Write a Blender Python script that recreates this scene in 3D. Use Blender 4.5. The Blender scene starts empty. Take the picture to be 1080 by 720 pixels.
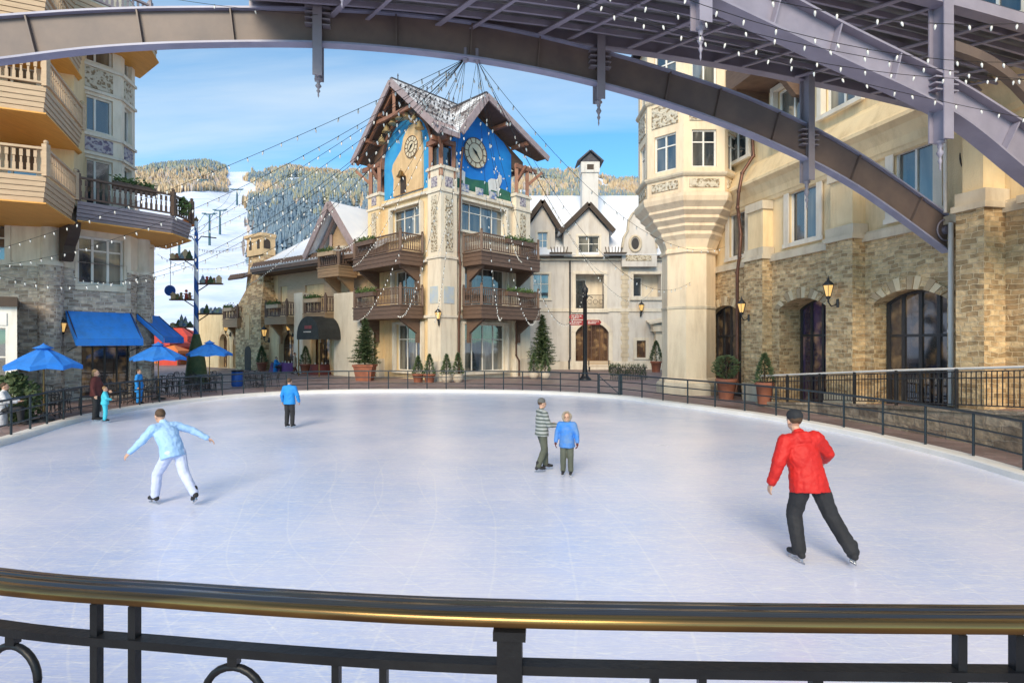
import bpy, bmesh, math, random
from mathutils import Vector, Matrix, noise
random.seed(11)
R=math.radians
S=bpy.context.scene
COL=S.collection
F=580.0; H=2.7          # focal length in photo pixels, eye height above the ice
def at(px,py,Y): return Vector(((px-540)/F*Y, Y, H-(py-360)/F*Y))

# ---------------------------------------------------------------- materials
MATS={}
def newmat(name):
    m=bpy.data.materials.new(name); m.use_nodes=True
    nt=m.node_tree; b=nt.nodes['Principled BSDF']; MATS[name]=m
    return m,nt,b
def N(nt,t,**k):
    n=nt.nodes.new(t)
    for a,v in k.items():
        if a in n.inputs: n.inputs[a].default_value=v
        else: setattr(n,a,v)
    return n
def c4(c): return (c[0],c[1],c[2],1)
def ramp(nt,fac,stops):
    r=nt.nodes.new('ShaderNodeValToRGB'); el=r.color_ramp.elements
    while len(el)<len(stops): el.new(.5)
    for e,(p,c) in zip(el,stops): e.position=p; e.color=c4(c) if len(c)==3 else c
    nt.links.new(fac,r.inputs[0]); return r.outputs[0]
def M(name,c1,c2=None,scale=3,rough=.7,bump=.0,metal=0,detail=5,stretch=(1,1,1),spec=.5,bscale=None,coat=0,bdist=.02):
    if c2 is None: c2=tuple(x*.75 for x in c1)
    m,nt,b=newmat(name); L=nt.links.new
    tc=N(nt,'ShaderNodeTexCoord'); mp=N(nt,'ShaderNodeMapping'); mp.inputs['Scale'].default_value=stretch
    L(tc.outputs['Object'],mp.inputs[0])
    n=N(nt,'ShaderNodeTexNoise',Scale=scale,Detail=detail,Roughness=.6); L(mp.outputs[0],n.inputs['Vector'])
    col=ramp(nt,n.outputs['Fac'],[(.3,c1),(.7,c2)])
    if name.startswith(('stucco','trim','awning_b','white_p','frame_white','gold_st')):   # weather streaks running down
        m2=N(nt,'ShaderNodeMapping'); m2.inputs['Scale'].default_value=(1,1,.16); L(tc.outputs['Object'],m2.inputs[0])
        n3=N(nt,'ShaderNodeTexNoise',Scale=2.3,Detail=7,Roughness=.65); L(m2.outputs[0],n3.inputs['Vector'])
        st_=ramp(nt,n3.outputs['Fac'],[(.30,(.80,.77,.74)),(.52,(1,1,1)),(.8,(1.06,1.05,1.03))])
        mu=N(nt,'ShaderNodeMix',data_type='RGBA',blend_type='MULTIPLY'); mu.inputs[0].default_value=1; L(col,mu.inputs[6]); L(st_,mu.inputs[7]); col=mu.outputs[2]
    L(col,b.inputs['Base Color'])
    b.inputs['Roughness'].default_value=rough; b.inputs['Metallic'].default_value=metal
    b.inputs['Specular IOR Level'].default_value=spec; b.inputs['Coat Weight'].default_value=coat
    if bump:
        n2=N(nt,'ShaderNodeTexNoise',Scale=bscale or scale*6,Detail=4); L(mp.outputs[0],n2.inputs['Vector'])
        bp=N(nt,'ShaderNodeBump',Strength=bump,Distance=bdist); L(n2.outputs['Fac'],bp.inputs['Height']); L(bp.outputs[0],b.inputs['Normal'])
    return m
def stone(name,a,bb,cc,mortar,bw=.29,rh=.135,dark=1.0):
    """random-coursed rubble masonry on UVs in metres"""
    m,nt,b=newmat(name); L=nt.links.new
    tc=N(nt,'ShaderNodeTexCoord')
    wn=N(nt,'ShaderNodeTexNoise',Scale=1.7,Detail=2); L(tc.outputs['UV'],wn.inputs['Vector'])
    sub=N(nt,'ShaderNodeVectorMath',operation='SUBTRACT'); L(wn.outputs['Color'],sub.inputs[0]); sub.inputs[1].default_value=(.5,.5,.5)
    sc=N(nt,'ShaderNodeVectorMath',operation='SCALE'); L(sub.outputs[0],sc.inputs[0]); sc.inputs['Scale'].default_value=.22
    ad=N(nt,'ShaderNodeVectorMath',operation='ADD'); L(tc.outputs['UV'],ad.inputs[0]); L(sc.outputs[0],ad.inputs[1])
    br=N(nt,'ShaderNodeTexBrick',Scale=1.0); br.inputs['Mortar Size'].default_value=.014; br.inputs['Mortar Smooth'].default_value=.4
    br.inputs['Brick Width'].default_value=bw; br.inputs['Row Height'].default_value=rh; br.inputs['Bias'].default_value=0
    br.inputs['Color1'].default_value=(0,0,0,1); br.inputs['Color2'].default_value=(1,1,1,1); br.inputs['Mortar'].default_value=(.5,.5,.5,1)
    br.offset=.5; br.squash=1.5; br.squash_frequency=3
    L(ad.outputs[0],br.inputs['Vector'])
    rc=ramp(nt,br.outputs['Color'],[(.0,a),(.35,bb),(.65,cc),(1,tuple(x*.62 for x in a))])
    n2=N(nt,'ShaderNodeTexNoise',Scale=5,Detail=6); L(tc.outputs['UV'],n2.inputs['Vector'])
    v=ramp(nt,n2.outputs['Fac'],[(.3,(.62,.6,.57)),(.7,(1.15,1.12,1.1))])
    mu=N(nt,'ShaderNodeMix',data_type='RGBA',blend_type='MULTIPLY'); mu.inputs[0].default_value=1
    L(rc,mu.inputs[6]); L(v,mu.inputs[7])
    mx=N(nt,'ShaderNodeMix',data_type='RGBA'); L(br.outputs['Fac'],mx.inputs[0]); L(mu.outputs[2],mx.inputs[6]); mx.inputs[7].default_value=c4(mortar)
    L(mx.outputs[2],b.inputs['Base Color']); b.inputs['Roughness'].default_value=.85
    iv=N(nt,'ShaderNodeMath',operation='SUBTRACT'); iv.inputs[0].default_value=1; L(br.outputs['Fac'],iv.inputs[1])
    ah=N(nt,'ShaderNodeMath',operation='MULTIPLY_ADD'); L(n2.outputs['Fac'],ah.inputs[0]); ah.inputs[1].default_value=.8; L(iv.outputs[0],ah.inputs[2])
    bp=N(nt,'ShaderNodeBump',Strength=1.0,Distance=.07); L(ah.outputs[0],bp.inputs['Height']); L(bp.outputs[0],b.inputs['Normal'])
    return m
def glass(name,tint,curt,warm=0,refl=.9):
    """window pane: dark room behind, curtains towards the sides, mirror-like front"""
    m,nt,b=newmat(name); L=nt.links.new
    tc=N(nt,'ShaderNodeTexCoord')
    mp=N(nt,'ShaderNodeMapping'); mp.inputs['Scale'].default_value=(1,1,.15); L(tc.outputs['Object'],mp.inputs[0])
    n=N(nt,'ShaderNodeTexNoise',Scale=1.3,Detail=3); L(mp.outputs[0],n.inputs['Vector'])
    c=ramp(nt,n.outputs['Fac'],[(.42,tint),(.55,tuple((x+y)/2.5 for x,y in zip(tint,curt))),(.68,curt)])
    L(c,b.inputs['Base Color']); b.inputs['Roughness'].default_value=.04; b.inputs['Specular IOR Level'].default_value=refl
    b.inputs['IOR'].default_value=1.8
    w=N(nt,'ShaderNodeTexNoise',Scale=.9,Detail=1); L(tc.outputs['Object'],w.inputs['Vector'])
    bp=N(nt,'ShaderNodeBump',Strength=.12,Distance=.05); L(w.outputs['Fac'],bp.inputs['Height']); L(bp.outputs[0],b.inputs['Normal'])
    if warm:
        n3=N(nt,'ShaderNodeTexNoise',Scale=1.6,Detail=3); L(tc.outputs['Object'],n3.inputs['Vector'])
        e=ramp(nt,n3.outputs['Fac'],[(.52,(0,0,0)),(.72,(1,.62,.25))]); L(e,b.inputs['Emission Color']); b.inputs['Emission Strength'].default_value=warm  # glowing patches put warm room light into the pane itself
    return m
M('stucco_gold',(.84,.66,.40),(.74,.55,.31),scale=.7,rough=.85,bump=.5,bscale=22,detail=7)
M('stucco_cream',(.72,.63,.50),(.82,.73,.59),scale=.5,rough=.85,bump=.45,bscale=30)
M('stucco_pale',(.60,.56,.52),(.70,.66,.61),scale=.4,rough=.85,bump=.15,bscale=25)
M('stucco_rose',(.76,.60,.42),(.86,.71,.51),scale=.5,rough=.85,bump=.4,bscale=25)
M('trim_stone',(.66,.57,.43),(.56,.47,.35),scale=1.6,rough=.8,bump=.3,bscale=14)
M('trim_cream',(.78,.71,.60),(.68,.61,.50),scale=1.6,rough=.8,bump=.2,bscale=14)
stone('masonry_gold',(.60,.41,.21),(.78,.58,.33),(.47,.31,.16),(.70,.54,.33))
stone('masonry_grey',(.54,.44,.34),(.72,.63,.52),(.42,.35,.30),(.66,.59,.52),bw=.32,rh=.14)
stone('masonry_warm',(.70,.45,.22),(.88,.66,.38),(.52,.33,.18),(.74,.56,.36),bw=.4,rh=.22)
stone('masonry_low',(.30,.24,.17),(.38,.31,.23),(.22,.17,.13),(.28,.23,.18),bw=.8,rh=.35)
def relief(name,base,deep,scale):
    m,nt,b=newmat(name); L=nt.links.new
    tc=N(nt,'ShaderNodeTexCoord'); v=N(nt,'ShaderNodeTexVoronoi',Scale=scale,feature='SMOOTH_F1'); n=N(nt,'ShaderNodeTexNoise',Scale=scale*.6,Detail=3,Distortion=2.5)
    L(tc.outputs['Object'],v.inputs['Vector']); L(tc.outputs['Object'],n.inputs['Vector'])
    a=N(nt,'ShaderNodeMath',operation='ADD'); L(v.outputs['Distance'],a.inputs[0]); L(n.outputs['Fac'],a.inputs[1])
    L(ramp(nt,a.outputs[0],[(.75,deep),(.95,base)]),b.inputs['Base Color'])
    bp=N(nt,'ShaderNodeBump',Strength=1,Distance=.06); L(a.outputs[0],bp.inputs['Height']); L(bp.outputs[0],b.inputs['Normal']); b.inputs['Roughness'].default_value=.85
relief('relief_cream',(.62,.55,.43),(.27,.20,.12),7)
relief('relief_violet',(.48,.44,.46),(.18,.15,.22),7)
relief('relief_blue',(.6,.58,.56),(.16,.22,.42),4)
M('wood_tan',(.58,.42,.27),(.45,.32,.20),scale=2,rough=.6,bump=.2,stretch=(1,1,8))
M('wood_soffit',(.80,.40,.08),(.66,.31,.06),scale=1.5,rough=.6,bump=.15,stretch=(6,1,1))
M('wood_brown',(.17,.105,.072),(.11,.068,.05),scale=3,rough=.6,bump=.3,stretch=(1,1,6))
M('wood_red',(.33,.15,.09),(.22,.10,.06),scale=3,rough=.6,bump=.3)
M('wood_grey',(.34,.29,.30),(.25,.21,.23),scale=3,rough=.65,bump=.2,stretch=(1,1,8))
M('wood_pink',(.40,.31,.31),(.29,.22,.22),scale=3,rough=.65,bump=.2)
M('wood_deep',(.07,.045,.03),(.045,.03,.022),scale=3,rough=.7,bump=.2)
M('frame_white',(.82,.79,.73),(.74,.71,.65),rough=.45)
M('frame_brown',(.14,.07,.04),(.1,.05,.03),rough=.5)
M('frame_dark',(.03,.028,.03),(.05,.045,.045),rough=.35)
glass('pane',(.02,.028,.035),(.26,.25,.21))
glass('pane_shop',(.018,.016,.02),(.10,.07,.06),warm=.10,refl=.6)
glass('pane_warm',(.06,.03,.02),(.22,.12,.06),warm=.3,refl=.5)
glass('pane_violet',(.03,.02,.05),(.16,.08,.24),warm=.15,refl=.6)
M('steel_dark',(.19,.14,.12),(.115,.09,.088),scale=1.2,rough=.5,bump=.06,detail=8)
M('steel_mauve',(.33,.30,.37),(.24,.22,.28),scale=1.5,rough=.4,bump=.05,detail=8)
M('steel_flange',(.34,.35,.48),(.25,.26,.37),scale=2,rough=.38)
M('steel_mid',(.30,.27,.31),(.22,.2,.23),scale=1.5,rough=.45,bump=.05)
M('steel_black',(.008,.009,.012),(.016,.017,.02),scale=6,spec=.3,rough=.4,bump=.1)
M('steel_deck',(.48,.48,.49),(.24,.24,.26),scale=.9,rough=.4,metal=.2,detail=8)
M('rail_paint',(.012,.02,.028),(.02,.032,.04),scale=5,rough=.3)
M('awning_blue',(.012,.21,.78),(.03,.19,.58),scale=1.6,rough=.75,bump=.15,bscale=6)
M('awning_black',(.02,.022,.02),(.035,.035,.033),scale=3,rough=.7)
M('sign_red',(.30,.02,.02),(.24,.015,.015),rough=.4)
M('white_paint',(.8,.78,.74),(.7,.68,.65),rough=.5)
M('terracotta',(.42,.15,.08),(.24,.09,.06),rough=.8,bump=.2)
M('pot_cream',(.6,.52,.42),(.48,.41,.33),rough=.8)
M('needles',(.05,.095,.04),(.12,.15,.06),scale=4,rough=.7)
M('leaves',(.06,.12,.03),(.12,.17,.05),scale=4,rough=.6)
M('bark',(.09,.06,.04),(.05,.035,.025),rough=.9,bump=.4)
M('copper',(.16,.07,.045),(.10,.05,.035),rough=.4,metal=.5)
M('pale_pipe',(.80,.74,.68),(.7,.64,.58),rough=.4)
M('bronze',(.30,.19,.07),(.18,.11,.05),rough=.35,metal=.8)
M('mural_blue',(.01,.16,.60),(.015,.27,.72),scale=.6,rough=.7)
M('mural_sky',(.03,.27,.62),(.06,.40,.70),scale=.9,rough=.7)
M('mural_green',(.02,.12,.09),(.05,.18,.1),scale=2,rough=.7)
M('gold_stucco',(.78,.55,.30),(.66,.45,.24),scale=2,rough=.7)
M('clock_cream',(.75,.66,.48),(.62,.52,.36),scale=5,rough=.6)
M('roof_slate',(.10,.095,.11),(.05,.048,.055),scale=6,rough=.8,bump=.5)
M('black_iron',(.015,.015,.017),(.03,.03,.032),rough=.45)
M('bulb_white',(.85,.83,.76),(.8,.78,.72),rough=.25)
M('skin',(.60,.36,.25),(.55,.32,.22),rough=.5)
M('eye_dark',(.02,.015,.012),rough=.2)
M('hair_brown',(.11,.06,.03),(.06,.035,.02),scale=20,rough=.7,bump=.3)
M('hair_blond',(.35,.22,.10),(.25,.15,.07),scale=20,rough=.7,bump=.3)
M('cloth_red',(.62,.015,.008),(.50,.01,.008),scale=4,rough=.65,bump=.3,bscale=14)
M('cloth_black',(.012,.013,.016),(.025,.026,.03),scale=4,rough=.8,bump=.3,bscale=12)
M('cloth_lightblue',(.30,.52,.85),(.42,.62,.88),scale=3,rough=.7,bump=.3,bscale=12)
M('cloth_palelilac',(.62,.68,.86),(.52,.58,.80),scale=3,rough=.7,bump=.3,bscale=12)
M('cloth_azure',(.01,.20,.60),(.015,.27,.70),scale=3,rough=.7,bump=.3,bscale=14)
M('cloth_cyan',(.04,.50,.66),(.08,.6,.75),scale=3,rough=.7)
M('cloth_maroon',(.14,.03,.025),(.09,.02,.02),scale=3,rough=.8)
M('cloth_grey',(.16,.16,.15),(.10,.10,.095),scale=3,rough=.8,bump=.2)
M('cloth_olive',(.11,.12,.09),(.07,.08,.06),scale=3,rough=.8,bump=.2)
M('cloth_yellow',(.7,.45,.03),(.6,.38,.03),rough=.8)
M('cloth_violet',(.18,.07,.25),(.12,.05,.18),rough=.8)
M('cloth_white',(.7,.7,.72),(.6,.6,.63),rough=.8)
M('fur',(.42,.36,.28),(.28,.23,.17),scale=30,rough=.9,bump=.8)
M('blade_steel',(.6,.62,.65),rough=.2,metal=1)
M('brass_lantern',(.7,.42,.10),(.5,.3,.08),rough=.3)
M('bin_blue',(.02,.12,.5),(.02,.1,.4),rough=.4)
M('tent_red',(.62,.07,.04),(.5,.05,.03),rough=.7)
M('orange_cloth',(.75,.22,.05),(.65,.16,.04),rough=.7)
def striped(name,c1,c2,scale,axis='Z',rough=.75):
    m,nt,b=newmat(name); L=nt.links.new
    tc=N(nt,'ShaderNodeTexCoord'); w=N(nt,'ShaderNodeTexWave',Scale=scale,Distortion=.6); w.bands_direction=axis; L(tc.outputs['Object'],w.inputs['Vector'])
    L(ramp(nt,w.outputs['Fac'],[(.45,c1),(.55,c2)]),b.inputs['Base Color']); b.inputs['Roughness'].default_value=rough
striped('cloth_striped',(.10,.12,.11),(.36,.38,.37),4.2)
M('cloth_plaid',(.01,.19,.68),(.14,.25,.42),scale=5,rough=.7,bump=.3,bscale=14)
# snow
def snowmat():
    m,nt,b=newmat('snow'); L=nt.links.new
    tc=N(nt,'ShaderNodeTexCoord'); n=N(nt,'ShaderNodeTexNoise',Scale=.8,Detail=6); L(tc.outputs['Object'],n.inputs['Vector'])
    L(ramp(nt,n.outputs['Fac'],[(.3,(.72,.75,.82)),(.7,(.84,.85,.88))]),b.inputs['Base Color']); b.inputs['Roughness'].default_value=.7
    bp=N(nt,'ShaderNodeBump',Strength=.4,Distance=.1); L(n.outputs['Fac'],bp.inputs['Height']); L(bp.outputs[0],b.inputs['Normal'])
snowmat()
M('kerb_cream',(.74,.70,.64),(.80,.77,.73),scale=1.5,rough=.7,bump=.2)
def roofmat():
    """dark shingle courses showing through thin snow"""
    m,nt,b=newmat('snowy_shingle'); L=nt.links.new
    tc=N(nt,'ShaderNodeTexCoord')
    br=N(nt,'ShaderNodeTexBrick',Scale=1); br.inputs['Brick Width'].default_value=.3; br.inputs['Row Height'].default_value=.28; br.inputs['Mortar Size'].default_value=.025
    br.inputs['Color1'].default_value=(.10,.07,.06,1); br.inputs['Color2'].default_value=(.20,.14,.12,1); br.inputs['Mortar'].default_value=(.03,.03,.03,1)
    L(tc.outputs['UV'],br.inputs['Vector'])
    n=N(nt,'ShaderNodeTexNoise',Scale=.55,Detail=9,Roughness=.72); L(tc.outputs['Object'],n.inputs['Vector'])
    a=N(nt,'ShaderNodeMath',operation='MULTIPLY_ADD'); L(br.outputs['Fac'],a.inputs[0]); a.inputs[1].default_value=-.12; L(n.outputs['Fac'],a.inputs[2])
    f=ramp(nt,a.outputs[0],[(.42,(0,0,0)),(.54,(1,1,1))])
    mx=N(nt,'ShaderNodeMix',data_type='RGBA'); L(f,mx.inputs[0]); L(br.outputs['Color'],mx.inputs[6]); mx.inputs[7].default_value=(.80,.79,.80,1)
    L(mx.outputs[2],b.inputs['Base Color']); b.inputs['Roughness'].default_value=.75
    bp=N(nt,'ShaderNodeBump',Strength=.7,Distance=.05); L(a.outputs[0],bp.inputs['Height']); L(bp.outputs[0],b.inputs['Normal'])
roofmat()
def icemat():
    m,nt,b=newmat('ice'); L=nt.links.new
    tc=N(nt,'ShaderNodeTexCoord')
    n=N(nt,'ShaderNodeTexNoise',Scale=.22,Detail=5,Roughness=.6); L(tc.outputs['Object'],n.inputs['Vector'])
    base=ramp(nt,n.outputs['Fac'],[(.35,(.54,.64,.92)),(.65,(.80,.79,.93))])
    # skate scratches: three families of long thin arcs
    hs=None
    for i,(sc,rot,st) in enumerate([(3.2,20,(.16,1.6,1)),(2.8,-50,(.14,1.8,1)),(3.5,75,(.15,1.7,1)),(3.0,125,(.16,1.5,1)),(4.4,5,(.12,1.6,1))]):
        mp=N(nt,'ShaderNodeMapping'); mp.inputs['Rotation'].default_value=(0,0,R(rot)); mp.inputs['Scale'].default_value=st; L(tc.outputs['Object'],mp.inputs[0])
        wn=N(nt,'ShaderNodeTexNoise',Scale=sc,Detail=4,Distortion=1.2,Roughness=.75); L(mp.outputs[0],wn.inputs['Vector'])
        s=ramp(nt,wn.outputs['Fac'],[(.478,(0,0,0)),(.5,(1,1,1)),(.522,(0,0,0))])
        if hs is None: hs=s
        else:
            a=N(nt,'ShaderNodeMath',operation='ADD'); L(hs,a.inputs[0]); L(s,a.inputs[1]); hs=a.outputs[0]
    for cx_,cy_,sc_,di_ in ((-9,3,.42,5),(14,9,.36,6),(2,30,.5,5),(-3,-6,.45,7)):   # long curved blade cuts
        mp=N(nt,'ShaderNodeMapping'); mp.inputs['Location'].default_value=(cx_,cy_,0); L(tc.outputs['Object'],mp.inputs[0])
        wv=N(nt,'ShaderNodeTexWave',Scale=sc_,Distortion=di_,Detail=2); wv.wave_type='RINGS'; wv.rings_direction='Z'; wv.inputs['Detail Scale'].default_value=.35; L(mp.outputs[0],wv.inputs['Vector'])
        s=ramp(nt,wv.outputs['Fac'],[(.9985,(0,0,0)),(1.0,(.8,.8,.8))])
        a=N(nt,'ShaderNodeMath',operation='ADD'); L(hs,a.inputs[0]); L(s,a.inputs[1]); hs=a.outputs[0]
    g=N(nt,'ShaderNodeTexNoise',Scale=9,Detail=5,Roughness=.7); L(tc.outputs['Object'],g.inputs['Vector'])
    gr=ramp(nt,g.outputs['Fac'],[(.5,(0,0,0)),(.72,(1,1,1))])
    sn=N(nt,'ShaderNodeMath',operation='MULTIPLY_ADD'); L(hs,sn.inputs[0]); sn.inputs[1].default_value=.30; 
    gm=N(nt,'ShaderNodeMath',operation='MULTIPLY'); L(gr,gm.inputs[0]); gm.inputs[1].default_value=.35; L(gm.outputs[0],sn.inputs[2])
    mx=N(nt,'ShaderNodeMix',data_type='RGBA'); L(sn.outputs[0],mx.inputs[0]); L(base,mx.inputs[6]); mx.inputs[7].default_value=(.93,.93,.97,1)
    L(mx.outputs[2],b.inputs['Base Color'])
    rr=N(nt,'ShaderNodeMath',operation='MULTIPLY_ADD'); L(n.outputs['Fac'],rr.inputs[0]); rr.inputs[1].default_value=.35; rr.inputs[2].default_value=.02; L(rr.outputs[0],b.inputs['Roughness'])
    b.inputs['Specular IOR Level'].default_value=.9
    ah=N(nt,'ShaderNodeMath',operation='ADD'); L(sn.outputs[0],ah.inputs[0]); L(g.outputs['Fac'],ah.inputs[1])
    bp=N(nt,'ShaderNodeBump',Strength=.16,Distance=.012); L(ah.outputs[0],bp.inputs['Height']); L(bp.outputs[0],b.inputs['Normal'])
icemat()
def groundmat():
    m,nt,b=newmat('ground_paving'); L=nt.links.new
    tc=N(nt,'ShaderNodeTexCoord'); mp=N(nt,'ShaderNodeMapping'); mp.inputs['Rotation'].default_value=(0,0,R(43)); L(tc.outputs['Object'],mp.inputs[0])
    br=N(nt,'ShaderNodeTexBrick',Scale=1); br.inputs['Brick Width'].default_value=.4; br.inputs['Row Height'].default_value=.2; br.inputs['Mortar Size'].default_value=.012
    br.inputs['Color1'].default_value=(.20,.14,.13,1); br.inputs['Color2'].default_value=(.31,.23,.215,1); br.inputs['Mortar'].default_value=(.2,.17,.165,1)
    L(mp.outputs[0],br.inputs['Vector'])
    n=N(nt,'ShaderNodeTexNoise',Scale=.35,Detail=8,Roughness=.65); L(tc.outputs['Object'],n.inputs['Vector'])
    v=ramp(nt,n.outputs['Fac'],[(.35,(.75,.72,.72)),(.7,(1.35,1.3,1.3))])
    mu=N(nt,'ShaderNodeMix',data_type='RGBA',blend_type='MULTIPLY'); mu.inputs[0].default_value=1; L(br.outputs['Color'],mu.inputs[6]); L(v,mu.inputs[7])
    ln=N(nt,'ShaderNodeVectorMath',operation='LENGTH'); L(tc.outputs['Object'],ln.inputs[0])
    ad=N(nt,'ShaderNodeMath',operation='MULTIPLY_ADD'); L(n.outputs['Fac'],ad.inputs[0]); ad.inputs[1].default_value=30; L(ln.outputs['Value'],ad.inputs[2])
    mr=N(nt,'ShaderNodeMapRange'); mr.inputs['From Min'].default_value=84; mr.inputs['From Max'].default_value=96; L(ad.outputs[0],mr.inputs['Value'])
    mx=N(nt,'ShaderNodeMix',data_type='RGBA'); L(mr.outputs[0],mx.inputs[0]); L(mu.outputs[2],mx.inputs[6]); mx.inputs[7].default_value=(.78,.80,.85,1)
    L(mx.outputs[2],b.inputs['Base Color'])
    rg=ramp(nt,n.outputs['Fac'],[(.4,(.35,.35,.35)),(.6,(.75,.75,.75))]); L(rg,b.inputs['Roughness'])
    bp=N(nt,'ShaderNodeBump',Strength=.4,Distance=.01); L(br.outputs['Fac'],bp.inputs['Height']); bp.invert=True; L(bp.outputs[0],b.inputs['Normal'])
groundmat()
def brassmat():
    m,nt,b=newmat('rail_brass'); L=nt.links.new
    tc=N(nt,'ShaderNodeTexCoord'); mp=N(nt,'ShaderNodeMapping'); mp.inputs['Scale'].default_value=(.8,14,14); L(tc.outputs['Object'],mp.inputs[0])
    n=N(nt,'ShaderNodeTexNoise',Scale=2.2,Detail=6); L(mp.outputs[0],n.inputs['Vector'])
    L(ramp(nt,n.outputs['Fac'],[(.35,(.30,.18,.06)),(.65,(.15,.09,.04))]),b.inputs['Base Color'])
    b.inputs['Metallic'].default_value=.85; b.inputs['Roughness'].default_value=.24
    bp=N(nt,'ShaderNodeBump',Strength=.08,Distance=.004); L(n.outputs['Fac'],bp.inputs['Height']); L(bp.outputs[0],b.inputs['Normal'])
brassmat()
M('rail_top',(.10,.12,.17),(.26,.18,.08),scale=1.6,rough=.14,metal=.85,stretch=(.35,12,12))  # bluish stripes put the sky's reflection into the metal colour

# ---------------------------------------------------------------- geometry helpers
class Fr:
    """vertical facade frame: a metres along u, z up, d metres out along n"""
    def __init__(s,ox,oy,ux,uy,nx=None,ny=None):
        l=math.hypot(ux,uy); s.o=Vector((ox,oy)); s.u=Vector((ux/l,uy/l))
        n=Vector((s.u.y,-s.u.x))
        if nx is not None and n.x*nx+n.y*ny<0: n=-n
        s.n=n
    def p(s,a,z,d=0): return Vector((s.o.x+s.u.x*a+s.n.x*d, s.o.y+s.u.y*a+s.n.y*d, z))
    def a(s,px,d=0):
        k=(px-540)/F; ox=s.o.x+s.n.x*d; oy=s.o.y+s.n.y*d
        return (k*oy-ox)/(s.u.x-k*s.u.y)
    def z(s,px,py,d=0):
        return H-(py-360)/F*(s.p(s.a(px,d),0,d).y)
    def box(s,x0,x1,y0,y1,d=0):
        """photo rectangle -> (a0,a1,z0,z1) on this wall"""
        xm=(x0+x1)/2; a0,a1=sorted((s.a(x0,d),s.a(x1,d)))
        return a0,a1,s.z(xm,y1,d),s.z(xm,y0,d)
SPLIT={'pier':'pier','recess_wall':'recess_wall','column_base':'column_band','eave_beams':'eave_beam','splice_plates':'splice_plate','buttress_cap':'buttress_cap','eyes':'eye','ribs':'rib',
 'glasses':'glass','painted_square':'painted_square','chimney_openings':'chimney_opening','moulding':'moulding','relief_panel':'relief_panel','ledge':'ledge','bracket_pair':'bracket','bay_moulding':'bay_moulding','splice_plate':'splice_plate','coping':'coping','handle':'handle','column_shaft':'column_shaft','stone_column':'stone_column','hands':'clock_hand','gusset':'gusset','hook':'hook','bargeboard':'bargeboard','surround':'surround','ridge_cap':'ridge_cap','ridge_finials':'ridge_finial','pole':'pole','rafters':'rafter','snow_hook_rows':'snow_hook','arch_ring':'arch_stone','snow_guard':'snow_guard','gloves':'glove','stiffener':'stiffener','dormer_roof':'dormer_roof'}
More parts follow.
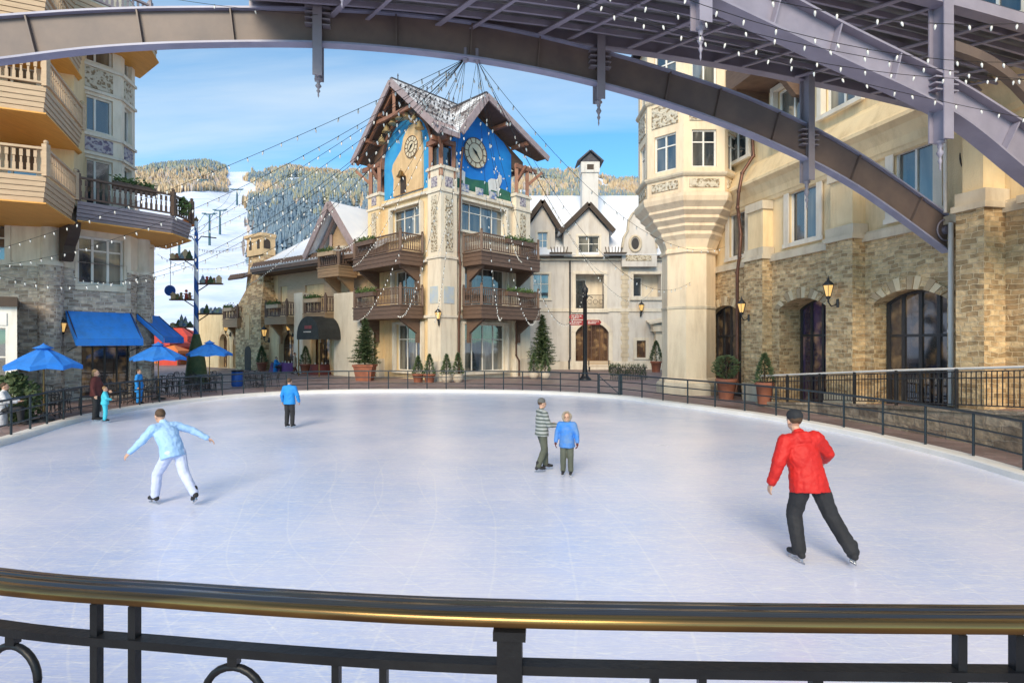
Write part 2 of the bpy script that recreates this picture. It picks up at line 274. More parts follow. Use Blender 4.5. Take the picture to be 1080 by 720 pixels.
class MB:
    def __init__(s): s.v=[]; s.f=[]; s.uv=[]; s.smooth=[]
    def poly(s,pts,uv=None,sm=False):
        i=len(s.v); s.v+= [Vector(p) for p in pts]; s.f.append(tuple(range(i,i+len(pts)))); s.uv.append(uv); s.smooth.append(sm); return s
    def grid(s,rows,close=False,sm=True):
        i=len(s.v); n=len(rows[0])
        for r in rows: s.v+=[Vector(p) for p in r]
        for j in range(len(rows)-1):
            for k in range(n if close else n-1):
                k2=(k+1)%n
                s.f.append((i+j*n+k,i+j*n+k2,i+(j+1)*n+k2,i+(j+1)*n+k)); s.uv.append(None); s.smooth.append(sm)
        return s
    def hexa(s,p):
        i=len(s.v); s.v+=[Vector(q) for q in p]
        for f in ((3,2,1,0),(4,5,6,7),(0,1,5,4),(1,2,6,5),(2,3,7,6),(3,0,4,7)):
            s.f.append(tuple(i+k for k in f)); s.uv.append(None); s.smooth.append(False)
        return s
    def fbox(s,fr,a0,a1,z0,z1,d0,d1):
        return s.hexa([fr.p(a0,z0,d0),fr.p(a1,z0,d0),fr.p(a1,z0,d1),fr.p(a0,z0,d1),fr.p(a0,z1,d0),fr.p(a1,z1,d0),fr.p(a1,z1,d1),fr.p(a0,z1,d1)])
    def box(s,c,sx,sy,sz,rz=0):
        c=Vector(c); ca,sa=math.cos(rz),math.sin(rz); P=[]
        for z in (-.5,.5):
            for x,y in ((-.5,-.5),(.5,-.5),(.5,.5),(-.5,.5)):
                X,Y=x*sx,y*sy; P.append(c+Vector((X*ca-Y*sa,X*sa+Y*ca,z*sz)))
        return s.hexa(P)
    def bar(s,p,q,w,h=None,up=Vector((0,0,1))):
        """rectangular bar from p to q, w across, h along up"""
        p=Vector(p); q=Vector(q); h=h or w; t=(q-p).normalized()
        x=t.cross(up)
        if x.length<1e-3: x=t.cross(Vector((0,1,0)))
        x.normalize(); y=x.cross(t).normalized(); P=[]
        for b in (p,q):
            for i,j in ((-1,-1),(1,-1),(1,1),(-1,1)): P.append(b+x*(w/2*i)+y*(h/2*j))
        return s.hexa(P)
    def tube(s,pts,r,n=8,caps=True,sm=True):
        pts=[Vector(p) for p in pts]; rs=r if isinstance(r,(list,tuple)) else [r]*len(pts); rows=[]; px=None
        for i,p in enumerate(pts):
            t=(pts[min(i+1,len(pts)-1)]-pts[max(i-1,0)]).normalized()
            if px is None:
                px=t.orthogonal().normalized()
            x=(px-t*px.dot(t)); x=x.normalized() if x.length>1e-5 else t.orthogonal().normalized(); px=x; y=t.cross(x)
            rows.append([p+(x*math.cos(2*math.pi*k/n)+y*math.sin(2*math.pi*k/n))*rs[i] for k in range(n)])
        s.grid(rows,True,sm)
        if caps: s.poly(rows[0][::-1]); s.poly(rows[-1])
        return s
    def lathe(s,c,prof,n=12,sm=True,sx=1,sy=1,ph=0):
        c=Vector(c)
        rows=[[c+Vector((r*sx*math.cos(2*math.pi*(k+ph)/n),r*sy*math.sin(2*math.pi*(k+ph)/n),z)) for k in range(n)] for r,z in prof]
        s.grid(rows,True,sm)
        if prof[0][0]>1e-4: s.poly(rows[0][::-1])
        if prof[-1][0]>1e-4: s.poly(rows[-1])
        return s
    def ball(s,c,r,n=10,m=6,sx=1,sy=1,sz=1):
        return s.lathe(c,[(max(1e-5,r*math.sin(math.pi*j/m)),-r*sz*math.cos(math.pi*j/m)) for j in range(m+1)],n,True,sx,sy)
    def ext(s,fr,pts,d0,d1):
        """polygon (a,z) on a frame, extruded d0..d1"""
        A=[fr.p(a,z,d0) for a,z in pts]; B=[fr.p(a,z,d1) for a,z in pts]; n=len(pts)
        s.poly(A[::-1]); s.poly(B)
        for i in range(n): s.poly([A[i],A[(i+1)%n],B[(i+1)%n],B[i]])
        return s
    def slab(s,pts,z0,z1):
        """plan polygon extruded z0..z1"""
        A=[Vector((x,y,z0)) for x,y in pts]; B=[Vector((x,y,z1)) for x,y in pts]; n=len(pts)
        s.poly(A[::-1]); s.poly(B)
        for i in range(n): s.poly([A[i],A[(i+1)%n],B[(i+1)%n],B[i]])
        return s
    def sheet(s,pts,t):
        """planar polygon thickened by t along its normal"""
        P=[Vector(p) for p in pts]; n=(P[1]-P[0]).cross(P[2]-P[0]).normalized()
        if n.z<0: n=-n
        B=[p+n*t for p in P]; k=len(P)
        s.poly(P[::-1]); s.poly(B)
        for i in range(k): s.poly([P[i],P[(i+1)%k],B[(i+1)%k],B[i]])
        return s
    def build(s,name,mat,parent=None,**tg):
        if not s.v: return None
        if name in SPLIT and len(s.f)>1:
            fa=list(range(len(s.v)))
            def fd(i):
                while fa[i]!=i: fa[i]=fa[fa[i]]; i=fa[i]
                return i
            key={}
            for i,v in enumerate(s.v):
                k_=(round(v.x,4),round(v.y,4),round(v.z,4))
                if k_ in key: fa[fd(i)]=fd(key[k_])
                else: key[k_]=i
            for f in s.f:
                for q in f[1:]: fa[fd(q)]=fd(f[0])
            gr={}
            for j,f in enumerate(s.f): gr.setdefault(fd(f[0]),[]).append(j)
            if len(gr)>1:
                out=None
                for fs in gr.values():
                    m=MB(); mp_={}
                    for j in fs:
                        for q in s.f[j]:
                            if q not in mp_: mp_[q]=len(m.v); m.v.append(s.v[q])
                        m.f.append(tuple(mp_[q] for q in s.f[j])); m.uv.append(s.uv[j]); m.smooth.append(s.smooth[j])
                    out=m.build(SPLIT[name],mat,parent,**tg)
                return out
            name=SPLIT[name]
        if parent is not None:
            o0=Vector((0,0,0)); q=parent
            while q: o0+=q.location; q=q.parent
        else:
            xs=[v.x for v in s.v]; ys=[v.y for v in s.v]; zs=[v.z for v in s.v]
            o0=Vector(((min(xs)+max(xs))/2,(min(ys)+max(ys))/2,min(zs)))
        me=bpy.data.meshes.new(name); me.from_pydata([v-o0 for v in s.v],[],s.f)
        me.materials.append(MATS[mat])
        uvl=me.uv_layers.new(name='UVMap').data
        for p,uv,sm in zip(me.polygons,s.uv,s.smooth):
            p.use_smooth=sm
            nn=p.normal
            if uv is None:
                if abs(nn.z)>.92:
                    for li in p.loop_indices:
                        v=s.v[me.loops[li].vertex_index]; uvl[li].uv=(v.x,v.y)
                else:
                    t=Vector((-nn.y,nn.x,0)).normalized(); w=nn.cross(t)
                    for li in p.loop_indices:
                        v=s.v[me.loops[li].vertex_index]; uvl[li].uv=(v.dot(t),v.dot(w) if w.z>0 else -v.dot(w))
            else:
                for li,u in zip(p.loop_indices,uv): uvl[li].uv=u
        me.validate(); me.update()
        o=bpy.data.objects.new(name,me); COL.objects.link(o)
        if parent is not None: o.parent=parent
        else: o.location=o0
        for k,v in tg.items(): o[k]=v
        return o
def thing(name,label,cat,loc=(0,0,0),group=None):
    o=bpy.data.objects.new(name,None); COL.objects.link(o); o.location=loc; o['label']=label; o['category']=cat
    if group: o['group']=group
    o.empty_display_size=.2
    return o
def tag(o,label,cat,group=None):
    o['label']=label; o['category']=cat
    if group: o['group']=group
    return o
def struct(name,mb,mat):
    o=mb.build(name,mat); o['kind']='structure'; return o
def dup(root,loc,rz=0,label=None,group=None,scale=None):
    def cp(o,par):
        c=o.copy(); COL.objects.link(c)
        if par: c.parent=par
        for ch in o.children: cp(ch,c)
        return c
    r=cp(root,None); r.location=loc; r.rotation_euler=(0,0,rz)
    if scale: r.scale=(scale,)*3
    if label: r['label']=label
    if group: r['group']=group
    return r
def arcpts(a0,a1,zs,rise,n=10):
    """arch top from a1 to a0 (segmental), spring height zs"""
    w=(a1-a0)/2; c=(a0+a1)/2
    if rise>=w*.98:
        return [(c+w*math.cos(t),zs+rise*math.sin(t)) for t in [math.pi*i/n for i in range(n+1)]]
    r=(w*w+rise*rise)/(2*rise); zc=zs+rise-r; t0=math.asin(w/r)
    return [(c+r*math.sin(t),zc+r*math.cos(t)) for t in [t0-2*t0*i/n for i in range(n+1)]]
def wall(mb,fr,a0,a1,z0,z1,ops=(),rev=.25,d=0):
    xs=sorted(set([a0,a1]+[min(max(o[i],a0),a1) for o in ops for i in (0,1)])); zs=sorted(set([z0,z1]+[min(max(o[i],z0),z1) for o in ops for i in (2,3)]))
    for i in range(len(xs)-1):
        for j in range(len(zs)-1):
            cx=(xs[i]+xs[i+1])/2; cz=(zs[j]+zs[j+1])/2
            if any(o[0]<cx<o[1] and o[2]<cz<o[3] for o in ops): continue
            mb.poly([fr.p(xs[i],zs[j],d),fr.p(xs[i+1],zs[j],d),fr.p(xs[i+1],zs[j+1],d),fr.p(xs[i],zs[j+1],d)])
    for o in ops:
        b0,b1,y0,y1=o[:4]; rise=o[4] if len(o)>4 else 0; rv=o[5] if len(o)>5 else rev
        top=[(b1,y1),(b0,y1)]
        if rise:
            top=arcpts(b0,b1,y1-rise,rise)
            mid=len(top)//2
            mb.poly([fr.p(x,y,d) for x,y in ([(b1,y1)]+top[:mid+1][::-1])])
            mb.poly([fr.p(x,y,d) for x,y in ([(b0,y1)]+top[mid:][::-1])])
        ring=[(b0,y0),(b1,y0)]+top
        for i in range(len(ring)):
            p,q=ring[i],ring[(i+1)%len(ring)]
            if math.hypot(p[0]-q[0],p[1]-q[1])<1e-6: continue
            mb.poly([fr.p(*p,d),fr.p(*q,d),fr.p(*q,d-rv),fr.p(*p,d-rv)])
def window(par,fr,a0,a1,z0,z1,cols=2,tr=None,d=-.18,rise=0,fmat='frame_white',pmat='pane',fw=.07,sur=0,smat='trim_cream',name='window',rows=None,sd=.0,handle=False):
    """framed window with pane and optional surround standing proud of the wall"""
    mb=MB(); top=arcpts(a0,a1,z1-rise,rise) if rise else None
    def zt(a):
        if not rise: return z1
        w=(a1-a0)/2;c=(a0+a1)/2
        if rise>=w*.98: return z1-rise+math.sqrt(max(0,1-((a-c)/w)**2))*rise
        r=(w*w+rise*rise)/(2*rise); return z1-r+math.sqrt(max(0,r*r-(a-c)**2))
    if rise:
        for i in range(len(top)-1):
            p=fr.p(*top[i],d-.03); q=fr.p(*top[i+1],d-.03); mb.bar(p,q,.08,fw*1.3)
    else: mb.fbox(fr,a0+fw,a1-fw,z1-fw,z1,d-.06,d+.02)
    zz=z1-rise
    mb.fbox(fr,a0,a0+fw,z0,zz if rise else z1,d-.06,d+.02); mb.fbox(fr,a1-fw,a1,z0,zz if rise else z1,d-.06,d+.02); mb.fbox(fr,a0+fw,a1-fw,z0,z0+fw,d-.06,d+.02)
    for i in range(1,cols):
        a=a0+(a1-a0)*i/cols; mb.fbox(fr,a-fw*.5,a+fw*.5,z0+fw,zt(a)-fw*.5,d-.05,d+.012)
    if tr: 
        for t in (tr if isinstance(tr,(list,tuple)) else [tr]):
            z=z0+(z1-z0)*t; mb.fbox(fr,a0+fw,a1-fw,z-fw*.4,z+fw*.4,d-.045,d+.006)
    if rows:
        nc,nr=rows
        for i in range(1,nc*cols):
            a=a0+(a1-a0)*i/(nc*cols); mb.fbox(fr,a-.012,a+.012,z0,zt(a)-.02,d-.03,d-.005)
        for j in range(1,nr):
            z=z0+(z1-z0)*j/nr
            if z<zz: mb.fbox(fr,a0,a1,z-.012,z+.012,d-.03,d-.008)
    if sur:
        pass
    w=mb.build(name,fmat,par)
    pb=MB(); ring=[(a0,z0),(a1,z0)]+(top if rise else [(a1,z1),(a0,z1)])
    if rise:
        c=((a0+a1)/2,(z0+z1)/2)
        for i in range(len(ring)): pb.poly([fr.p(*ring[i],d-.035),fr.p(*ring[(i+1)%len(ring)],d-.035),fr.p(*c,d-.035)])
    else: pb.poly([fr.p(*q,d-.035) for q in ring])
    pb.build('pane',pmat,w)
    if sur:
        sb=MB(); e=sur
        sb.fbox(fr,a0-e,a0,z0,zz if rise else z1,-.02,.05+sd); sb.fbox(fr,a1,a1+e,z0,zz if rise else z1,-.02,.05+sd)
        sb.fbox(fr,a0-e-.06,a1+e+.06,z0-.16,z0,-.02,.12+sd)
        if rise:
            for i in range(len(top)-1):
                c=((a0+a1)/2,z1-rise); 
                def off(p):
                    v=Vector((p[0]-c[0],(p[1]-c[1])+.3)); v.normalize(); return (p[0]+v.x*e,p[1]+v.y*e)
                p,q=top[i],top[i+1]; P,Q=off(p),off(q); sb.ext(fr,[p,q,Q,P],-.02,.05+sd)
        else: sb.fbox(fr,a0-e,a1+e,z1,z1+e,-.02,.07+sd)
        sb.build('surround',smat,w)
    if handle:
        hb=MB()
        for s_ in (-1,1):
            a=(a0+a1)/2+s_*.09; hb.tube([fr.p(a,z0+.95,d+.06),fr.p(a,z0+1.25,d+.06)],.014,6)
        hb.build('handle','bronze',w)
    return w
def railing_path(mb_r,mb_b,pts,z0,h,step=.16,bw=.05,posts=True,bal='flat'):
    """wooden balustrade along plan points"""
    for i in range(len(pts)-1):
        p=Vector((*pts[i],0)); q=Vector((*pts[i+1],0)); L=(q-p).length; t=(q-p)/L
        mb_r.bar(p+Vector((0,0,z0+h-.04)),q+Vector((0,0,z0+h-.04)),.13,.08); mb_r.bar(p+Vector((0,0,z0+.11)),q+Vector((0,0,z0+.11)),.09,.07)
        n=max(1,int(L/step))
        for k in range(n):
            c=p+t*(L*(k+.5)/n); rz=math.atan2(t.y,t.x)
            if bal=='flat':
                mb_b.box(c+Vector((0,0,z0+.27)),step*.5,.035,.26,rz); mb_b.box(c+Vector((0,0,z0+.5)),step*.3,.035,.2,rz); mb_b.box(c+Vector((0,0,z0+h/2+.25)),step*.5,.035,h-.75,rz)
            else: mb_b.box(c+Vector((0,0,z0+h/2+.03)),.02,.02,h-.2,rz)
    if posts:
        for p in pts: mb_r.box((p[0],p[1],z0+h/2+.06),.17,.17,h+.12); mb_r.ball((p[0],p[1],z0+h+.19),.08,8,5)
# ================================================================ GROUND, ICE, RINK EDGE
def catmull(P,n=8,closed=True):
    out=[]; k=len(P)
    for i in range(k if closed else k-1):
        p0,p1,p2,p3=[Vector(P[(i+j)%k]) if closed else Vector(P[min(max(i+j,0),k-1)]) for j in (-1,0,1,2)]
        for s in range(n):
            t=s/n; out.append(.5*((2*p1)+(-p0+p2)*t+(2*p0-5*p1+4*p2-p3)*t*t+(-p0+3*p1-3*p2+p3)*t**3))
    if not closed: out.append(Vector(P[-1]))
    return out
def gp(px,py,z=0): Y=F*(H-z)/(py-360); return ((px-540)/F*Y,Y)
edge_px=[(0,471),(100,441),(200,424.5),(300,416),(400,413.5),(540,414.5),(640,419.5),(700,427),(800,441),(900,460),(1000,484),(1080,508)]
rim=[gp(*p) for p in edge_px]+[(9.9,9),(8.6,5.6),(6,3.2),(2.5,2.2),(-2,2.2),(-6.5,3.4),(-10,6),(-12.3,9.8)]
RIM=catmull(rim,7)
def offset(P,d):
    out=[]; n=len(P)
    for i in range(n):
        t=(P[(i+1)%n]-P[i-1]).normalized(); out.append(P[i]+Vector((-t.y,t.x))*d)
    return out
area=sum(RIM[i].x*RIM[(i+1)%len(RIM)].y-RIM[(i+1)%len(RIM)].x*RIM[i].y for i in range(len(RIM)))
sg=-1 if area>0 else 1     # offset outwards
PZ=.15
mb=MB(); mb.poly([(p.x,p.y,0) for p in (RIM if area>0 else RIM[::-1])])
struct('rink_ice',mb,'ice')
O1=offset(RIM,sg*.34); O2=offset(RIM,sg*.40)
mb=MB()
mb.grid([[(p.x,p.y,-.05) for p in RIM],[(p.x,p.y,.12) for p in RIM],[(p.x,p.y,.145) for p in offset(RIM,sg*.03)],[(p.x,p.y,PZ+.012) for p in O1],[(p.x,p.y,PZ-.08) for p in O1]],True,False)
struct('rink_kerb',mb,'kerb_cream')
mb=MB(); cen=Vector((-2,14))
rows=[[(p.x,p.y,PZ) for p in offset(RIM,sg*.33)]]
for k,rad in ((1,20),(1,34),(1,60),(1,120),(1,400),(1,1500),(1,5000)):
    rows.append([(cen.x+(p-cen).normalized().x*rad*(1.0),cen.y+(p-cen).normalized().y*rad,PZ) for p in RIM])
rows[1]=[(p.x,p.y,PZ) for p in offset(RIM,sg*2.5)]
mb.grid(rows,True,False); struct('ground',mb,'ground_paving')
# walkway ramp on the right with its retaining wall, parallel to the hotel front
PK=[(12.1,8.0,1.25),(11.62,12.3,.98),(11.1,16,.70),(10.72,19.3,.42),(9.75,21.9,.17)]
FC=[(14.9,8.6),(13.0,13.9),(12.2,17.5),(11.7,20.5),(11.2,22.6)]
mb=MB(); mb.grid([[(x,y,z) for x,y,z in PK],[(fx,fy,PK[i][2]+.02) for i,(fx,fy) in enumerate(FC)]],False,False)
struct('sloping_walkway',mb,'ground_paving')
mb=MB()
mb.grid([[(x,y,PZ-.05) for x,y,z in PK],[(x,y,z+.05) for x,y,z in PK]],False,False)
mb.grid([[(x-.05,y,z+.05) for x,y,z in PK],[(x-.05,y,z+.14) for x,y,z in PK],[(x+.22,y,z+.14) for x,y,z in PK],[(x+.22,y,z-.05) for x,y,z in PK]],False,False)
o=mb.build('retaining_wall','masonry_low'); tag(o,'low brown stone retaining wall under the black picket railing','retaining wall')
# picket railing
t=thing('picket_railing','black iron picket railing along the raised walkway before the stone shopfronts','railing',(PK[1][0],PK[1][1],PK[1][2]))
m1=MB(); m2=MB(); pk=[Vector(p)+Vector((.08,0,.14)) for p in PK]
for i in range(len(pk)-1):
    p,q=pk[i],pk[i+1]; L=(q-p).length
    for h_ in (.10,.78,.94): m1.bar(p+Vector((0,0,h_)),q+Vector((0,0,h_)),.045,.03)
    n=int(L/.125)
    for k in range(n):
        c=p.lerp(q,(k+.5)/n); m2.bar(c+Vector((0,0,.1)),c+Vector((0,0,.94)),.018)
m1.build('rail','black_iron',t); m2.build('picket_infill','black_iron',t)
for i in range(0,len(pk)-1):
    for f_ in (0,.5):
        c=pk[i].lerp(pk[i+1],f_); MB().bar(c,c+Vector((0,0,1.02)),.06).build('post','black_iron',t)
mh=MB(); mh.tube([Vector(p)+Vector((.12,0,1.16)) for p in PK],.035,8); mh.build('handrail','pale_pipe',t)

# rink fence : three rails and posts following the rim
FO=offset(RIM,sg*.26); nF=len(FO)
cum=[0]
for i in range(nF): cum.append(cum[-1]+(FO[(i+1)%nF]-FO[i]).length)
def along(s_):
    s_%=cum[-1]
    for i in range(nF):
        if cum[i+1]>=s_: return FO[i].lerp(FO[(i+1)%nF],(s_-cum[i])/(cum[i+1]-cum[i]))
def s_at(px):   # arc length where the far rim crosses photo column px
    best=None
    for i in range(nF):
        p=FO[i]
        if p.y>9:
            e=abs(540+F*p.x/p.y-px)
            if best is None or e<best[0]: best=(e,cum[i])
    return best[1]
def fence(label,s0,s1,n):
    a=along(s0); t=thing('rink_fence',label,'fence',(a.x,a.y,PZ))
    pts=[along(s0+(s1-s0)*i/(n*3)) for i in range(n*3+1)]
    for h_,r_ in ((.97,.034),(.63,.023),(.30,.023)):
        MB().tube([(p.x,p.y,PZ+h_) for p in pts],r_,6).build('rail','rail_paint',t)
    for i in range(n+1):
        p=pts[i*3]; MB().tube([(p.x,p.y,PZ-.01),(p.x,p.y,PZ+.97)],.03,6).build('post','rail_paint',t)
sg0=s_at(632); sg1=s_at(658)
if sg1<sg0: sg0,sg1=sg1,sg0
first=s_at(0)
# orientation: find whether arc length grows from left (px 0) to right
sl=s_at(-300); sR=s_at(1080)
if (s_at(300)-s_at(100))>0:
    fence('dark metal rink fence curving from the cafe tables round the far side',s_at(0)-8,sg0,38)
    fence('dark metal rink fence between the hinged gate and the stone shopfronts',sg1,sg1+26,19)
else:
    fence('dark metal rink fence curving from the cafe tables round the far side',sg1,s_at(0)+8,38)
    fence('dark metal rink fence between the hinged gate and the stone shopfronts',sg0-26,sg0,19)
a=along(sg0); b=along(sg1); a3=Vector((a.x,a.y,PZ)); b3=Vector((b.x,b.y,PZ))
t=thing('rink_gate','small braced rink gate between two double posts at the right','gate',a3)
g=MB(); A=a3.lerp(b3,.06); B=a3.lerp(b3,.94)
for h_ in (.06,.38,.68,.97): g.bar(A+Vector((0,0,h_)),B+Vector((0,0,h_)),.045)
g.bar(A,A+Vector((0,0,.98)),.05); g.bar(B,B+Vector((0,0,.98)),.05); g.bar(A+Vector((0,0,.85)),B+Vector((0,0,.08)),.03)
g.build('gate_panel','rail_paint',t)
g=MB()
g.bar(B+Vector((.12,0,0)),B+Vector((.12,0,1.02)),.09); g.build('post','rail_paint',t)

# ================================================================ FOREGROUND RAILING (spectator deck)
DK=1.03
mb=MB(); mb.poly([(-9,-8,DK),(9,-8,DK),(9,1.45,DK),(0,1.5,DK),(-9,3.2,DK)]); mb.grid([[(9,1.45,-.05),(0,1.5,-.05),(-9,3.2,-.05)],[(9,1.45,DK),(0,1.5,DK),(-9,3.2,DK)]],False,False)
struct('viewing_deck',mb,'ground_paving')
ZR=H-.58
rp=[(-4.0,2.15),(-2.4,1.66),(-1.31,1.375),(-.80,1.292),(-.35,1.234),(0,1.205),(.4,1.190),(.9,1.180),(1.6,1.175),(3.2,1.175)]
RP=catmull([Vector(p) for p in rp],6,False)
t=thing('viewing_railing','bronze topped iron railing right in front of the viewer','railing',(0,1.26,DK))
prof=[(u_*.64,v_*.46) for u_,v_ in [(-.073,-.05),(-.073,-.012),(-.062,-.002),(-.045,.000),(-.040,-.006),(-.03,-.006),(-.026,.000),(-.004,.006),(.000,.000),(.010,.000),(.014,.006),(.036,.003),(.04,-.004),(.05,-.004),(.054,-.001),(.066,-.006),(.073,-.016),(.073,-.05),(.05,-.062),(-.05,-.062)]]
rows=[]
for i,p in enumerate(RP):
    tt=(RP[min(i+1,len(RP)-1)]-RP[max(i-1,0)]).normalized(); nn=Vector((-tt.y,tt.x))
    rows.append([(p.x+nn.x*u,p.y+nn.y*u,ZR+v) for u,v in prof])
ix=[16,17,18,19,0,1,2,3]; mb=MB(); mb.grid([[r_[k] for k in ix] for r_ in rows],False,True); o=mb.build('handrail_side','rail_brass',t)
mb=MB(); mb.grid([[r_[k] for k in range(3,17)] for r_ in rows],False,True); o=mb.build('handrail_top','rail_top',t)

def rpat(px):
    best=min(range(len(RP)-1),key=lambda i:abs(540+F*RP[i].x/RP[i].y-px)); p=RP[best]
    tt=(RP[best+1]-RP[best-1]).normalized()
    # refine along tangent
    k=(px-540)/F; s_=(k*p.y-p.x)/(tt.x-k*tt.y); q=p+tt*s_
    return q,tt
for zz,w_,h_,m_ in ((ZR-.130,.034,.020,'steel_black'),(ZR-.86,.05,.04,'steel_black')):
    b_=MB()
    rows=[]
    for i,p in enumerate(RP):
        tt=(RP[min(i+1,len(RP)-1)]-RP[max(i-1,0)]).normalized(); nn=Vector((-tt.y,tt.x))
        rows.append([(p.x+nn.x*u,p.y+nn.y*u,zz+v) for u,v in ((-w_/2,-h_/2),(w_/2,-h_/2),(w_/2,h_/2),(-w_/2,h_/2))])
    b_.grid(rows,True,False); b_.build('lower_rail',m_,t)
q,tt=rpat(538); rz=math.atan2(tt.y,tt.x)
p_=MB(); p_.box((q.x,q.y,(DK+ZR-.06)/2),.054,.054,ZR-.03-DK,rz); p_.box((q.x,q.y,ZR-.05),.07,.066,.02,rz); p_.build('post','steel_black',t)
for px in (-560,1600):
    q,tt=rpat(px); p_=MB(); p_.box((q.x,q.y,(DK+ZR-.06)/2),.058,.058,ZR-.06-DK,0); p_.build('post','steel_black',t)
for px in (102,142,1012,1072,-90,-130):
    q,tt=rpat(px); b_=MB(); b_.box((q.x,q.y,(DK+.1+ZR-.06)/2),.019,.019,ZR-.13-DK,math.atan2(tt.y,tt.x)); b_.build('baluster','steel_black',t)
for px in (355,405,690,740):
    q,tt=rpat(px); b_=MB(); b_.box((q.x,q.y,(DK+.1+ZR-.15)/2),.017,.017,ZR-.24-DK,math.atan2(tt.y,tt.x)); b_.build('baluster','steel_black',t)
for px in (14,247,860):
    q,tt=rpat(px); T=Vector((tt.x,tt.y,0)); c=Vector((q.x,q.y,ZR-.245)); b_=MB()
    b_.bar(c+Vector((0,0,.11)),c+Vector((0,0,.08)),.022)
    b_.tube([c+T*(.075*math.cos(a_))+Vector((0,0,.075*math.sin(a_))) for a_ in [2*math.pi*k/24 for k in range(25)]],.009,8,False)
    b_.tube([c-Vector((0,0,.075)),c-Vector((0,0,.52))],.011,6)
    b_.build('scroll_ring','steel_black',t)

# ================================================================ STEEL ARCHES AND ROOF DECK
class Ap:   # vertical plane Y = c + .2 X
    def __init__(s,c): s.c=c; s.fr=Fr(0,c,1,.2,0,-1)
    def az(s,px,py): return (s.fr.a(px),s.fr.z(px,py))
P1=Ap(13.3); P2=Ap(9.75)
def interp(pts,x):
    P=sorted(pts)
    if x<=P[0][0]: i=0
    elif x>=P[-1][0]: i=len(P)-2
    else: i=max(j for j in range(len(P)-1) if P[j][0]<=x)
    p0=P[max(i-1,0)];p1=P[i];p2=P[i+1];p3=P[min(i+2,len(P)-1)]
    t=(x-p1[0])/(p2[0]-p1[0])
    m1=(p2[1]-p0[1])/(p2[0]-p0[0]); m2=(p3[1]-p1[1])/(p3[0]-p1[0]); h_=p2[0]-p1[0]
    if x<P[0][0] or x>P[-1][0]: return p1[1]+(p2[1]-p1[1])*t
    return (2*t**3-3*t*t+1)*p1[1]+(t**3-2*t*t+t)*h_*m1+(-2*t**3+3*t*t)*p2[1]+(t**3-t*t)*h_*m2
bot1=[P1.az(*p) for p in ((0,65),(100,53),(200,47.5),(330,47),(430,54),(520,66),(610,84),(700,109),(800,146),(900,196),(1012,276))]
top1=[P1.az(*p) for p in ((0,20),(100,13.5),(200,11),(330,12),(430,18),(520,30),(610,50),(700,75),(800,110),(900,161),(1012,238))]
def beamarch(plane,bot,top,a0,a1,n,stiff,label,name,web,fl,wdt=.34):
    fr=plane.fr; aa=[a0+(a1-a0)*i/n for i in range(n+1)]
    t=thing(name,label,'steel arch',fr.p(a1,interp(bot,a1)))
    m=MB()
    for i in range(n):
        p,q=aa[i],aa[i+1]
        B0,B1,T0,T1=interp(bot,p),interp(bot,q),interp(top,p),interp(top,q)
        m.hexa([fr.p(p,B0,-.02),fr.p(q,B1,-.02),fr.p(q,B1,.02),fr.p(p,B0,.02),fr.p(p,T0,-.02),fr.p(q,T1,-.02),fr.p(q,T1,.02),fr.p(p,T0,.02)])
    m.build('web',web,t)
    for nm,cv,dz in (('bottom_flange',bot,.0),('top_flange',top,-.0)):
        f=MB(); rows=[]
        for p in aa:
            z=interp(cv,p)+dz; s_=(interp(cv,p+.05)-interp(cv,p-.05))/.1; l=math.hypot(1,s_); nx,nz=-s_/l*.022,1/l*.022
            rows.append([fr.p(p-nx,z-nz,-wdt/2),fr.p(p-nx,z-nz,wdt/2),fr.p(p+nx,z+nz,wdt/2),fr.p(p+nx,z+nz,-wdt/2)])
        f.grid(rows,True,False); f.build(nm,fl,t)
    for px in stiff:
        a=fr.a(px); b,tp=interp(bot,a),interp(top,a); s_=(interp(bot,a+.1)-interp(bot,a-.1))/.2
        ln=tp-b; l=math.hypot(1,s_); dx=-s_/l*ln/l*.9
        f=MB()
        for sd in (-1,1): f.bar(fr.p(a,b+.02,sd*(wdt/2-.09)),fr.p(a+dx,b+ln-abs(dx*s_)-.0,sd*(wdt/2-.09)),.03,.16,up=Vector((fr.n.x,fr.n.y,0)))
        f.build('stiffener',web,t)
    return t
arch1=beamarch(P1,bot1,top1,P1.fr.a(-260),P1.fr.a(1014),70,(40,152,248,418,496,566,700,752,812,895,958),'long brown steel arch beam spanning low in front of the clock tower','arch_beam','steel_dark','steel_flange',.25)
# end plates and pin at the stone pier
f=MB(); a=P1.fr.a(1016); z=P1.fr.z(1016,258)
f.fbox(P1.fr,a,a+.05,z-.62,z+.5,-.28,.28); f.build('end_plate','steel_mauve',arch1)
f=MB(); 
for dz in (-.32,-.08,.16): f.fbox(P1.fr,a-.35,a+.3,z+dz,z+dz+.05,-.2,.2)
for dz in (-.4,0,.35):
    for dd in (-.2,.2): f.tube([P1.fr.p(a+.0,z+dz,dd),P1.fr.p(a-.08,z+dz,dd)],.03,6)
f.build('gusset','steel_mauve',arch1)
f=MB(); ac=P1.fr.a(996); zc=P1.fr.z(996,243)
f.tube([P1.fr.p(ac+.30*math.cos(k),zc+.30*math.sin(k),.05) for k in [2*math.pi*j/20 for j in range(21)]],.025,6,False)
f.tube([P1.fr.p(ac,zc,-.1),P1.fr.p(ac,zc,.1)],.12,12); f.build('pin','steel_mauve',arch1)
bot2=[P2.az(*p) for p in ((560,-72),(660,-38),(755,6),(867,59),(1000,123),(1080,186))]
top2=[P2.az(*p) for p in ((560,-120),(660,-88),(755,-38),(867,22),(1000,89),(1080,138))]
arch2=beamarch(P2,bot2,top2,P2.fr.a(480),P2.fr.a(1190),50,(810,873,936,1052,1110),'nearer mauve steel arch beam crossing the top right of the view','arch_beam','steel_mauve','steel_mauve',.4)
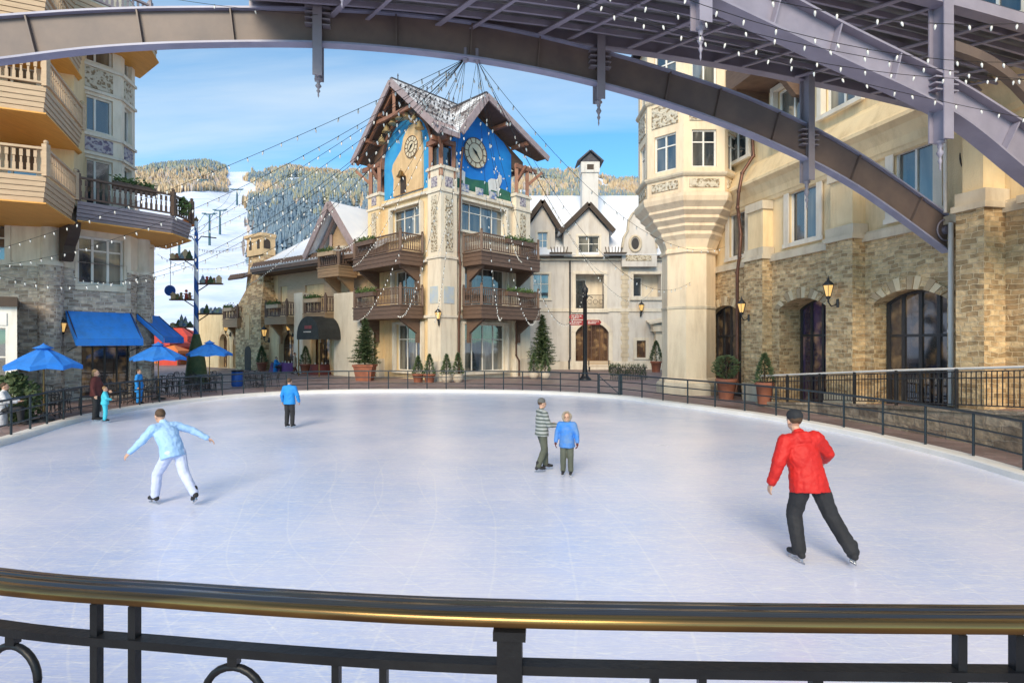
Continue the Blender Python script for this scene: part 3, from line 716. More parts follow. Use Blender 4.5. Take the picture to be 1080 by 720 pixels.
# left continuation of the nearer arch, out of the frame, so the two are alike
def deckz(x): return 10.27-.0055*x*x
# hangers with finials
def hanger(plane,px,ztop,ybot,yfin,w,label,mt='steel_mid'):
    fr=plane.fr; a=fr.a(px); zb=fr.z(px,ybot); zf=fr.z(px,yfin)
    t=thing('hanger_post',label,'hanger',fr.p(a,zf),'steel hanger posts with finials')
    b=MB(); 
    b.fbox(fr,a-w/2,a+w/2,zb,ztop,-.13,-.10); b.fbox(fr,a-w/2,a+w/2,zb,ztop,.20,.225); b.fbox(fr,a-.02,a+.02,zb,ztop,-.10,.2)
    b.build('post',mt,t)
    f=MB(); c=fr.p(a,0,.03); L=zb-zf
    f.lathe((c.x,c.y,0),[(.001,zf),(.02,zf+L*.12),(.015,zf+L*.25),(.045,zf+L*.36),(.02,zf+L*.45),(.03,zf+L*.5),(.07,zf+L*.62),(.03,zf+L*.76),(.05,zf+L*.84),(.05,zf+L*.92),(.09,zf+L*.95),(.09,zb-.001)],10)
    f.build('finial',mt,t)
    s_=MB()
    zc=interp(bot1 if plane is P1 else bot2,a)+.3
    for k in range(4):
        for sd in (-1,1): s_.fbox(fr,a+sd*w*.5,a+sd*(w*.5+.17),zc+.05+k*.13,zc+.08+k*.13,.02,.19)
    s_.build('splice_plates',mt,t)
hanger(P1,336,deckz(-4),84,104,.2,'hanger post with finial over the mountain, left of the clock tower')
hanger(P1,631,deckz(2),108,134,.2,'hanger post with finial above the white gabled building')
hanger(P1,850,deckz(7.5),192,222,.18,'hanger post with finial in front of the cream hotel windows')
hanger(P2,990,9.75,150,182,.24,'mauve hanger post crossing the nearer arch at top right','steel_mauve')
hanger(P2,738,10.1,30,66,.26,'hanger post at the top with silver finial below the roof deck','steel_mauve')
hanger(P2,361,10.0,-16,10,.26,'hanger post at the top edge with only its finial tip showing','steel_mauve')
# deck: corrugated sheet on purlins
t=thing('roof_deck','corrugated steel roof deck carried by the two arches','roof deck',P1.fr.p(0,deckz(0)))
dv=Vector((1,.2,0)).normalized(); nv=Vector((.2,-1,0)).normalized()   # along, towards camera
def dk(a,d,dz=0):
    p=P1.fr.p(a,0,d); return Vector((p.x,p.y,deckz(p.x)+dz))
W=3.55; A0,A1=P1.fr.a(262),13.0
m=MB(); rows=[]
nn=100
for j in range(nn+1):
    d=-.15+(W+.15)*j/nn; w=.06*(1 if (j//3)%2 else -1)
    rows.append([dk(A0+(A1-A0)*i/16,d,w+.16) for i in range(17)])
m.grid(rows,False,False); m.build('corrugated_sheet','steel_deck',t)
for d in (-.12,W):
    m=MB(); ex=[dk(A0+(A1-A0)*i/16,d) for i in range(17)]
    for p,q in zip(ex,ex[1:]): m.bar(p+Vector((0,0,.02)),q+Vector((0,0,.02)),.12,.26)
    for p,q in zip(ex,ex[1:]): m.bar(p+Vector((0,0,-.13)),q+Vector((0,0,-.13)),.24,.03)
    m.build('edge_beam','steel_mauve',t)
for k in range(1,9):
    d=W*k/9; m=MB(); ex=[dk(A0+(A1-A0)*i/16,d,-.02) for i in range(17)]
    for p,q in zip(ex,ex[1:]): m.bar(p,q,.06,.12); 
    m.build('purlin','steel_mauve',t)
st=[-4.2+2.4*i for i in range(7)]
for a in st:
    for o_,w_ in ((0,.12),(.8,.08)):
        m=MB(); m.bar(dk(a+o_,0,-.13),dk(a+o_+2.2,W,-.13),w_,.03); m.build('brace','steel_mauve',t)
# beam coming in at the top right corner
o=MB(); 
q0=Vector((9.35,11.7,8.95)); q1=Vector((12.9,13.2,7.9))
ex=[q0.lerp(q1,i/8)+Vector((0,0,.35*math.sin(math.pi*i/8))) for i in range(9)]
for p,q in zip(ex,ex[1:]): o.bar(p,q,.16,.22)
tag(o.build('curved_strut','steel_dark'),'dark curved steel strut running from the roof deck to the hotel wall','strut')
# cable loops by the pier
o=MB()
for k in range(3):
    c=P1.fr.p(P1.fr.a(1008+k*4),P1.fr.z(1008,172-k*6),.35)
    o.tube([c+Vector((.22*math.sin(a_)*(1+.2*k),.05*math.cos(a_),.42*math.cos(a_)+.05*k)) for a_ in [2*math.pi*j/20 for j in range(21)]],.022,6,False)
tag(o.build('cable_loops','black_iron'),'coiled black cable loops hanging beside the stone pier','cable')
# ================================================================ HOTEL ON THE RIGHT
def uvx(): pass
RO=(9.8,27.8)
FRr=Fr(RO[0],RO[1],.217,-.976,-1,0)
t=thing('hotel_building','cream and rubble stone hotel with arched shopfronts on the right','building',(RO[0],RO[1],PZ))
hotel=t
LED=6.15; COR=9.6; TOPZ=17.5; E1=24.0
ar=[]
REVS=(.35,1.0,.5,1.0)
for x0,x1,yt in ((749,782,322),(822,872,314),(922,999,305)):
    a0,a1=sorted((FRr.a(x0),FRr.a(x1))); ar.append((a0,a1,.1,FRr.z((x0+x1)/2,yt),(a1-a0)*.15,REVS[len(ar)]))
# right margin: one more doorway beyond the frame
ar.append((17.6,20.4,.1,4.9,.6,1.0))
mb=MB(); wall(mb,FRr,0,E1,-.2,LED,ar); mb.build('stone_wall','masonry_gold',t)
# voussoir rings
M('voussoir_light',(.72,.58,.38),(.62,.48,.30),scale=4,rough=.85,bump=.6,bscale=12)
M('voussoir_dark',(.46,.34,.21),(.38,.27,.16),scale=4,rough=.85,bump=.6,bscale=12)
for a0,a1,z0,z1,rise,_ in ar:
    nv=int((a1-a0)/.17); pts=arcpts(a0-.0,a1+.0,z1-rise,rise,nv); po=arcpts(a0-.3,a1+.3,z1-rise+.05,rise+.36,nv); rv_=random.Random(int(a0*10))
    for mt_ in ('masonry_gold','voussoir_light','voussoir_dark'):
        m=MB()
        for i in range(nv):
            if ('masonry_gold','voussoir_light','voussoir_dark')[(i*7+int(a0*3))%3]!=mt_: continue
            l_=lambda p,q,t_: (p[0]+(q[0]-p[0])*t_,p[1]+(q[1]-p[1])*t_)
            k_=rv_.uniform(.85,1.08); m.ext(FRr,[l_(pts[i],pts[i+1],.05),l_(pts[i],pts[i+1],.95),l_(l_(pts[i],pts[i+1],.95),l_(po[i],po[i+1],.95),k_),l_(l_(pts[i],pts[i+1],.05),l_(po[i],po[i+1],.05),k_)],-.01,rv_.uniform(.03,.075))
        m.build('arch_ring',mt_,t)
# upper stucco with windows
low=[(768,785,217,262),(831,860,196,248),(941,983,166,243)]
up=[(757,786,128,172),(815,846,94,131),(865,901,80,133)]
ops=[]
for r in low: b=FRr.box(*r); ops.append(b)
zl0=sum(b[2] for b in ops)/3; zl1=sum(b[3] for b in ops)/3
print('low win z',[ (round(b[0],2),round(b[1],2),round(b[2],2),round(b[3],2)) for b in ops])
low_o=[(b[0],b[1],zl0,zl1) for b in ops]
ups=[FRr.box(*r) for r in up]
print('up win z',[ (round(b[0],2),round(b[1],2),round(b[2],2),round(b[3],2)) for b in ups])
zu0,zu1=11.1,13.1
up_o=[(b[0],b[1],zu0,zu1) for b in ups]
more_low=[(18.3,20.2,zl0,zl1)]; more_up=[(12.6,14.2,zu0,zu1),(17.5,19.3,zu0,zu1)]
top_o=[(a0,a1,14.6,16.4) for a0,a1,_,_ in up_o+more_up]
mb=MB(); wall(mb,FRr,0,E1,LED,COR,low_o+more_low,d=-.12); wall(mb,FRr,0,E1,COR,TOPZ,up_o+more_up+top_o,d=-.3); mb.build('stucco_wall','stucco_gold',t)
m=MB()
# cove moulding between the storeys
prof=[(-.12,COR-1.0),(-.02,COR-.95),(.02,COR-.85),(.06,COR-.8),(.12,COR-.55),(.3,COR-.25),(.5,COR-.1),(.5,COR+.02),(.42,COR+.1),(.3,COR+.16),(.2,COR+.35),(-.05,COR+.8),(-.31,COR+1.05)]
m.grid([[FRr.p(a,z,d) for d,z in prof] for a in (0,E1)],False,False); m.build('cornice','stucco_gold',t)
m=MB(); m.fbox(FRr,0,E1,LED-.12,LED+.12,-.12,.12); m.fbox(FRr,0,E1,LED+.12,LED+.2,-.12,.05); m.build('ledge','trim_stone',t)
for b in low_o+more_low: window(t,FRr,*b,cols=2,tr=None,d=-.19,sur=.28,sd=-.12,rows=(1,3) if b[1]-b[0]<1 else None)
for b in up_o+more_up: window(t,FRr,*b,cols=2,d=-.37,sur=.2,sd=-.3)
for b in top_o: window(t,FRr,*b,cols=2,d=-.48,sur=.2,sd=-.3)
# shopfronts in the arches
for i,(a0,a1,z0,z1,rise,_) in enumerate(ar):
    w=window(t,FRr,a0+.05,a1-.05,z0+.05,z1,cols=4 if a1-a0>2.2 else 2,tr=.66,d=-(REVS[i]-.03),rise=rise,fmat='frame_dark',pmat=('pane_shop','pane_violet','pane_shop','pane_shop')[i],fw=.11,name='shop_door',handle=True)
    m=MB(); m.fbox(FRr,a0,a1,-.1,z0+.04,-1.0,.1); m.build('threshold','trim_stone',t)
# buttresses: stone below, stucco pier above
def buttress(x0,x1,dep,capz=None):
    a0,a1=sorted((FRr.a(x0,dep),FRr.a(x1,dep)))
    m=MB(); m.fbox(FRr,a0,a1,-.2,LED,0.001,dep); m.build('buttress','masonry_gold',t)
    m=MB(); m.fbox(FRr,a0-.08,a1+.08,LED,LED+.16,-.1,dep+.08); m.fbox(FRr,a0-.03,a1+.03,LED+.16,LED+.5,-.1,dep+.0)
    m.fbox(FRr,a0+.02,a1-.02,COR-1.35,COR-1.0,-.1,dep-.02); m.build('buttress_cap','trim_stone',t)
    m=MB(); m.fbox(FRr,a0+.1,a1-.1,LED+.5,COR-1.35,-.12,dep-.1); m.build('pier','stucco_gold',t)
    m=MB(); m.fbox(FRr,a0-.06,a1+.06,-.2,.9,.0,dep+.06); m.build('plinth','trim_stone',t)
buttress(785,804,.45); buttress(871,899,.5); buttress(1008,1038,.7)
m=MB(); a=FRr.a(1040); m.fbox(FRr,a+.9,E1,LED,LED+.2,-.1,.25); m.build('ledge','trim_stone',t)
# body, roof
m=MB(); q=[FRr.p(0,0,-.4),FRr.p(E1,0,-.4),FRr.p(E1,0,-14),FRr.p(0,0,-14)]
m.slab([(v.x,v.y) for v in (FRr.p(0.2,0,-1.3),FRr.p(E1,0,-1.3),FRr.p(E1,0,-14),FRr.p(0.2,0,-14))],-.1,TOPZ-.02); m.build('body','stucco_cream',t)
m=MB(); m.sheet([FRr.p(-1,TOPZ,.9),FRr.p(E1,TOPZ,.9),FRr.p(E1,TOPZ+5,-6),FRr.p(-1,TOPZ+5,-6)],.25); m.build('roof','snowy_shingle',t)
m=MB(); m.fbox(FRr,-1,E1,TOPZ-.35,TOPZ-.02,-.3,.95); m.build('eave','wood_brown',t)
# back gable end facing the plaza (far side of the corner)
FRe=Fr(RO[0],RO[1],.976,.217,0,1); m=MB(); wall(m,FRe,0,12,-.2,TOPZ,[]); m.build('end_wall','stucco_cream',t)
# corner oriel bay on its column
cx,cy=8.75,27.3
def oct_(r,z,n=8,ph=.5): return [(cx+r*math.cos(2*math.pi*(k+ph)/n),cy+r*math.sin(2*math.pi*(k+ph)/n),z) for k in range(n)]
m=MB(); m.grid([oct_(1.42,-.2),oct_(1.42,.75),oct_(1.34,.9),oct_(1.27,.95),oct_(1.27,6.9)],True,False); m.build('corner_column','stucco_rose',t)
m=MB(); m.grid([oct_(1.55,-.2),oct_(1.55,.6),oct_(1.47,.72),oct_(1.43,.72)],True,False); m.grid([oct_(1.27,4.25),oct_(1.31,4.27),oct_(1.31,4.37),oct_(1.27,4.4)],True,False); m.build('column_base','trim_stone',t)
m=MB(); m.grid([oct_(r,z) for r,z in ((1.27,6.9),(1.38,6.95),(1.38,7.1),(1.30,7.15),(1.45,7.55),(1.62,7.75),(1.62,7.9),(1.85,8.1),(1.85,8.22),(2.1,8.42),(2.1,8.55),(2.35,8.75),(2.35,8.86),(2.6,9.1),(2.66,9.3),(2.66,9.45),(2.5,9.5))],True,False); m.build('corbel','stucco_rose',t)
BR=2.45
m=MB()
V=oct_(BR,0)
bays=[]
for k in range(8):
    p,q=Vector(V[k]),Vector(V[(k+1)%8]); mid=(p+q)/2; nn_=mid-Vector((cx,cy,0))
    L=(q-p).length; fr=Fr(p.x,p.y,q.x-p.x,q.y-p.y,nn_.x,nn_.y)
    vis=nn_.x<.9*BR*.9 and nn_.y<.6*BR
    o_=[(L*.2,L*.8,10.65,12.35),(L*.2,L*.8,14.3,16.3)] if vis else []
    wall(m,fr,0,L,9.45,17.0,o_,rev=.2); bays.append((fr,L,o_))
m.build('bay_wall','stucco_rose',t)
for fr,L,o_ in bays:
    for b in o_: window(t,fr,*b,cols=2,tr=.68,d=-.12)
    if o_:
        m=MB(); m.fbox(fr,L*.14,L*.86,9.72,10.1,0,.05); m.fbox(fr,L*.14,L*.86,12.75,13.75,0,.05); m.build('relief_panel','relief_cream',t)
m=MB()
for z,r in ((10.35,.16),(14.05,.14)):
    m.grid([oct_(BR,z-.12),oct_(BR+r*.6,z-.1),oct_(BR+r,z-.02),oct_(BR+r,z+.06),oct_(BR,z+.1)],True,False)
m.build('bay_moulding','trim_stone',t)
m=MB(); m.grid([oct_(BR+.5,16.9),oct_(BR+.5,17.1),oct_(.05,21)],True,False); m.build('bay_roof','roof_slate',t)
# wooden oriel balcony bracket under the roof deck
m=MB(); a0,a1=sorted((FRr.a(772,1.2),FRr.a(815,1.2)))
m.fbox(FRr,a0,a1,13.35,13.6,-.3,1.5); m.fbox(FRr,a0,a0+.12,13.6,14.3,-.3,1.5); m.fbox(FRr,a1-.12,a1,13.6,14.3,-.3,1.5); m.fbox(FRr,a0+.12,a1-.12,13.6,14.3,1.38,1.5)
for a in (a0+.3,a1-.3): m.ext(Fr(FRr.p(a,0).x,FRr.p(a,0).y,FRr.n.x,FRr.n.y),[(-.3,12.4),(.0,12.4),(.5,12.9),(1.2,13.2),(1.3,13.35),(-.3,13.35)],-.12,.12)
m.build('balcony','wood_brown',t)
# downpipes
def pipe(fr,pts,r,mt,label,par=None):
    m=MB(); m.tube([fr.p(*p) for p in pts],r,8)
    for a,z,d in pts[1:-1]: m.tube([fr.p(a,z-.05,d),fr.p(a,z+.05,d)],r*1.25,8)
    o=m.build('downpipe',mt); tag(o,label,'downpipe'); return o
a=FRr.a(786,.3); a2=FRr.a(779,.5)
pipe(FRr,[(a,13.2,.0),(a,COR+1.3,-.1),(a,COR+.5,.45),(a,COR-.3,.62),(a2+.1,COR-1.0,.62),(a2,COR-1.3,.5),(a2+.15,COR-2.2,.5),(a2+.15,LED+.3,.56),(a2-.1,LED-.4,.5),(a2-.1,.9,.5),(a2-.1,.4,.6)],.075,'copper','brown copper downpipe with kinks running down the cream hotel wall')
a=FRr.a(1003,.15); pipe(FRr,[(a,LED-.1,.15),(a,3,.15),(a,.9,.15)],.07,'pale_pipe','pale painted downpipe beside the wide arched doorway')
a=FRr.a(1000,.1); pipe(FRr,[(a,COR+.1,.6),(a,COR-.9,.2),(a,LED+.2,.2)],.05,'pale_pipe','thin pale pipe on the cream wall above the arch end')
# wall lanterns
def lantern(loc,nx,ny,h_,label,arm=.55,mt='black_iron',group=None):
    """tapered lantern on a bracket; loc = wall point, (nx,ny) outward"""
    loc=Vector(loc); n=Vector((nx,ny,0)).normalized(); t=thing('wall_lantern',label,'lantern',loc,group)
    c=loc+n*arm+Vector((0,0,.25))
    m=MB(); m.lathe(c,[(.02,-.28),(.05,-.22),(.03,-.16),(.10,-.06),(.11,0)],6)
    m.tube([loc,loc+n*arm*.3+Vector((0,0,-.12)),loc+n*arm*.7+Vector((0,0,-.18)),c+Vector((0,0,-.24))],.028,6)
    m.tube([loc+n*.02+Vector((0,0,.14)),loc+n*.02+Vector((0,0,-.22))],.06,8)
    m.lathe(c,[(.235,.46),(.25,.49),(.14,.62),(.06,.68),(.05,.74),(.025,.80),(.001,.92)],6)
    for k in range(6):
        a_=2*math.pi*k/6; m.bar(c+Vector((.11*math.cos(a_),.11*math.sin(a_),0)),c+Vector((.23*math.cos(a_),.23*math.sin(a_),.47)),.02)
    m.build('bracket',mt,t)
    g_=MB(); g_.lathe(c,[(.10,.01),(.215,.46)],6,False); g_.build('glass','lantern_glass',t)
    t.scale=(h_,)*3
    return t
m_,nt_,b_=newmat('lantern_glass'); b_.inputs['Base Color'].default_value=(.7,.5,.2,1); b_.inputs['Emission Color'].default_value=(1,.55,.15,1); b_.inputs['Emission Strength'].default_value=.7; b_.inputs['Roughness'].default_value=.15
a=FRr.a(790,.45); p=FRr.p(a,3.75,.45); lantern(p,-.976,-.217,.8,'lit lantern beside the copper downpipe, left of the two on the stone front',.45)
a=FRr.a(884,.5); p=FRr.p(a,4.05,.5); lantern(p,-.976,-.217,.8,'lit lantern on the stone buttress between the two wide arches',.5)

# ================================================================ CLOCK TOWER
T0=Vector((-4.53,35.0)); uL=Vector((-.724,.690)); uR=Vector((.690,.724))
TL=Fr(T0.x,T0.y,uL.x,uL.y,-.69,-.724); TR=Fr(T0.x,T0.y,uR.x,uR.y,.724,-.69)
WT=8.55
tw=thing('clock_tower','cream clock tower with blue painted gables and wooden balconies','clock tower',(T0.x,T0.y,PZ))
def tpos(a,b,z): v=T0+uL*a+uR*b; return Vector((v.x,v.y,z))
REC=.35
for fr,rects,col in ((TL,[(419,447,342,391),(417,445,285,328),(415,446,219,250)],3),(TR,[(487,532,342,391.5),(487,532,283,326),(484,531,217,247)],4)):
    ops=[]
    for r in rects: ops.append(fr.box(*r,d=-REC))
    ops=[(o[0],o[1],max(o[2],.2),o[3]) for o in ops]
    print('tower', [(round(x,2) for x in o) and tuple(round(x,2) for x in o) for o in ops])
    m=MB(); wall(m,fr,0.9,7.0,-.1,12.9,ops,d=-REC,rev=.2); m.build('wall','stucco_gold' if fr is TL else 'stucco_cream',tw)
    for i,o_ in enumerate(ops):
        w=window(tw,fr,*o_,cols=col,tr=.68 if i!=1 else None,d=-REC-.14,sur=.16,sd=-REC,name=('glazed_door','window','window')[i],handle=(i==0))
    # ledges between pillars
    m=MB()
    for z in (4.35,8.05,12.55): m.fbox(fr,1.0,6.9,z-.1,z+.08,-REC,-.1)
    m.build('ledge','trim_cream',tw)
# pillars with relief strips
def pillar(x0,x1,y0,y1,ztop,mt):
    m=MB(); P=[tpos(x0,y0,0),tpos(x1,y0,0),tpos(x1,y1,0),tpos(x0,y1,0)]
    m.slab([(v.x,v.y) for v in P],-.1,ztop); m.build('pillar',mt,tw)
    m=MB()
    for z,e,h_ in ((.1,.12,1.35),(8.05,.08,.16),(12.3,.08,.16),(ztop,.1,.14),(ztop+.14,.04,.1)):
        c=[tpos(x0-e,y0-e,0),tpos(x1+e,y0-e,0),tpos(x1+e,y1+e,0),tpos(x0-e,y1+e,0)]
        m.slab([(v.x,v.y) for v in c],z,z+h_)
    m.slab([(v.x,v.y) for v in [tpos(x0-.07,y0-.07,0),tpos(x1+.07,y0-.07,0),tpos(x1+.07,y1+.07,0),tpos(x0-.07,y1+.07,0)]],4.25,4.4)
    m.build('moulding','trim_cream',tw)
pillar(0,1.35,0,1.35,13.75,'stucco_cream'); pillar(7.0,WT,-.0,1.35,13.3,'stucco_gold'); pillar(-.0,1.35,7.0,WT,13.3,'stucco_cream')
pillar(7.0,WT,7.0,WT,13.3,'stucco_cream')
for fr,a0 in ((TL,.35),(TL,7.4),(TR,.35),(TR,7.4)):
    m=MB(); m.fbox(fr,a0,a0+.62,8.5,12.1,0,.03) ; m.build('relief_strip','relief_cream',tw)
    m=MB(); m.fbox(fr,a0,a0+.62,12.65,13.3,0,.03) ; m.build('relief_strip','relief_violet',tw)
for fr in (TL,TR):
    m=MB(); m.fbox(fr,.25,1.1,5.15,6.25,0,.025); m.build('painted_square','mural_pale',tw) if 'mural_pale' in MATS else (M('mural_pale',(.35,.48,.68),(.62,.58,.42),scale=1.4,rough=.7),m.build('painted_square','mural_pale',tw))
# body behind
m=MB(); m.slab([(v.x,v.y) for v in (tpos(.8,.8,0),tpos(8.2,.8,0),tpos(8.2,8.2,0),tpos(.8,8.2,0))],-.1,13.2); m.build('body','stucco_cream',tw)
# frieze with blue squares under right mural
m=MB()
for a in (2.0,3.3,4.6): m.fbox(TR,a,a+.7,12.75,13.25,-REC,-REC+.04)
m.build('painted_square','relief_blue',tw)
# belfry: murals with arched / gabled tops
def zA(a): return 20.3-.88*abs(a-4.27)
PB=3.1
def zB(b): return 18.95-(1.3 if b<PB else .42)*abs(b-PB)
m=MB(); pts=[(1.35,12.9),(6.9,12.9),(6.9,15.3)]+[(4.12+2.78*math.cos(k),15.3+3.0*math.sin(k)) for k in [math.pi*j/14 for j in range(1,14)]]+[(1.35,15.3)]
m.ext(TL,pts,-.5,-.35); m.build('mural','mural_sky',tw)
m=MB(); m.ext(TR,[(1.1,12.9),(7.0,12.9),(7.0,16.4),(6.2,17.1),(3.4,18.3),(1.9,16.9),(1.1,15.7)],-.7,-.5); m.build('mural','mural_blue',tw)
m=MB(); m.ext(TR,[(1.36,12.95),(6.9,12.95),(6.9,13.6),(5.5,13.75),(4.2,13.9),(3,13.75),(1.36,13.95)],-.5,-.46); m.build('mural_meadow','mural_green',tw)
rs_=random.Random(4); m=MB()
for k in range(26):
    u,z_=rs_.uniform(1.5,6.8),rs_.uniform(14.2,17.2)
    if math.hypot(u-3.0,z_-15.9)<1.3 or z_>18.1-abs(u-3.4)*.8: continue
    q_=rs_.uniform(.04,.09); m.ext(TR,[(u+q_*math.cos(a_),z_+q_*math.sin(a_)) for a_ in [1.2566*j for j in range(5)]],-.5,-.49)
m.build('painted_stars','white_paint',tw)
# two white painted beasts on the meadow
for ac,s_ in ((5.2,1),(1.95,-1)):
    m=MB(); m.ext(TR,[(ac-.55,13.5),(ac-.5,13.05),(ac-.38,13.05),(ac-.34,13.4),(ac+.3,13.4),(ac+.34,13.05),(ac+.46,13.05),(ac+.5,13.7),(ac+.75,14.2),(ac+.72,14.6),(ac+.5,14.7),(ac+.3,14.25),(ac-.3,14.2),(ac-.6,14.0)] if s_>0 else [(ac-.4,13.1),(ac-.28,13.1),(ac-.2,13.6),(ac+.3,13.5),(ac+.32,13.1),(ac+.45,13.1),(ac+.5,14.1),(ac-.1,14.3),(ac-.2,14.8),(ac-.45,14.9),(ac-.5,14.2)],-.46,-.43)
    m.build('painted_animal','white_paint',tw)
def clock(fr,a,z,r,d,rw):
    c=MB(); c.ext(fr,[(a+r*math.cos(2*math.pi*k/32),z+r*math.sin(2*math.pi*k/32)) for k in range(32)],d,d+.06); f=c.build('clock_face','clock_cream',tw)
    n_=MB()
    for k in range(12):   # dark ring segments standing between pale numeral stones
        a0_=2*math.pi*(k-.05)/12; a1_=2*math.pi*(k+.05)/12
        n_.ext(fr,[(a+r*rw*math.cos(a0_),z+r*rw*math.sin(a0_)),(a+r*.99*math.cos(a0_),z+r*.99*math.sin(a0_)),(a+r*.99*math.cos(a1_),z+r*.99*math.sin(a1_)),(a+r*rw*math.cos(a1_),z+r*rw*math.sin(a1_))],d+.06,d+.09)
    for j in range(32):
        p,q=2*math.pi*j/32,2*math.pi*(j+1)/32
        for ra,rb in ((rw-.03,rw),(.98,1.02)): n_.ext(fr,[(a+r*ra*math.cos(p),z+r*ra*math.sin(p)),(a+r*rb*math.cos(p),z+r*rb*math.sin(p)),(a+r*rb*math.cos(q),z+r*rb*math.sin(q)),(a+r*ra*math.cos(q),z+r*ra*math.sin(q))],d+.06,d+.1)
    n_.build('hour_marks','frame_brown',f)
    h=MB(); 
    for ang,L_,w_ in ((140,.42,.09),(-48,.6,.06)):
        x,y=math.cos(R(ang)),math.sin(R(ang)); h.ext(fr,[(a-y*w_*r,z+x*w_*r),(a-y*.0+x*L_*r,z+y*L_*r),(a+y*w_*r,z-x*w_*r),(a-x*.15*r,z-y*.15*r)],d+.1,d+.13)
    h.build('hands','steel_black',f)
a,z=TR.a(501.5,-.4),TR.z(501.5,161.5,-.4); print('clock',a,z); clock(TR,a,z,1.02,-.44,.66)
# gold scroll facade with small dial in the left gable
x=4.3
pts=[(2.2,12.95),(5.6,12.95),(5.5,14.0),(5.75,14.6),(5.6,15.0),(5.1,15.35),(4.6,15.7),(4.35,16.4),(3.7,17.0),(3.1,17.0),(2.4,16.3),(2.25,15.4)]
m=MB(); m.ext(TL,[(a_,12.95+(z_-12.95)*1.12) for a_,z_ in pts],-.36,-.2); m.build('scroll_panel','gold_stucco',tw)
clock(TL,3.35,15.95,.72,-.2,.55)
m=MB(); m.ext(TL,arcpts(4.0,4.65,13.9,.35)+[(4.0,12.95),(4.65,12.95)],-.2,-.16); m.build('niche','wood_deep',tw)
M('bell_gold',(.55,.42,.22),(.40,.29,.13),rough=.35,metal=.5)
def bell(c,r,par,mt='bronze'):
    m=MB(); m.lathe(c,[(r,0),(r*.95,r*.08),(r*.62,r*.6),(r*.5,r*1.1),(r*.3,r*1.35),(.001,r*1.4)],12); m.tube([(c[0],c[1],c[2]+r*1.3),(c[0],c[1],c[2]+r*1.8)],.03,6)
    return m.build('bell',mt,par)
c=TL.p(4.35,14.05,.0); bell(c,.32,tw)
for k in range(7):
    an=R(38+k*18); c=TL.p(4.1+2.75*math.cos(an),15.1+2.75*math.sin(an),.3); bell(c,.34,tw,'bell_gold')
# arched timber rib over left mural
m=MB(); ap=[(4.12+2.95*math.cos(k),15.2+3.15*math.sin(k)) for k in [math.pi*j/14 for j in range(0,15)]]
for p,q in zip(ap,ap[1:]): m.bar(TL.p(*p,-.35),TL.p(*q,-.35),.4,.22)
m.build('arch_rib','wood_red',tw)
# gable infill boards
m=MB(); m.ext(TL,[(.3,14.8),(1.3,14.8)]+[(4.12-2.9*math.cos(k),15.2+3.1*math.sin(k)) for k in [math.pi*j/14 for j in range(1,14)]]+[(7.0,14.8),(8.3,14.8),(8.3,16.4),(4.27,19.95),(.3,16.5)],-.6,-.4); m.build('gable_boards','wood_brown',tw)
m=MB(); m.ext(TR,[(.9,15.4),(1.1,15.7),(3.4,18.3),(6.2,17.1),(7.0,16.2),(7.0,15.5),(8.4,15.3),(8.4,16.2),(3.3,18.8),(.9,15.9)],-.8,-.6); m.build('gable_boards','wood_brown',tw)
# timber posts standing on the pillars
for a,b in ((.1,.1),(1.15,.1),(.1,1.15),(7.15,.1),(8.3,.1),(8.3,1.2),(.1,7.15),(.1,8.3),(1.2,8.3),(8.3,8.3)):
    m=MB(); p=tpos(a,b,13.3); m.bar(p,p+Vector((0,0,2.4)),.26); m.build('post','wood_red',tw)
for (fr,s0) in ((TL,.25),(TR,.25)):
    m=MB(); m.fbox(fr,.25,1.05,13.9,15.3,-.3,-.25); m.build('belfry_glass','pane',tw)
# beams at eaves
m=MB()
for (a,b),(c_,d_) in (((-.2,-.0),(8.8,0)),((0,-.2),(0,8.8)),((8.4,0),(8.4,8.6)),((0,8.4),(8.4,8.4))):
    if (a,b)==(-.2,-.0) or (a,b)==(0,-.2):
        pass
    m.bar(tpos(a,b,15.55),tpos(c_,d_,15.55),.3,.3) if (a,b) in ((8.4,0),(0,8.4)) else None
m.bar(tpos(-.7,.05,15.55),tpos(1.4,.05,15.55),.28,.3); m.bar(tpos(7,.05,15.5),tpos(9.2,.05,15.5),.28,.3); m.bar(tpos(.05,-.7,15.5),tpos(.05,1.2,15.5),.27,.26); m.bar(tpos(.05,7,15.5),tpos(.05,9.2,15.5),.28,.3)
# braces
for a,b,c_,d_ in ((.1,.1,-.7,-.7),(8.4,.1,9.2,-.6),(.1,8.4,-.6,9.2),(7.2,.1,7.2,-.8),(.1,7.2,-.8,7.2)):
    m.bar(tpos(a,b,14.4),tpos(c_,d_,15.35),.16,.2)
m.build('eave_beams','wood_red',tw)
# roofs
m=MB(); rid=[(4.27,-1.15),(4.27,9.6)]
av=lambda b: 4.27-(20.3-zB(b))/.88
QA=lambda a,b,e=0: tpos(a,b,zA(a)+e)
left=[(4.27,-.85),(-1,-.85),(-1,.57),(av(PB),PB),(max(-1,av(9.3)),9.3),(4.27,9.3)]
right=[(4.27,-.85),(9.2,-.85),(9.2,9.3),(4.27,9.3)]
for pl in (left,right): m.sheet([QA(a,b) for a,b in pl],.22)
r1=m.build('roof','snowy_shingle',tw)
m=MB(); P=lambda a,b,e=.0: tpos(a,b,zB(b)+e)
bl=[(-1.0,PB),(av(PB)+.25,PB),(-.85,.6),(-1.0,.6)]; br=[(-1.0,PB),(av(PB)+.25,PB),(av(9.3)+.2,9.3),(-1.0,9.3)]
for pl in (bl,br): m.sheet([P(a,b,.02) for a,b in pl],.2)
m.build('roof','snowy_shingle',tw)
m=MB()
for pl in (left,right): m.poly([QA(a,b,-.03) for a,b in pl])
for pl in (bl,br): m.poly([P(a,b,-.03) for a,b in pl])
m.build('soffit','wood_brown',tw)
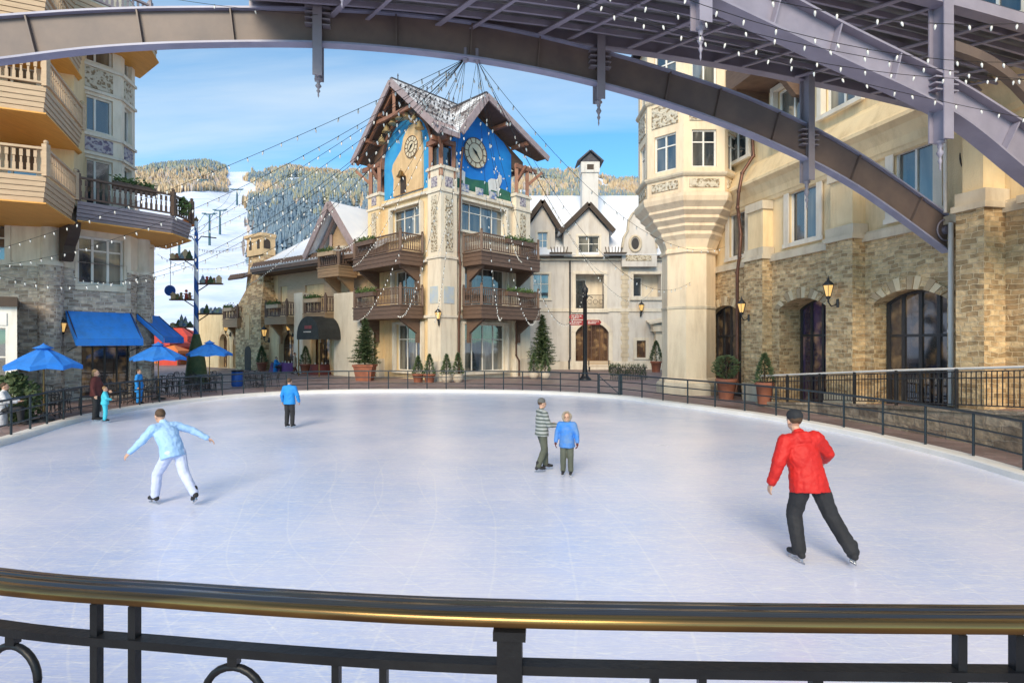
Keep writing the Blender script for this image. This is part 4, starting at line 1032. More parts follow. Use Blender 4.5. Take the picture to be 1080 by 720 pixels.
m=MB()
def barge(p,q,w_=.42): 
    m.bar(p+Vector((0,0,-.05)),q+Vector((0,0,-.05)),.12,w_)
barge(tpos(4.27,-.92,20.35),tpos(-1.08,-.92,zA(-1.08)+.03)); barge(tpos(4.27,-.92,20.35),tpos(9.3,-.92,zA(9.3)+.03))
barge(tpos(-1.08,PB,19.02),tpos(-1.08,.8,zB(.8)+.05)); barge(tpos(-1.08,PB,19.02),tpos(-1.08,9.4,zB(9.4)+.05)); m.bar(QA(-1.06,-.9,.06),QA(-1.06,.65,.06),.12,.32)
m.build('bargeboard','wood_pink',tw)
m=MB(); 
m.bar(tpos(4.27,-.88,20.53),tpos(4.27,9.3,20.53),.25,.14); m.bar(tpos(-1.03,PB,19.22),tpos(2.6,PB,19.22),.22,.12); m.build('ridge_cap','roof_slate',tw)
# exposed purlin ends and rafters below the overhangs
m=MB()
for a_,z_ in ((1.0,zA(1.0)-.3),(2.6,zA(2.6)-.3),(4.27,19.95),(5.9,zA(5.9)-.3),(7.5,zA(7.5)-.3)): m.bar(tpos(a_,-.8,z_),tpos(a_,.6,z_),.22,.26)
for b_ in (1.4,PB,5.2,7.2): m.bar(tpos(-.95,b_,zB(b_)-.28),tpos(.6,b_,zB(b_)-.28),.22,.26)
for e_ in (-.6,9.1):
    m.bar(tpos(4.27,-.55,19.95),tpos(e_,-.55,zA(e_)-.25),.16,.2)
m.build('rafters','wood_red',tw)
m=MB(); m.bar(tpos(2.2,-.6,18.15),tpos(6.35,-.6,18.15),.2,.24); m.bar(tpos(4.27,-.6,18.2),tpos(4.27,-.6,19.9),.2,.2); m.build('truss','wood_red',tw)
# rows of dark snow hooks over the snowy roof
m=MB(); rr_=random.Random(6)
for k_ in range(5):
    for i_ in range(24):
        b_=-.9+i_*.42; a_=-.6+k_*.95
        if b_>.6 and zB(b_)>zA(a_)-.1: continue
        z_=zA(a_)+.28; m.bar(tpos(a_,b_,z_-.05),tpos(a_-.1,b_,z_+.12),.10,.05)
m.build('snow_hook_rows','roof_slate',tw)
# snow guards / ragged shingle eave
m=MB()
for i in range(7):
    b=-1.1+i*.26; z=zA(-1.0)+.3
    m.bar(tpos(-1.05,b,z-.1),tpos(-.6,b,z+.42),.16,.05)
for i in range(14): m.bar(tpos(-.2+i*.0,9.25,16)+Vector((i*.02,0,0)),tpos(-.2,9.25,16.2),.02,.02) if False else None
for i in range(12): 
    b=6.8+i*.24; m.bar(tpos(-1.1,b,zB(b)+.2),tpos(-.7,b,zB(b)+.6),.14,.05)
m.build('snow_guard','wood_pink',tw)
m=MB(); 
for b in (1.5,4.0,6.5): m.lathe(tpos(4.27,b-1.8,20.55),[(.04,0),(.03,.3),(.06,.36),(.001,.55)],6)
m.build('ridge_finials','roof_slate',tw)
# balconies: part balcony > railing, brackets
def balcony(fr,s0,s1,dep,zb,zd,zr,par,mt,mr,d0=0,step=.17):
    m=MB(); m.fbox(fr,s0,s1,zb,zd,d0,dep)
    for k in range(1,3): z=zb+(zd-zb)*k/3; m.fbox(fr,s0-.03,s1+.03,z,z+.05,d0,dep+.03)
    m.fbox(fr,s0-.06,s1+.06,zd,zd+.08,d0,dep+.06)
    B=m.build('balcony',mt,par)
    r=MB(); b=MB(); pts=[fr.p(s0+.08,0,d0),fr.p(s0+.08,0,dep-.08),fr.p(s1-.08,0,dep-.08),fr.p(s1-.08,0,d0)]
    railing_path(r,b,[(p.x,p.y) for p in pts],zd+.08,zr-zd-.08,step)
    r.build('railing',mr,B); b.build('baluster_infill',mr,B)
    k=MB()
    for s in (s0+.45,s1-.45):
        f2=Fr(fr.p(s,0).x,fr.p(s,0).y,fr.n.x,fr.n.y)
        k.ext(f2,[(d0,zb),(dep-.25,zb),(dep-.35,zb-.2),(d0+.25,zb-1.5),(d0,zb-1.6)][:3]+[(dep-.5,zb-.25),(d0+.22,zb-.95),(d0+.22,zb-1.6),(d0,zb-1.6)],-.11,.11)
    k.build('bracket_pair',mt,B)
    return B
for fr in (TL,TR):
    balcony(fr,1.85,7.55,1.8,7.65,8.45,9.7,tw,'wood_brown','wood_brown')
    balcony(fr,1.85,7.55,1.8,4.2,5.0,6.2,tw,'wood_brown','wood_brown')
# downpipe at the corner and right pillar
pipe(TR,[(1.42,15.3,.5),(1.42,13.9,.3),(1.42,8.5,.12),(1.42,7.7,.25),(1.42,4.6,.2),(1.42,4.1,.12),(1.42,.2,.12)],.07,'copper','copper downpipe at the near corner of the clock tower')
pipe(TR,[(6.9,4.1,.1),(6.9,1.7,.1),(7.1,1.3,.2),(7.1,.2,.2)],.06,'copper','short copper downpipe right of the tower glazed doors')
lantern(TL.p(.15,3.9,.02),-.1,-1,.9,'black lantern on the corner pillar of the clock tower',.3)
# ================================================================ LEFT LODGE
L0=Vector((-17.0,26.2))
LA=Fr(L0.x,L0.y,-.584,-.811,.811,-.584)     # a grows towards the viewer
lodge=thing('lodge_building','tall lodge with stone base, cream bay and stacked wooden balconies on the left','building',(L0.x,L0.y,PZ))
pC=LA.p(1.01,0); LC=Fr(pC.x,pC.y,-.2,1,1,0)           # chamfer face going away
pD=LC.p(2.45,0); LD=Fr(pD.x,pD.y,-.55,.83,1,0)
pN=LA.p(4.2,0); LN=Fr(pN.x,pN.y,-.97,-.24,.2,-1)       # recessed wall towards the left
win=LA.box(82,131,251,300.5); shop=LA.box(86,137,352,404)
shop=(shop[0],shop[1],.25,3.4)
print('LA',win,shop)
ST=6.15
m=MB(); wall(m,LA,1.01,4.2,-.1,ST-1.2,[shop]); wall(m,LC,0,2.45,-.1,ST-.3,[(.5,1.9,.25,3.3)]); wall(m,LD,0,6,-.1,ST-.3,[(1,3.4,.25,3.2)]); wall(m,LN,0,3.0,-.1,ST-.3,[])
win2=(win[0],win[1],max(win[2],5.2),win[3])
m2=MB(); wall(m2,LA,1.01,4.2,ST-1.2,8.1,[win2],d=0)
m.build('stone_wall','masonry_grey',lodge)
# stone up to the window on either side
m=MB(); wall(m,LA,1.01,4.2,ST-1.2,ST-.3,[(win[0]-.1,win[1]+.1,ST-1.25,ST)],d=.03); m.build('stone_wall','masonry_grey',lodge)
wall(m2,LC,0,2.45,ST-.3,8.1,[(.9,1.5,5.9,7.6)]); wall(m2,LD,0,6,ST-.3,8.1,[]); wall(m2,LN,0,9,ST-.3,8.6,[(1.3,2.1,6.0,7.9)])
m2.build('stucco_wall','stucco_cream',lodge)
window(lodge,LA,*win2,cols=3,tr=.72,sur=.0,fw=.09); window(lodge,LC,.9,1.5,5.9,7.6,cols=1,sur=.12); window(lodge,LN,1.3,2.1,6.0,7.9,cols=1,sur=.2,tr=.5)
window(lodge,LA,*shop,cols=4,tr=.7,fmat='frame_dark',pmat='pane_shop',name='shop_window',fw=.06)
window(lodge,LC,.5,1.9,.25,3.3,cols=2,tr=.7,fmat='frame_dark',pmat='pane_shop',name='shop_window')
window(lodge,LD,1,3.4,.25,3.2,cols=2,tr=.7,fmat='frame_dark',pmat='pane_shop',name='shop_window')
# corner half columns and string course
m=MB(); 
for fr,a in ((LA,3.95),(LC,1.0)):
    c=fr.p(a,0,.05); m.lathe((c.x,c.y,0),[(.42,-.1),(.42,ST-.3)],10)
m.build('stone_column','masonry_grey',lodge)
m=MB()
for fr,a in ((LA,3.95),(LC,1.0)):
    c=fr.p(a,0,.05); m.lathe((c.x,c.y,0),[(.47,ST-.3),(.47,ST-.15),(.34,ST-.05),(.32,8.0),(.45,8.1),(.45,8.3)],12)
m.fbox(LN,0,9,ST-.35,ST-.2,0,.1); m.fbox(LC,0,2.45,ST-.35,ST-.2,0,.1); m.build('column_shaft','trim_cream',lodge)
# upper bay : faces A' and C'
UA1=1.39; pU=LA.p(UA1,0); LU=Fr(pU.x,pU.y,-.2,1,1,0)
U1=1.3; pV=LU.p(U1,0); LV=Fr(pV.x,pV.y,-.8,.6,.5,1)
def zz(px,py): return LA.z(px,py)
wu=[(LA.box(73,118,171,196)),LA.box(70,119,96,141),LA.box(88,119,50,72)]
W_=[(1.75,4.0,8.7,10.75),(1.75,4.0,12.1,14.05),(1.75,4.0,15.5,17.2)]
a0=LA.a(119); a1=LA.a(64)
W_=[(a0,a1,8.6,10.75),(a0,a1,LA.z(119,143.5),LA.z(119,107)),(a0,a1,LA.z(119,72),LA.z(119,72)+1.9)]
print('upper',W_)
m=MB(); wall(m,LA,UA1,6.5,8.1,18.7,[w for w in W_]); wall(m,LU,0,U1,8.1,18.7,[(.3,1.0,w[2],w[3]) for w in W_]); wall(m,LV,0,7,8.1,18.7,[]); m.build('stucco_wall','stucco_cream',lodge)
for w in W_:
    window(lodge,LA,*w,cols=3,fw=.08); window(lodge,LU,.3,1.0,w[2],w[3],cols=1,fw=.07)
m=MB()
for z in (W_[0][3]+.2,W_[1][2]-.18,W_[1][3]+.2,W_[2][2]-.2): m.fbox(LA,UA1-.02,6.5,z-.06,z+.06,0,.1); m.fbox(LU,-.02,U1,z-.06,z+.06,0,.1)
m.build('moulding','trim_cream',lodge)
for zlo,zhi,mt in ((W_[0][3]+.32,W_[1][2]-.3,'relief_violet'),(W_[1][3]+.32,W_[2][2]-.32,'relief_cream')):
    m=MB(); m.fbox(LA,1.72,4.6,zlo,zhi,0,.04); m.fbox(LU,.25,1.05,zlo,zhi,0,.04); m.build('relief_panel',mt,lodge)
# near block walls (behind the near balconies), facing the rink
NB=Fr(-18.0,22.6,-.914,-.406,.4,-1)
NS=Fr(-18.0,22.6,-.406,.914,1,0)
m=MB(); wall(m,NB,0,14,8.1,18.7,[(1.2,2.9,8.5,10.6),(1.2,2.9,11.7,13.7),(1.2,2.9,14.9,16.8)]); wall(m,NS,0,4,8.3,18.7,[]); m.build('stucco_wall','stucco_gold',lodge)
for z0,z1 in ((8.5,10.6),(11.7,13.7),(14.9,16.8)): window(lodge,NB,1.2,2.9,z0,z1,cols=2,sur=.15,fw=.08)
# body + roof
m=MB(); m.slab([(-21.2,22.6),(-18.9,25.4),(-19.0,27.4),(-23,33),(-34,33),(-34,17)],-.1,18.6); m.build('body','stucco_cream',lodge)
m=MB(); m.slab([(-18.6,22.2),(-18.0,25.2),(-18.4,27),(-22.8,33.2),(-34,33.2),(-34,16.8)],18.72,19.0); m.build('roof','wood_brown',lodge)
# balconies wrapping the corner
FA=(-16.1,19.0)
def lodge_balc(pts,back,zb,zd,zr,mt,mr,step=.19,bal='flat'):
    poly=pts+back
    c=Vector((sum(p[0] for p in poly)/len(poly),sum(p[1] for p in poly)/len(poly)))
    def grow(e): return [((p[0]-n_[0]*e),(p[1]-n_[1]*e)) for p,n_ in zip(pts,[(-.9,.5)]*len(pts))]
    m=MB(); n=5; h_=(zd-zb)
    # stepped fascia boards : each board a little further out
    for k in range(n):
        e=.18*(k-n+1)/n
        pp=[]
        for i,p in enumerate(pts):
            P=Vector(p); a=Vector(pts[max(i-1,0)]); b=Vector(pts[min(i+1,len(pts)-1)])
            t1=(P-a).normalized() if i>0 else (b-P).normalized(); t2=(b-P).normalized() if i<len(pts)-1 else t1
            t_=(t1+t2).normalized(); nn=Vector((t_.y,-t_.x)); pp.append((P.x+nn.x*e,P.y+nn.y*e))
        m.slab(pp+back,zb+h_*k/n,zb+h_*(k+1)/n-.015)
    B=m.build('balcony',mt,lodge)
    s=MB(); s.slab(pp+back,zb-.06,zb-.01); 
    B2=MB(); q=[Vector(p) for p in pts]
    s.build('soffit','wood_soffit',B)
    r=MB(); b=MB(); railing_path(r,b,pts,zd,zr-zd,step,bal=bal)
    r.build('railing',mr,B); b.build('baluster_infill',mr,B)
    return B
ext=[(-17.6,22.2),(-15.4,25.0),(-15.55,26.7)]
back=[(-18.2,29.0),(-19.5,25),(-26,20),(-27,16.5)]
near=[(-26.5,14.4),FA]
lodge_balc(near+[(-17.55,22.1)],[(-19.5,24),(-26,20)],7.5,8.4,9.38,'wood_tan','wood_tan')
lodge_balc([(-17.56,22.22)]+ext[1:],back[:2],7.62,8.4,9.38,'wood_grey','wood_brown')  # shaded stretch: its shade is put into the darker wood colours
lodge_balc(near+[(-17.9,22.9)],[(-19.5,24),(-26,20)],10.6,11.5,12.45,'wood_tan','wood_tan')
lodge_balc(near+[(-17.9,22.9)],[(-19.5,24),(-26,20)],13.7,14.6,15.55,'wood_tan','wood_tan')
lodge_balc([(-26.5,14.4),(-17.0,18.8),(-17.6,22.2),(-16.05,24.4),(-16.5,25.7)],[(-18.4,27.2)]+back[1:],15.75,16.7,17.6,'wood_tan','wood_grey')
# carved corbels
for px_,py_,zt in ((-17.95,22.5,7.55),):
    fr=Fr(px_-.8*.81,py_+.8*.58,.811,-.584)
    m=MB(); m.ext(fr,[(-.2,zt-1.5),(.1,zt-1.5),(.35,zt-1.2),(.4,zt-.9),(.8,zt-.6),(1.0,zt-.3),(1.0,zt),(-.2,zt)],-.2,.2); m.build('corbel','wood_deep',lodge)
# white ground-floor shopfront at the far left
WS=Fr(at(18,400,20.5).x,20.5,-.95,-.3,.3,-1)
ws=thing('shopfront_bay','white panelled shopfront bay with a tall dark window at the far left','building',WS.p(0,PZ))
m=MB(); wall(m,WS,0,7,-.1,4.0,[(.35,1.15,.5,3.2),(1.7,3.2,.5,3.2)]); m.slab([(p.x,p.y) for p in (WS.p(0,0,-.01),WS.p(7,0,-.01),WS.p(7,0,-3),WS.p(0,0,-3))],-.1,3.98) if False else None
WE=Fr(WS.p(0,0).x,WS.p(0,0).y,-.68,.74,1,0); wall(m,WE,0,3.2,-.1,4.0,[]); m.build('wall','frame_white',ws)
m=MB(); m.slab([(p.x,p.y) for p in (WS.p(-.1,0,.2),WS.p(7,0,.2),WS.p(7,0,-3.5),WE.p(3.2,0,.1))],4.0,4.35); m.build('cornice','wood_deep',ws)
window(ws,WS,.35,1.15,.5,3.2,cols=2,tr=.6,fmat='frame_white',pmat='pane'); window(ws,WS,1.7,3.2,.5,3.2,cols=3,tr=.6,pmat='pane')
m=MB(); m.fbox(WS,.3,1.2,3.3,3.75,0,.04); m.build('panel','white_paint',ws)
# awnings
def awning(fr,a0,a1,zt,zb,dep,label,drop=.28):
    t=thing('awning',label,'awning',fr.p((a0+a1)/2,zt,0))
    m=MB(); m.grid([[fr.p(a,zt,.03),fr.p(a,(zt+zb)/2-.03,dep*.5),fr.p(a,zb,dep),fr.p(a,zb-drop,dep+.01)] for a in [a0+(a1-a0)*i/8 for i in range(9)]],False,False)
    for a in (a0,a1): m.poly([fr.p(a,zt,.03),fr.p(a,zb,dep),fr.p(a,zb-drop,dep),fr.p(a,zb-drop,dep-.05),fr.p(a,zt-.25,.03)])
    m.build('canvas','awning_blue',t)
    m=MB()
    for a in (a0+.05,a1-.05): m.tube([fr.p(a,zb-drop,dep-.05),fr.p(a,zb-drop-.25,.05)],.02,6); m.tube([fr.p(a,zt,.05),fr.p(a,zb,dep-.03)],.02,6)
    m.tube([fr.p(a0,zb,dep-.03),fr.p(a1,zb,dep-.03)],.022,6); m.build('frame','black_iron',t)
awning(LA,1.0,3.45,4.0,2.8,1.35,'wide blue canvas awning over the dark shop window of the stone lodge')
awning(LC,.5,2.9,4.0,2.9,1.2,'blue awning seen edge on round the corner of the stone lodge')
a=LA.a(84,.0); lantern(LA.p(3.6,2.9,.02),.811,-.584,.8,'small lantern under the left end of the wide blue awning',.25)

M('wood_mid',(.42,.27,.15),(.32,.2,.11),scale=2,rough=.6,bump=.2,stretch=(1,1,8))
# ================================================================ RESTAURANT WING LEFT OF THE TOWER
Q0=Vector((-10.7,40.2)); QF=Fr(Q0.x,Q0.y,-.80,.60,-.4,-1)
rest=thing('restaurant_building','warm stucco chalet with timber gable, arcade and stone chimney left of the clock tower','building',(Q0.x,Q0.y,PZ))
a_=lambda px,d=0: QF.a(px,d)
zt=lambda px,py,d=0: QF.z(px,py,d)
doors=[]
for x0,x1,y in ((232,240,352),(246,258,352),(295,311,350)):
    b0,b1=sorted((a_(x0),a_(x1))); doors.append((b0,b1,.2,zt((x0+x1)/2,y),(b1-b0)*.42,.5))
b0,b1=sorted((a_(330),a_(348))); doors.append((b0,b1,.2,3.3))
END=a_(206)
m=MB(); wall(m,QF,0,a_(262),-.1,5.2,[d for d in doors if d[0]<a_(262)]); wall(m,QF,a_(262),END,-.1,5.6,[d for d in doors if d[0]>a_(262)]); m.build('arcade_wall','stucco_gold',rest)
for d in doors: window(rest,QF,d[0],d[1],d[2],d[3],cols=2,tr=.6,d=-.4,rise=d[4] if len(d)>4 else 0,fmat='frame_brown',pmat='pane_warm',sur=.3 if len(d)>4 else .15,smat='gold_stucco',name='arched_door',rows=(2,6))
m=MB(); m.fbox(QF,a_(262),END,5.6,5.85,-.3,.15); m.build('coping','trim_stone',rest)
# piers
m=MB()
for x0,x1,zt_ in ((352,386,6.3),(310,319,6.6)):
    b0,b1=sorted((a_(x0,.7),a_(x1,.7))); m.fbox(QF,b0,b1,-.1,zt_,0.001,.7)
m.build('pier','stucco_cream',rest)
# upper storey set back, timber and stone
m=MB(); wops=[]
for r in ((358,367,287,311),(322,342,300,330),(296,303,302,322)):
    b=QF.box(*r,d=-.8); wops.append(b)
wall(m,QF,-1.5,a_(284),5.2,9.6,wops,d=-.8); m.build('upper_wall','wood_tan',rest)
for b in wops: window(rest,QF,*b,cols=2,tr=.6,d=-.95,fmat='frame_brown',pmat='pane_warm')
m=MB(); m.slab([(p.x,p.y) for p in (QF.p(-1.5,0,-.9),QF.p(END,0,-.9),QF.p(END,0,-9),QF.p(-1.5,0,-9))],-.1,5.15); m.slab([(p.x,p.y) for p in (QF.p(-1.5,0,-.9),QF.p(a_(270),0,-.9),QF.p(a_(270),0,-9),QF.p(-1.5,0,-9))],5.15,9.5); m.build('body','stucco_gold',rest)
# main eave roof with snow
ra,rb=-2.0,a_(276)
m=MB(); ze=zt(320,281,.9); print('eave',ze)
m.sheet([QF.p(ra,9.0,1.0),QF.p(rb,9.0,1.0),QF.p(rb,12.6,-5),QF.p(ra,12.6,-5)],.15); m.build('roof','snow',rest)
m=MB(); m.fbox(QF,ra,rb,8.7,9.0,.9,1.05); m.fbox(QF,ra,rb,8.55,8.9,-.8,.9)
for i in range(int((rb-ra)/.4)): 
    a=ra+i*.4; m.bar(QF.p(a,9.1,1.05),QF.p(a+.25,9.55,.75),.2,.07)
m.build('eave','wood_brown',rest)
m=MB(); xa,xb=a_(266),a_(251); m.sheet([QF.p(xa,8.3,.9),QF.p(xb,8.3,.9),QF.p(xb,9.6,-2),QF.p(xa,9.6,-2)],.15); 
for i in range(7): m.bar(QF.p(xa+i*.4,8.4,.95),QF.p(xa+i*.4+.2,8.85,.6),.18,.06)
m.build('side_roof','wood_brown',rest)
# big timber gable : frame placed on upper floor projecting
GF=Fr(QF.p(0,0,.6).x,QF.p(0,0,.6).y,QF.u.x,QF.u.y,QF.n.x,QF.n.y)
gp_=(GF.a(353),GF.z(353,216)); ge=(GF.a(329),GF.z(329,270)); k=(gp_[1]-ge[1])/(ge[0]-gp_[0]); print('gable',gp_,ge)
gr=(gp_[0]-3.3,gp_[1]-3.3*k)
m=MB(); m.ext(GF,[(ge[0]-.7,7.6),(ge[0]-.7,ge[1]+.2),(gp_[0],gp_[1]-.5),(gr[0]+.5,gr[1]+.2),(gr[0]+.5,7.6)],-1.0,-.7); m.build('gable_wall','wood_tan',rest)
m=MB()
for e in (ge,gr):
    m.sheet([GF.p(gp_[0],gp_[1],.5),GF.p(e[0],e[1],.5),GF.p(e[0],e[1],-7),GF.p(gp_[0],gp_[1],-7)],.22)
m.build('gable_roof','snow',rest)
m=MB()
for e in (ge,gr): m.bar(GF.p(gp_[0],gp_[1]-.02,.55),GF.p(e[0]+(.2 if e is ge else -.2),e[1]-.2,.55),.14,.5); m.bar(GF.p(gp_[0],gp_[1]-.3,-.3),GF.p(e[0],e[1]-.3,-.3),.2,.25)
m.bar(GF.p(gp_[0]+1.3,8.0,-.6),GF.p(gp_[0]+1.3,gp_[1]-2,-.6),.2); m.bar(GF.p(gp_[0]-1.3,8.0,-.6),GF.p(gp_[0]-1.3,gp_[1]-2,-.6),.2)
m.build('bargeboard','wood_pink',rest)
window(rest,GF,gp_[0]-.9,gp_[0]-.1,8.0,9.7,cols=1,d=-.66,sur=.12,sd=-.7)
# balconies
def rb_(x0,x1,yr,yd,yb,dep):
    b0,b1=sorted((a_(x0,dep),a_(x1,dep))); xm=(x0+x1)/2
    balcony(QF,b0,b1,dep,zt(xm,yb,dep),zt(xm,yd,dep),zt(xm,yr,dep),rest,'wood_mid','wood_brown',step=.24)
rb_(335,357,264,282,292,1.6); rb_(279,302,319,335,342,1.3); rb_(320,343,313,331,339,1.4); rb_(235,250,324,337,345,1.1)
# chimney tower
def chim(par):
    x0,x1=244,268
    c0,c1=sorted((a_(x0,1.2),a_(x1,1.2))); ctr=(c0+c1)/2; w=(c1-c0)/2; D0,D1=-1.0,1.25
    prof=[(1.12,.95,-.1),(1.12,.95,5.0),(1.05,.88,6.0),(.76,.62,7.4),(.66,.55,9.6),(.62,.5,12.2)]
    rows=[[QF.p(ctr-w*a,z,D0),QF.p(ctr+w*a,z,D0),QF.p(ctr+w*a,z,D0+(D1-D0)*b*.8),QF.p(ctr-w*a,z,D0+(D1-D0)*b*.8)] for a,b,z in prof]
    m=MB(); m.grid(rows,True,False); m.build('chimney','masonry_warm',par)
    m=MB(); a,b=.78,.78; 
    q=lambda a,b,z:[QF.p(ctr-w*a,z,D0-.1),QF.p(ctr+w*a,z,D0-.1),QF.p(ctr+w*a,z,D0+(D1-D0)*b*.8),QF.p(ctr-w*a,z,D0+(D1-D0)*b*.8)]
    m.grid([q(.68,.62,10.4),q(.68,.62,11.9),q(.76,.72,12.05),q(.76,.72,12.3)],True,False); m.poly(q(.76,.72,12.3))
    z0_=10.2; m.build('chimney_cap','gold_stucco',par)
    dd=D0+(D1-D0)*.62*.8
    m=MB(); 
    for aa in (-.35,.35): m.ext(QF,arcpts(ctr+aa*w-.22,ctr+aa*w+.22,11.55,.25)+[(ctr+aa*w-.22,10.95),(ctr+aa*w+.22,10.95)],dd,dd+.02)
    sf=Fr(QF.p(ctr-w*.69,0,0).x,QF.p(ctr-w*.69,0,0).y,QF.n.x,QF.n.y,.8,-.6)
    m.ext(sf,arcpts(-.6,.0,11.5,.3)+[(-.6,10.95),(.0,10.95)],0,.02)
    m.build('chimney_openings','wood_deep',par)
    d1=D0+(D1-D0)*.95*.8
    m=MB(); m.ext(QF,arcpts(ctr-.55,ctr+.55,1.8,.5)+[(ctr-.55,.15),(ctr+.55,.15)],d1,d1+.02); m.build('fireplace','wood_deep',par)
    m=MB(); m.fbox(QF,ctr-.35,ctr+.35,2.9,5.0,d1,d1+.05); m.build('panel','gold_stucco',par)
chim(rest)
# barrel entrance canopy
c0,c1=sorted((a_(313,2.6),a_(336,2.6))); cm=(c0+c1)/2; w=(c1-c0)/2
can=thing('entrance_canopy','black rounded entrance canopy with red lettering over the restaurant door','canopy',QF.p(cm,PZ,2.6))
m=MB(); arc=[(cm+w*math.cos(k),3.1+w*1.05*math.sin(k)) for k in [math.pi*j/14 for j in range(15)]]
m.grid([[QF.p(a,z,.75) for a,z in arc],[QF.p(a,z,2.6) for a,z in arc]],False,True); m.grid([[QF.p(c1,3.1,.75),QF.p(c1,3.1,2.6)],[QF.p(c1,2.85,.75),QF.p(c1,2.85,2.6)]],False,False)
m.grid([[QF.p(c0,3.1,.75),QF.p(c0,3.1,2.6)],[QF.p(c0,2.85,.75),QF.p(c0,2.85,2.6)]],False,False)
m.poly([QF.p(a,z,2.6) for a,z in arc]+[QF.p(c0,2.85,2.6),QF.p(c1,2.85,2.6)]); cv=m.build('canvas','awning_black',can)
m=MB(); xs=[-.5,-.3,-.1,.1,.3]
for x in xs: m.fbox(QF,cm+x*.9-.06,cm+x*.9+.06,3.62,3.86,2.61,2.625)
m.build('lettering','sign_red',cv)
m=MB()
for x in (-.42,-.3,-.18,-.06,.06,.18,.3,.42): m.fbox(QF,cm+x-.035,cm+x+.035,3.36,3.44,2.61,2.625)
m.build('lettering','white_paint',cv)
m=MB()
for a in (c0+.08,c1-.08): p=QF.p(a,PZ,2.5); m.tube([p,p+Vector((0,0,2.75))],.05,8)
m.build('pole','bronze',can)
for px,py,dd,lb in ((349,350,.72,'lantern right of the black entrance canopy'),(309,352,.1,'lantern between the arched door and the black entrance canopy'),(284,358,1.7,'lantern on the stone chimney of the restaurant'),(243,352,.1,'lantern between the two far arched doors of the restaurant')):
    lantern(QF.p(a_(px,dd),zt(px,py,dd),dd),QF.n.x,QF.n.y,1.1,lb,.4)

# ================================================================ PALE BUILDING RIGHT OF THE TOWER
BY=50.0; BF=Fr(0,BY,1,0,0,-1)
pb=thing('pale_building','pale gabled building with snowy roof between the clock tower and the cream hotel','building',(8,BY,PZ))
wn=[(563,579,289,315),(568,577.5,244,266)]
bo=[BF.box(*r) for r in [(562,579,289,315)]]
rec=[BF.box(607,637,289,326),BF.box(668,697,289,313)]
arch=BF.box(607,642,340,383)
sm=BF.box(671.5,681,359,377)
m=MB(); wall(m,BF,-3,16,-.1,10.4,bo+[rec[0]+(0,1.2),rec[1]+(0,1.2),(arch[0],arch[1],.9,arch[3],.9,.5),sm+(0,.25)]); m.build('wall','stucco_pale',pb)
window(pb,BF,*bo[0],cols=2,tr=.6,sur=.2); window(pb,BF,*sm,cols=1,fmat='frame_brown',pmat='pane_warm',sur=.25)
window(pb,BF,arch[0],arch[1],.9,arch[3],cols=4,d=-.45,rise=.9,fmat='frame_brown',pmat='pane_warm',sur=.35,rows=(2,6),name='arched_window')
window(pb,BF,rec[0][0]+.1,rec[0][0]+1.1,rec[0][2],rec[0][3]-.4,cols=1,d=-1.1,pmat='pane'); window(pb,BF,rec[1][0]+.1,rec[1][0]+1.0,rec[1][2]+.1,rec[1][3]-.2,cols=1,d=-1.1,pmat='pane')
m=MB()
for r in rec:
    m.poly([BF.p(r[0],r[2],-1.2),BF.p(r[1],r[2],-1.2),BF.p(r[1],r[3],-1.2),BF.p(r[0],r[3],-1.2)])
m.build('recess_wall','stucco_cream',pb)
m=MB()
for r,e in ((rec[0],.28),(rec[1],.22)):
    m.fbox(BF,r[0]-e,r[0],r[2],r[3],0,.08); m.fbox(BF,r[1],r[1]+e,r[2],r[3],0,.08); m.fbox(BF,r[0]-e,r[1]+e,r[3],r[3]+e,0,.1); m.fbox(BF,r[0]-e-.1,r[1]+e+.1,r[2]-.3,r[2]-.01,0,.2)
m.fbox(BF,-3,16,5.4,5.7,0,.1); m.fbox(BF,-3,16,10.05,10.3,0,.3); m.fbox(BF,-3,16,-.1,.9,0,.1)
m.build('moulding','trim_cream',pb)
m=MB(); r=BF.box(656,662,225,378); 
for i in range(24): m.fbox(BF,r[0]-(.1 if i%2 else 0),r[1]+(.1 if i%2 else 0),.9+i*.39,.9+i*.39+.37,0,.07)
m.build('quoin','trim_stone',pb)
# iron balcony rail
r=rec[0]; m=MB(); 
for z in (r[2]+.12,r[2]+1.25): m.fbox(BF,r[0],r[1],z,z+.05,-.06,-.01)
for i in range(22): a=r[0]+(r[1]-r[0])*(i+.5)/22; m.fbox(BF,a-.012,a+.012,r[2]+.12,r[2]+1.25,-.05,-.02)
for i in range(5):
    c=r[0]+(r[1]-r[0])*(i+.5)/5; m.tube([BF.p(c+.2*math.cos(k),r[2]+.68+.2*math.sin(k),-.03) for k in [2*math.pi*j/12 for j in range(13)]],.018,5,False)
m.build('iron_railing','black_iron',pb)
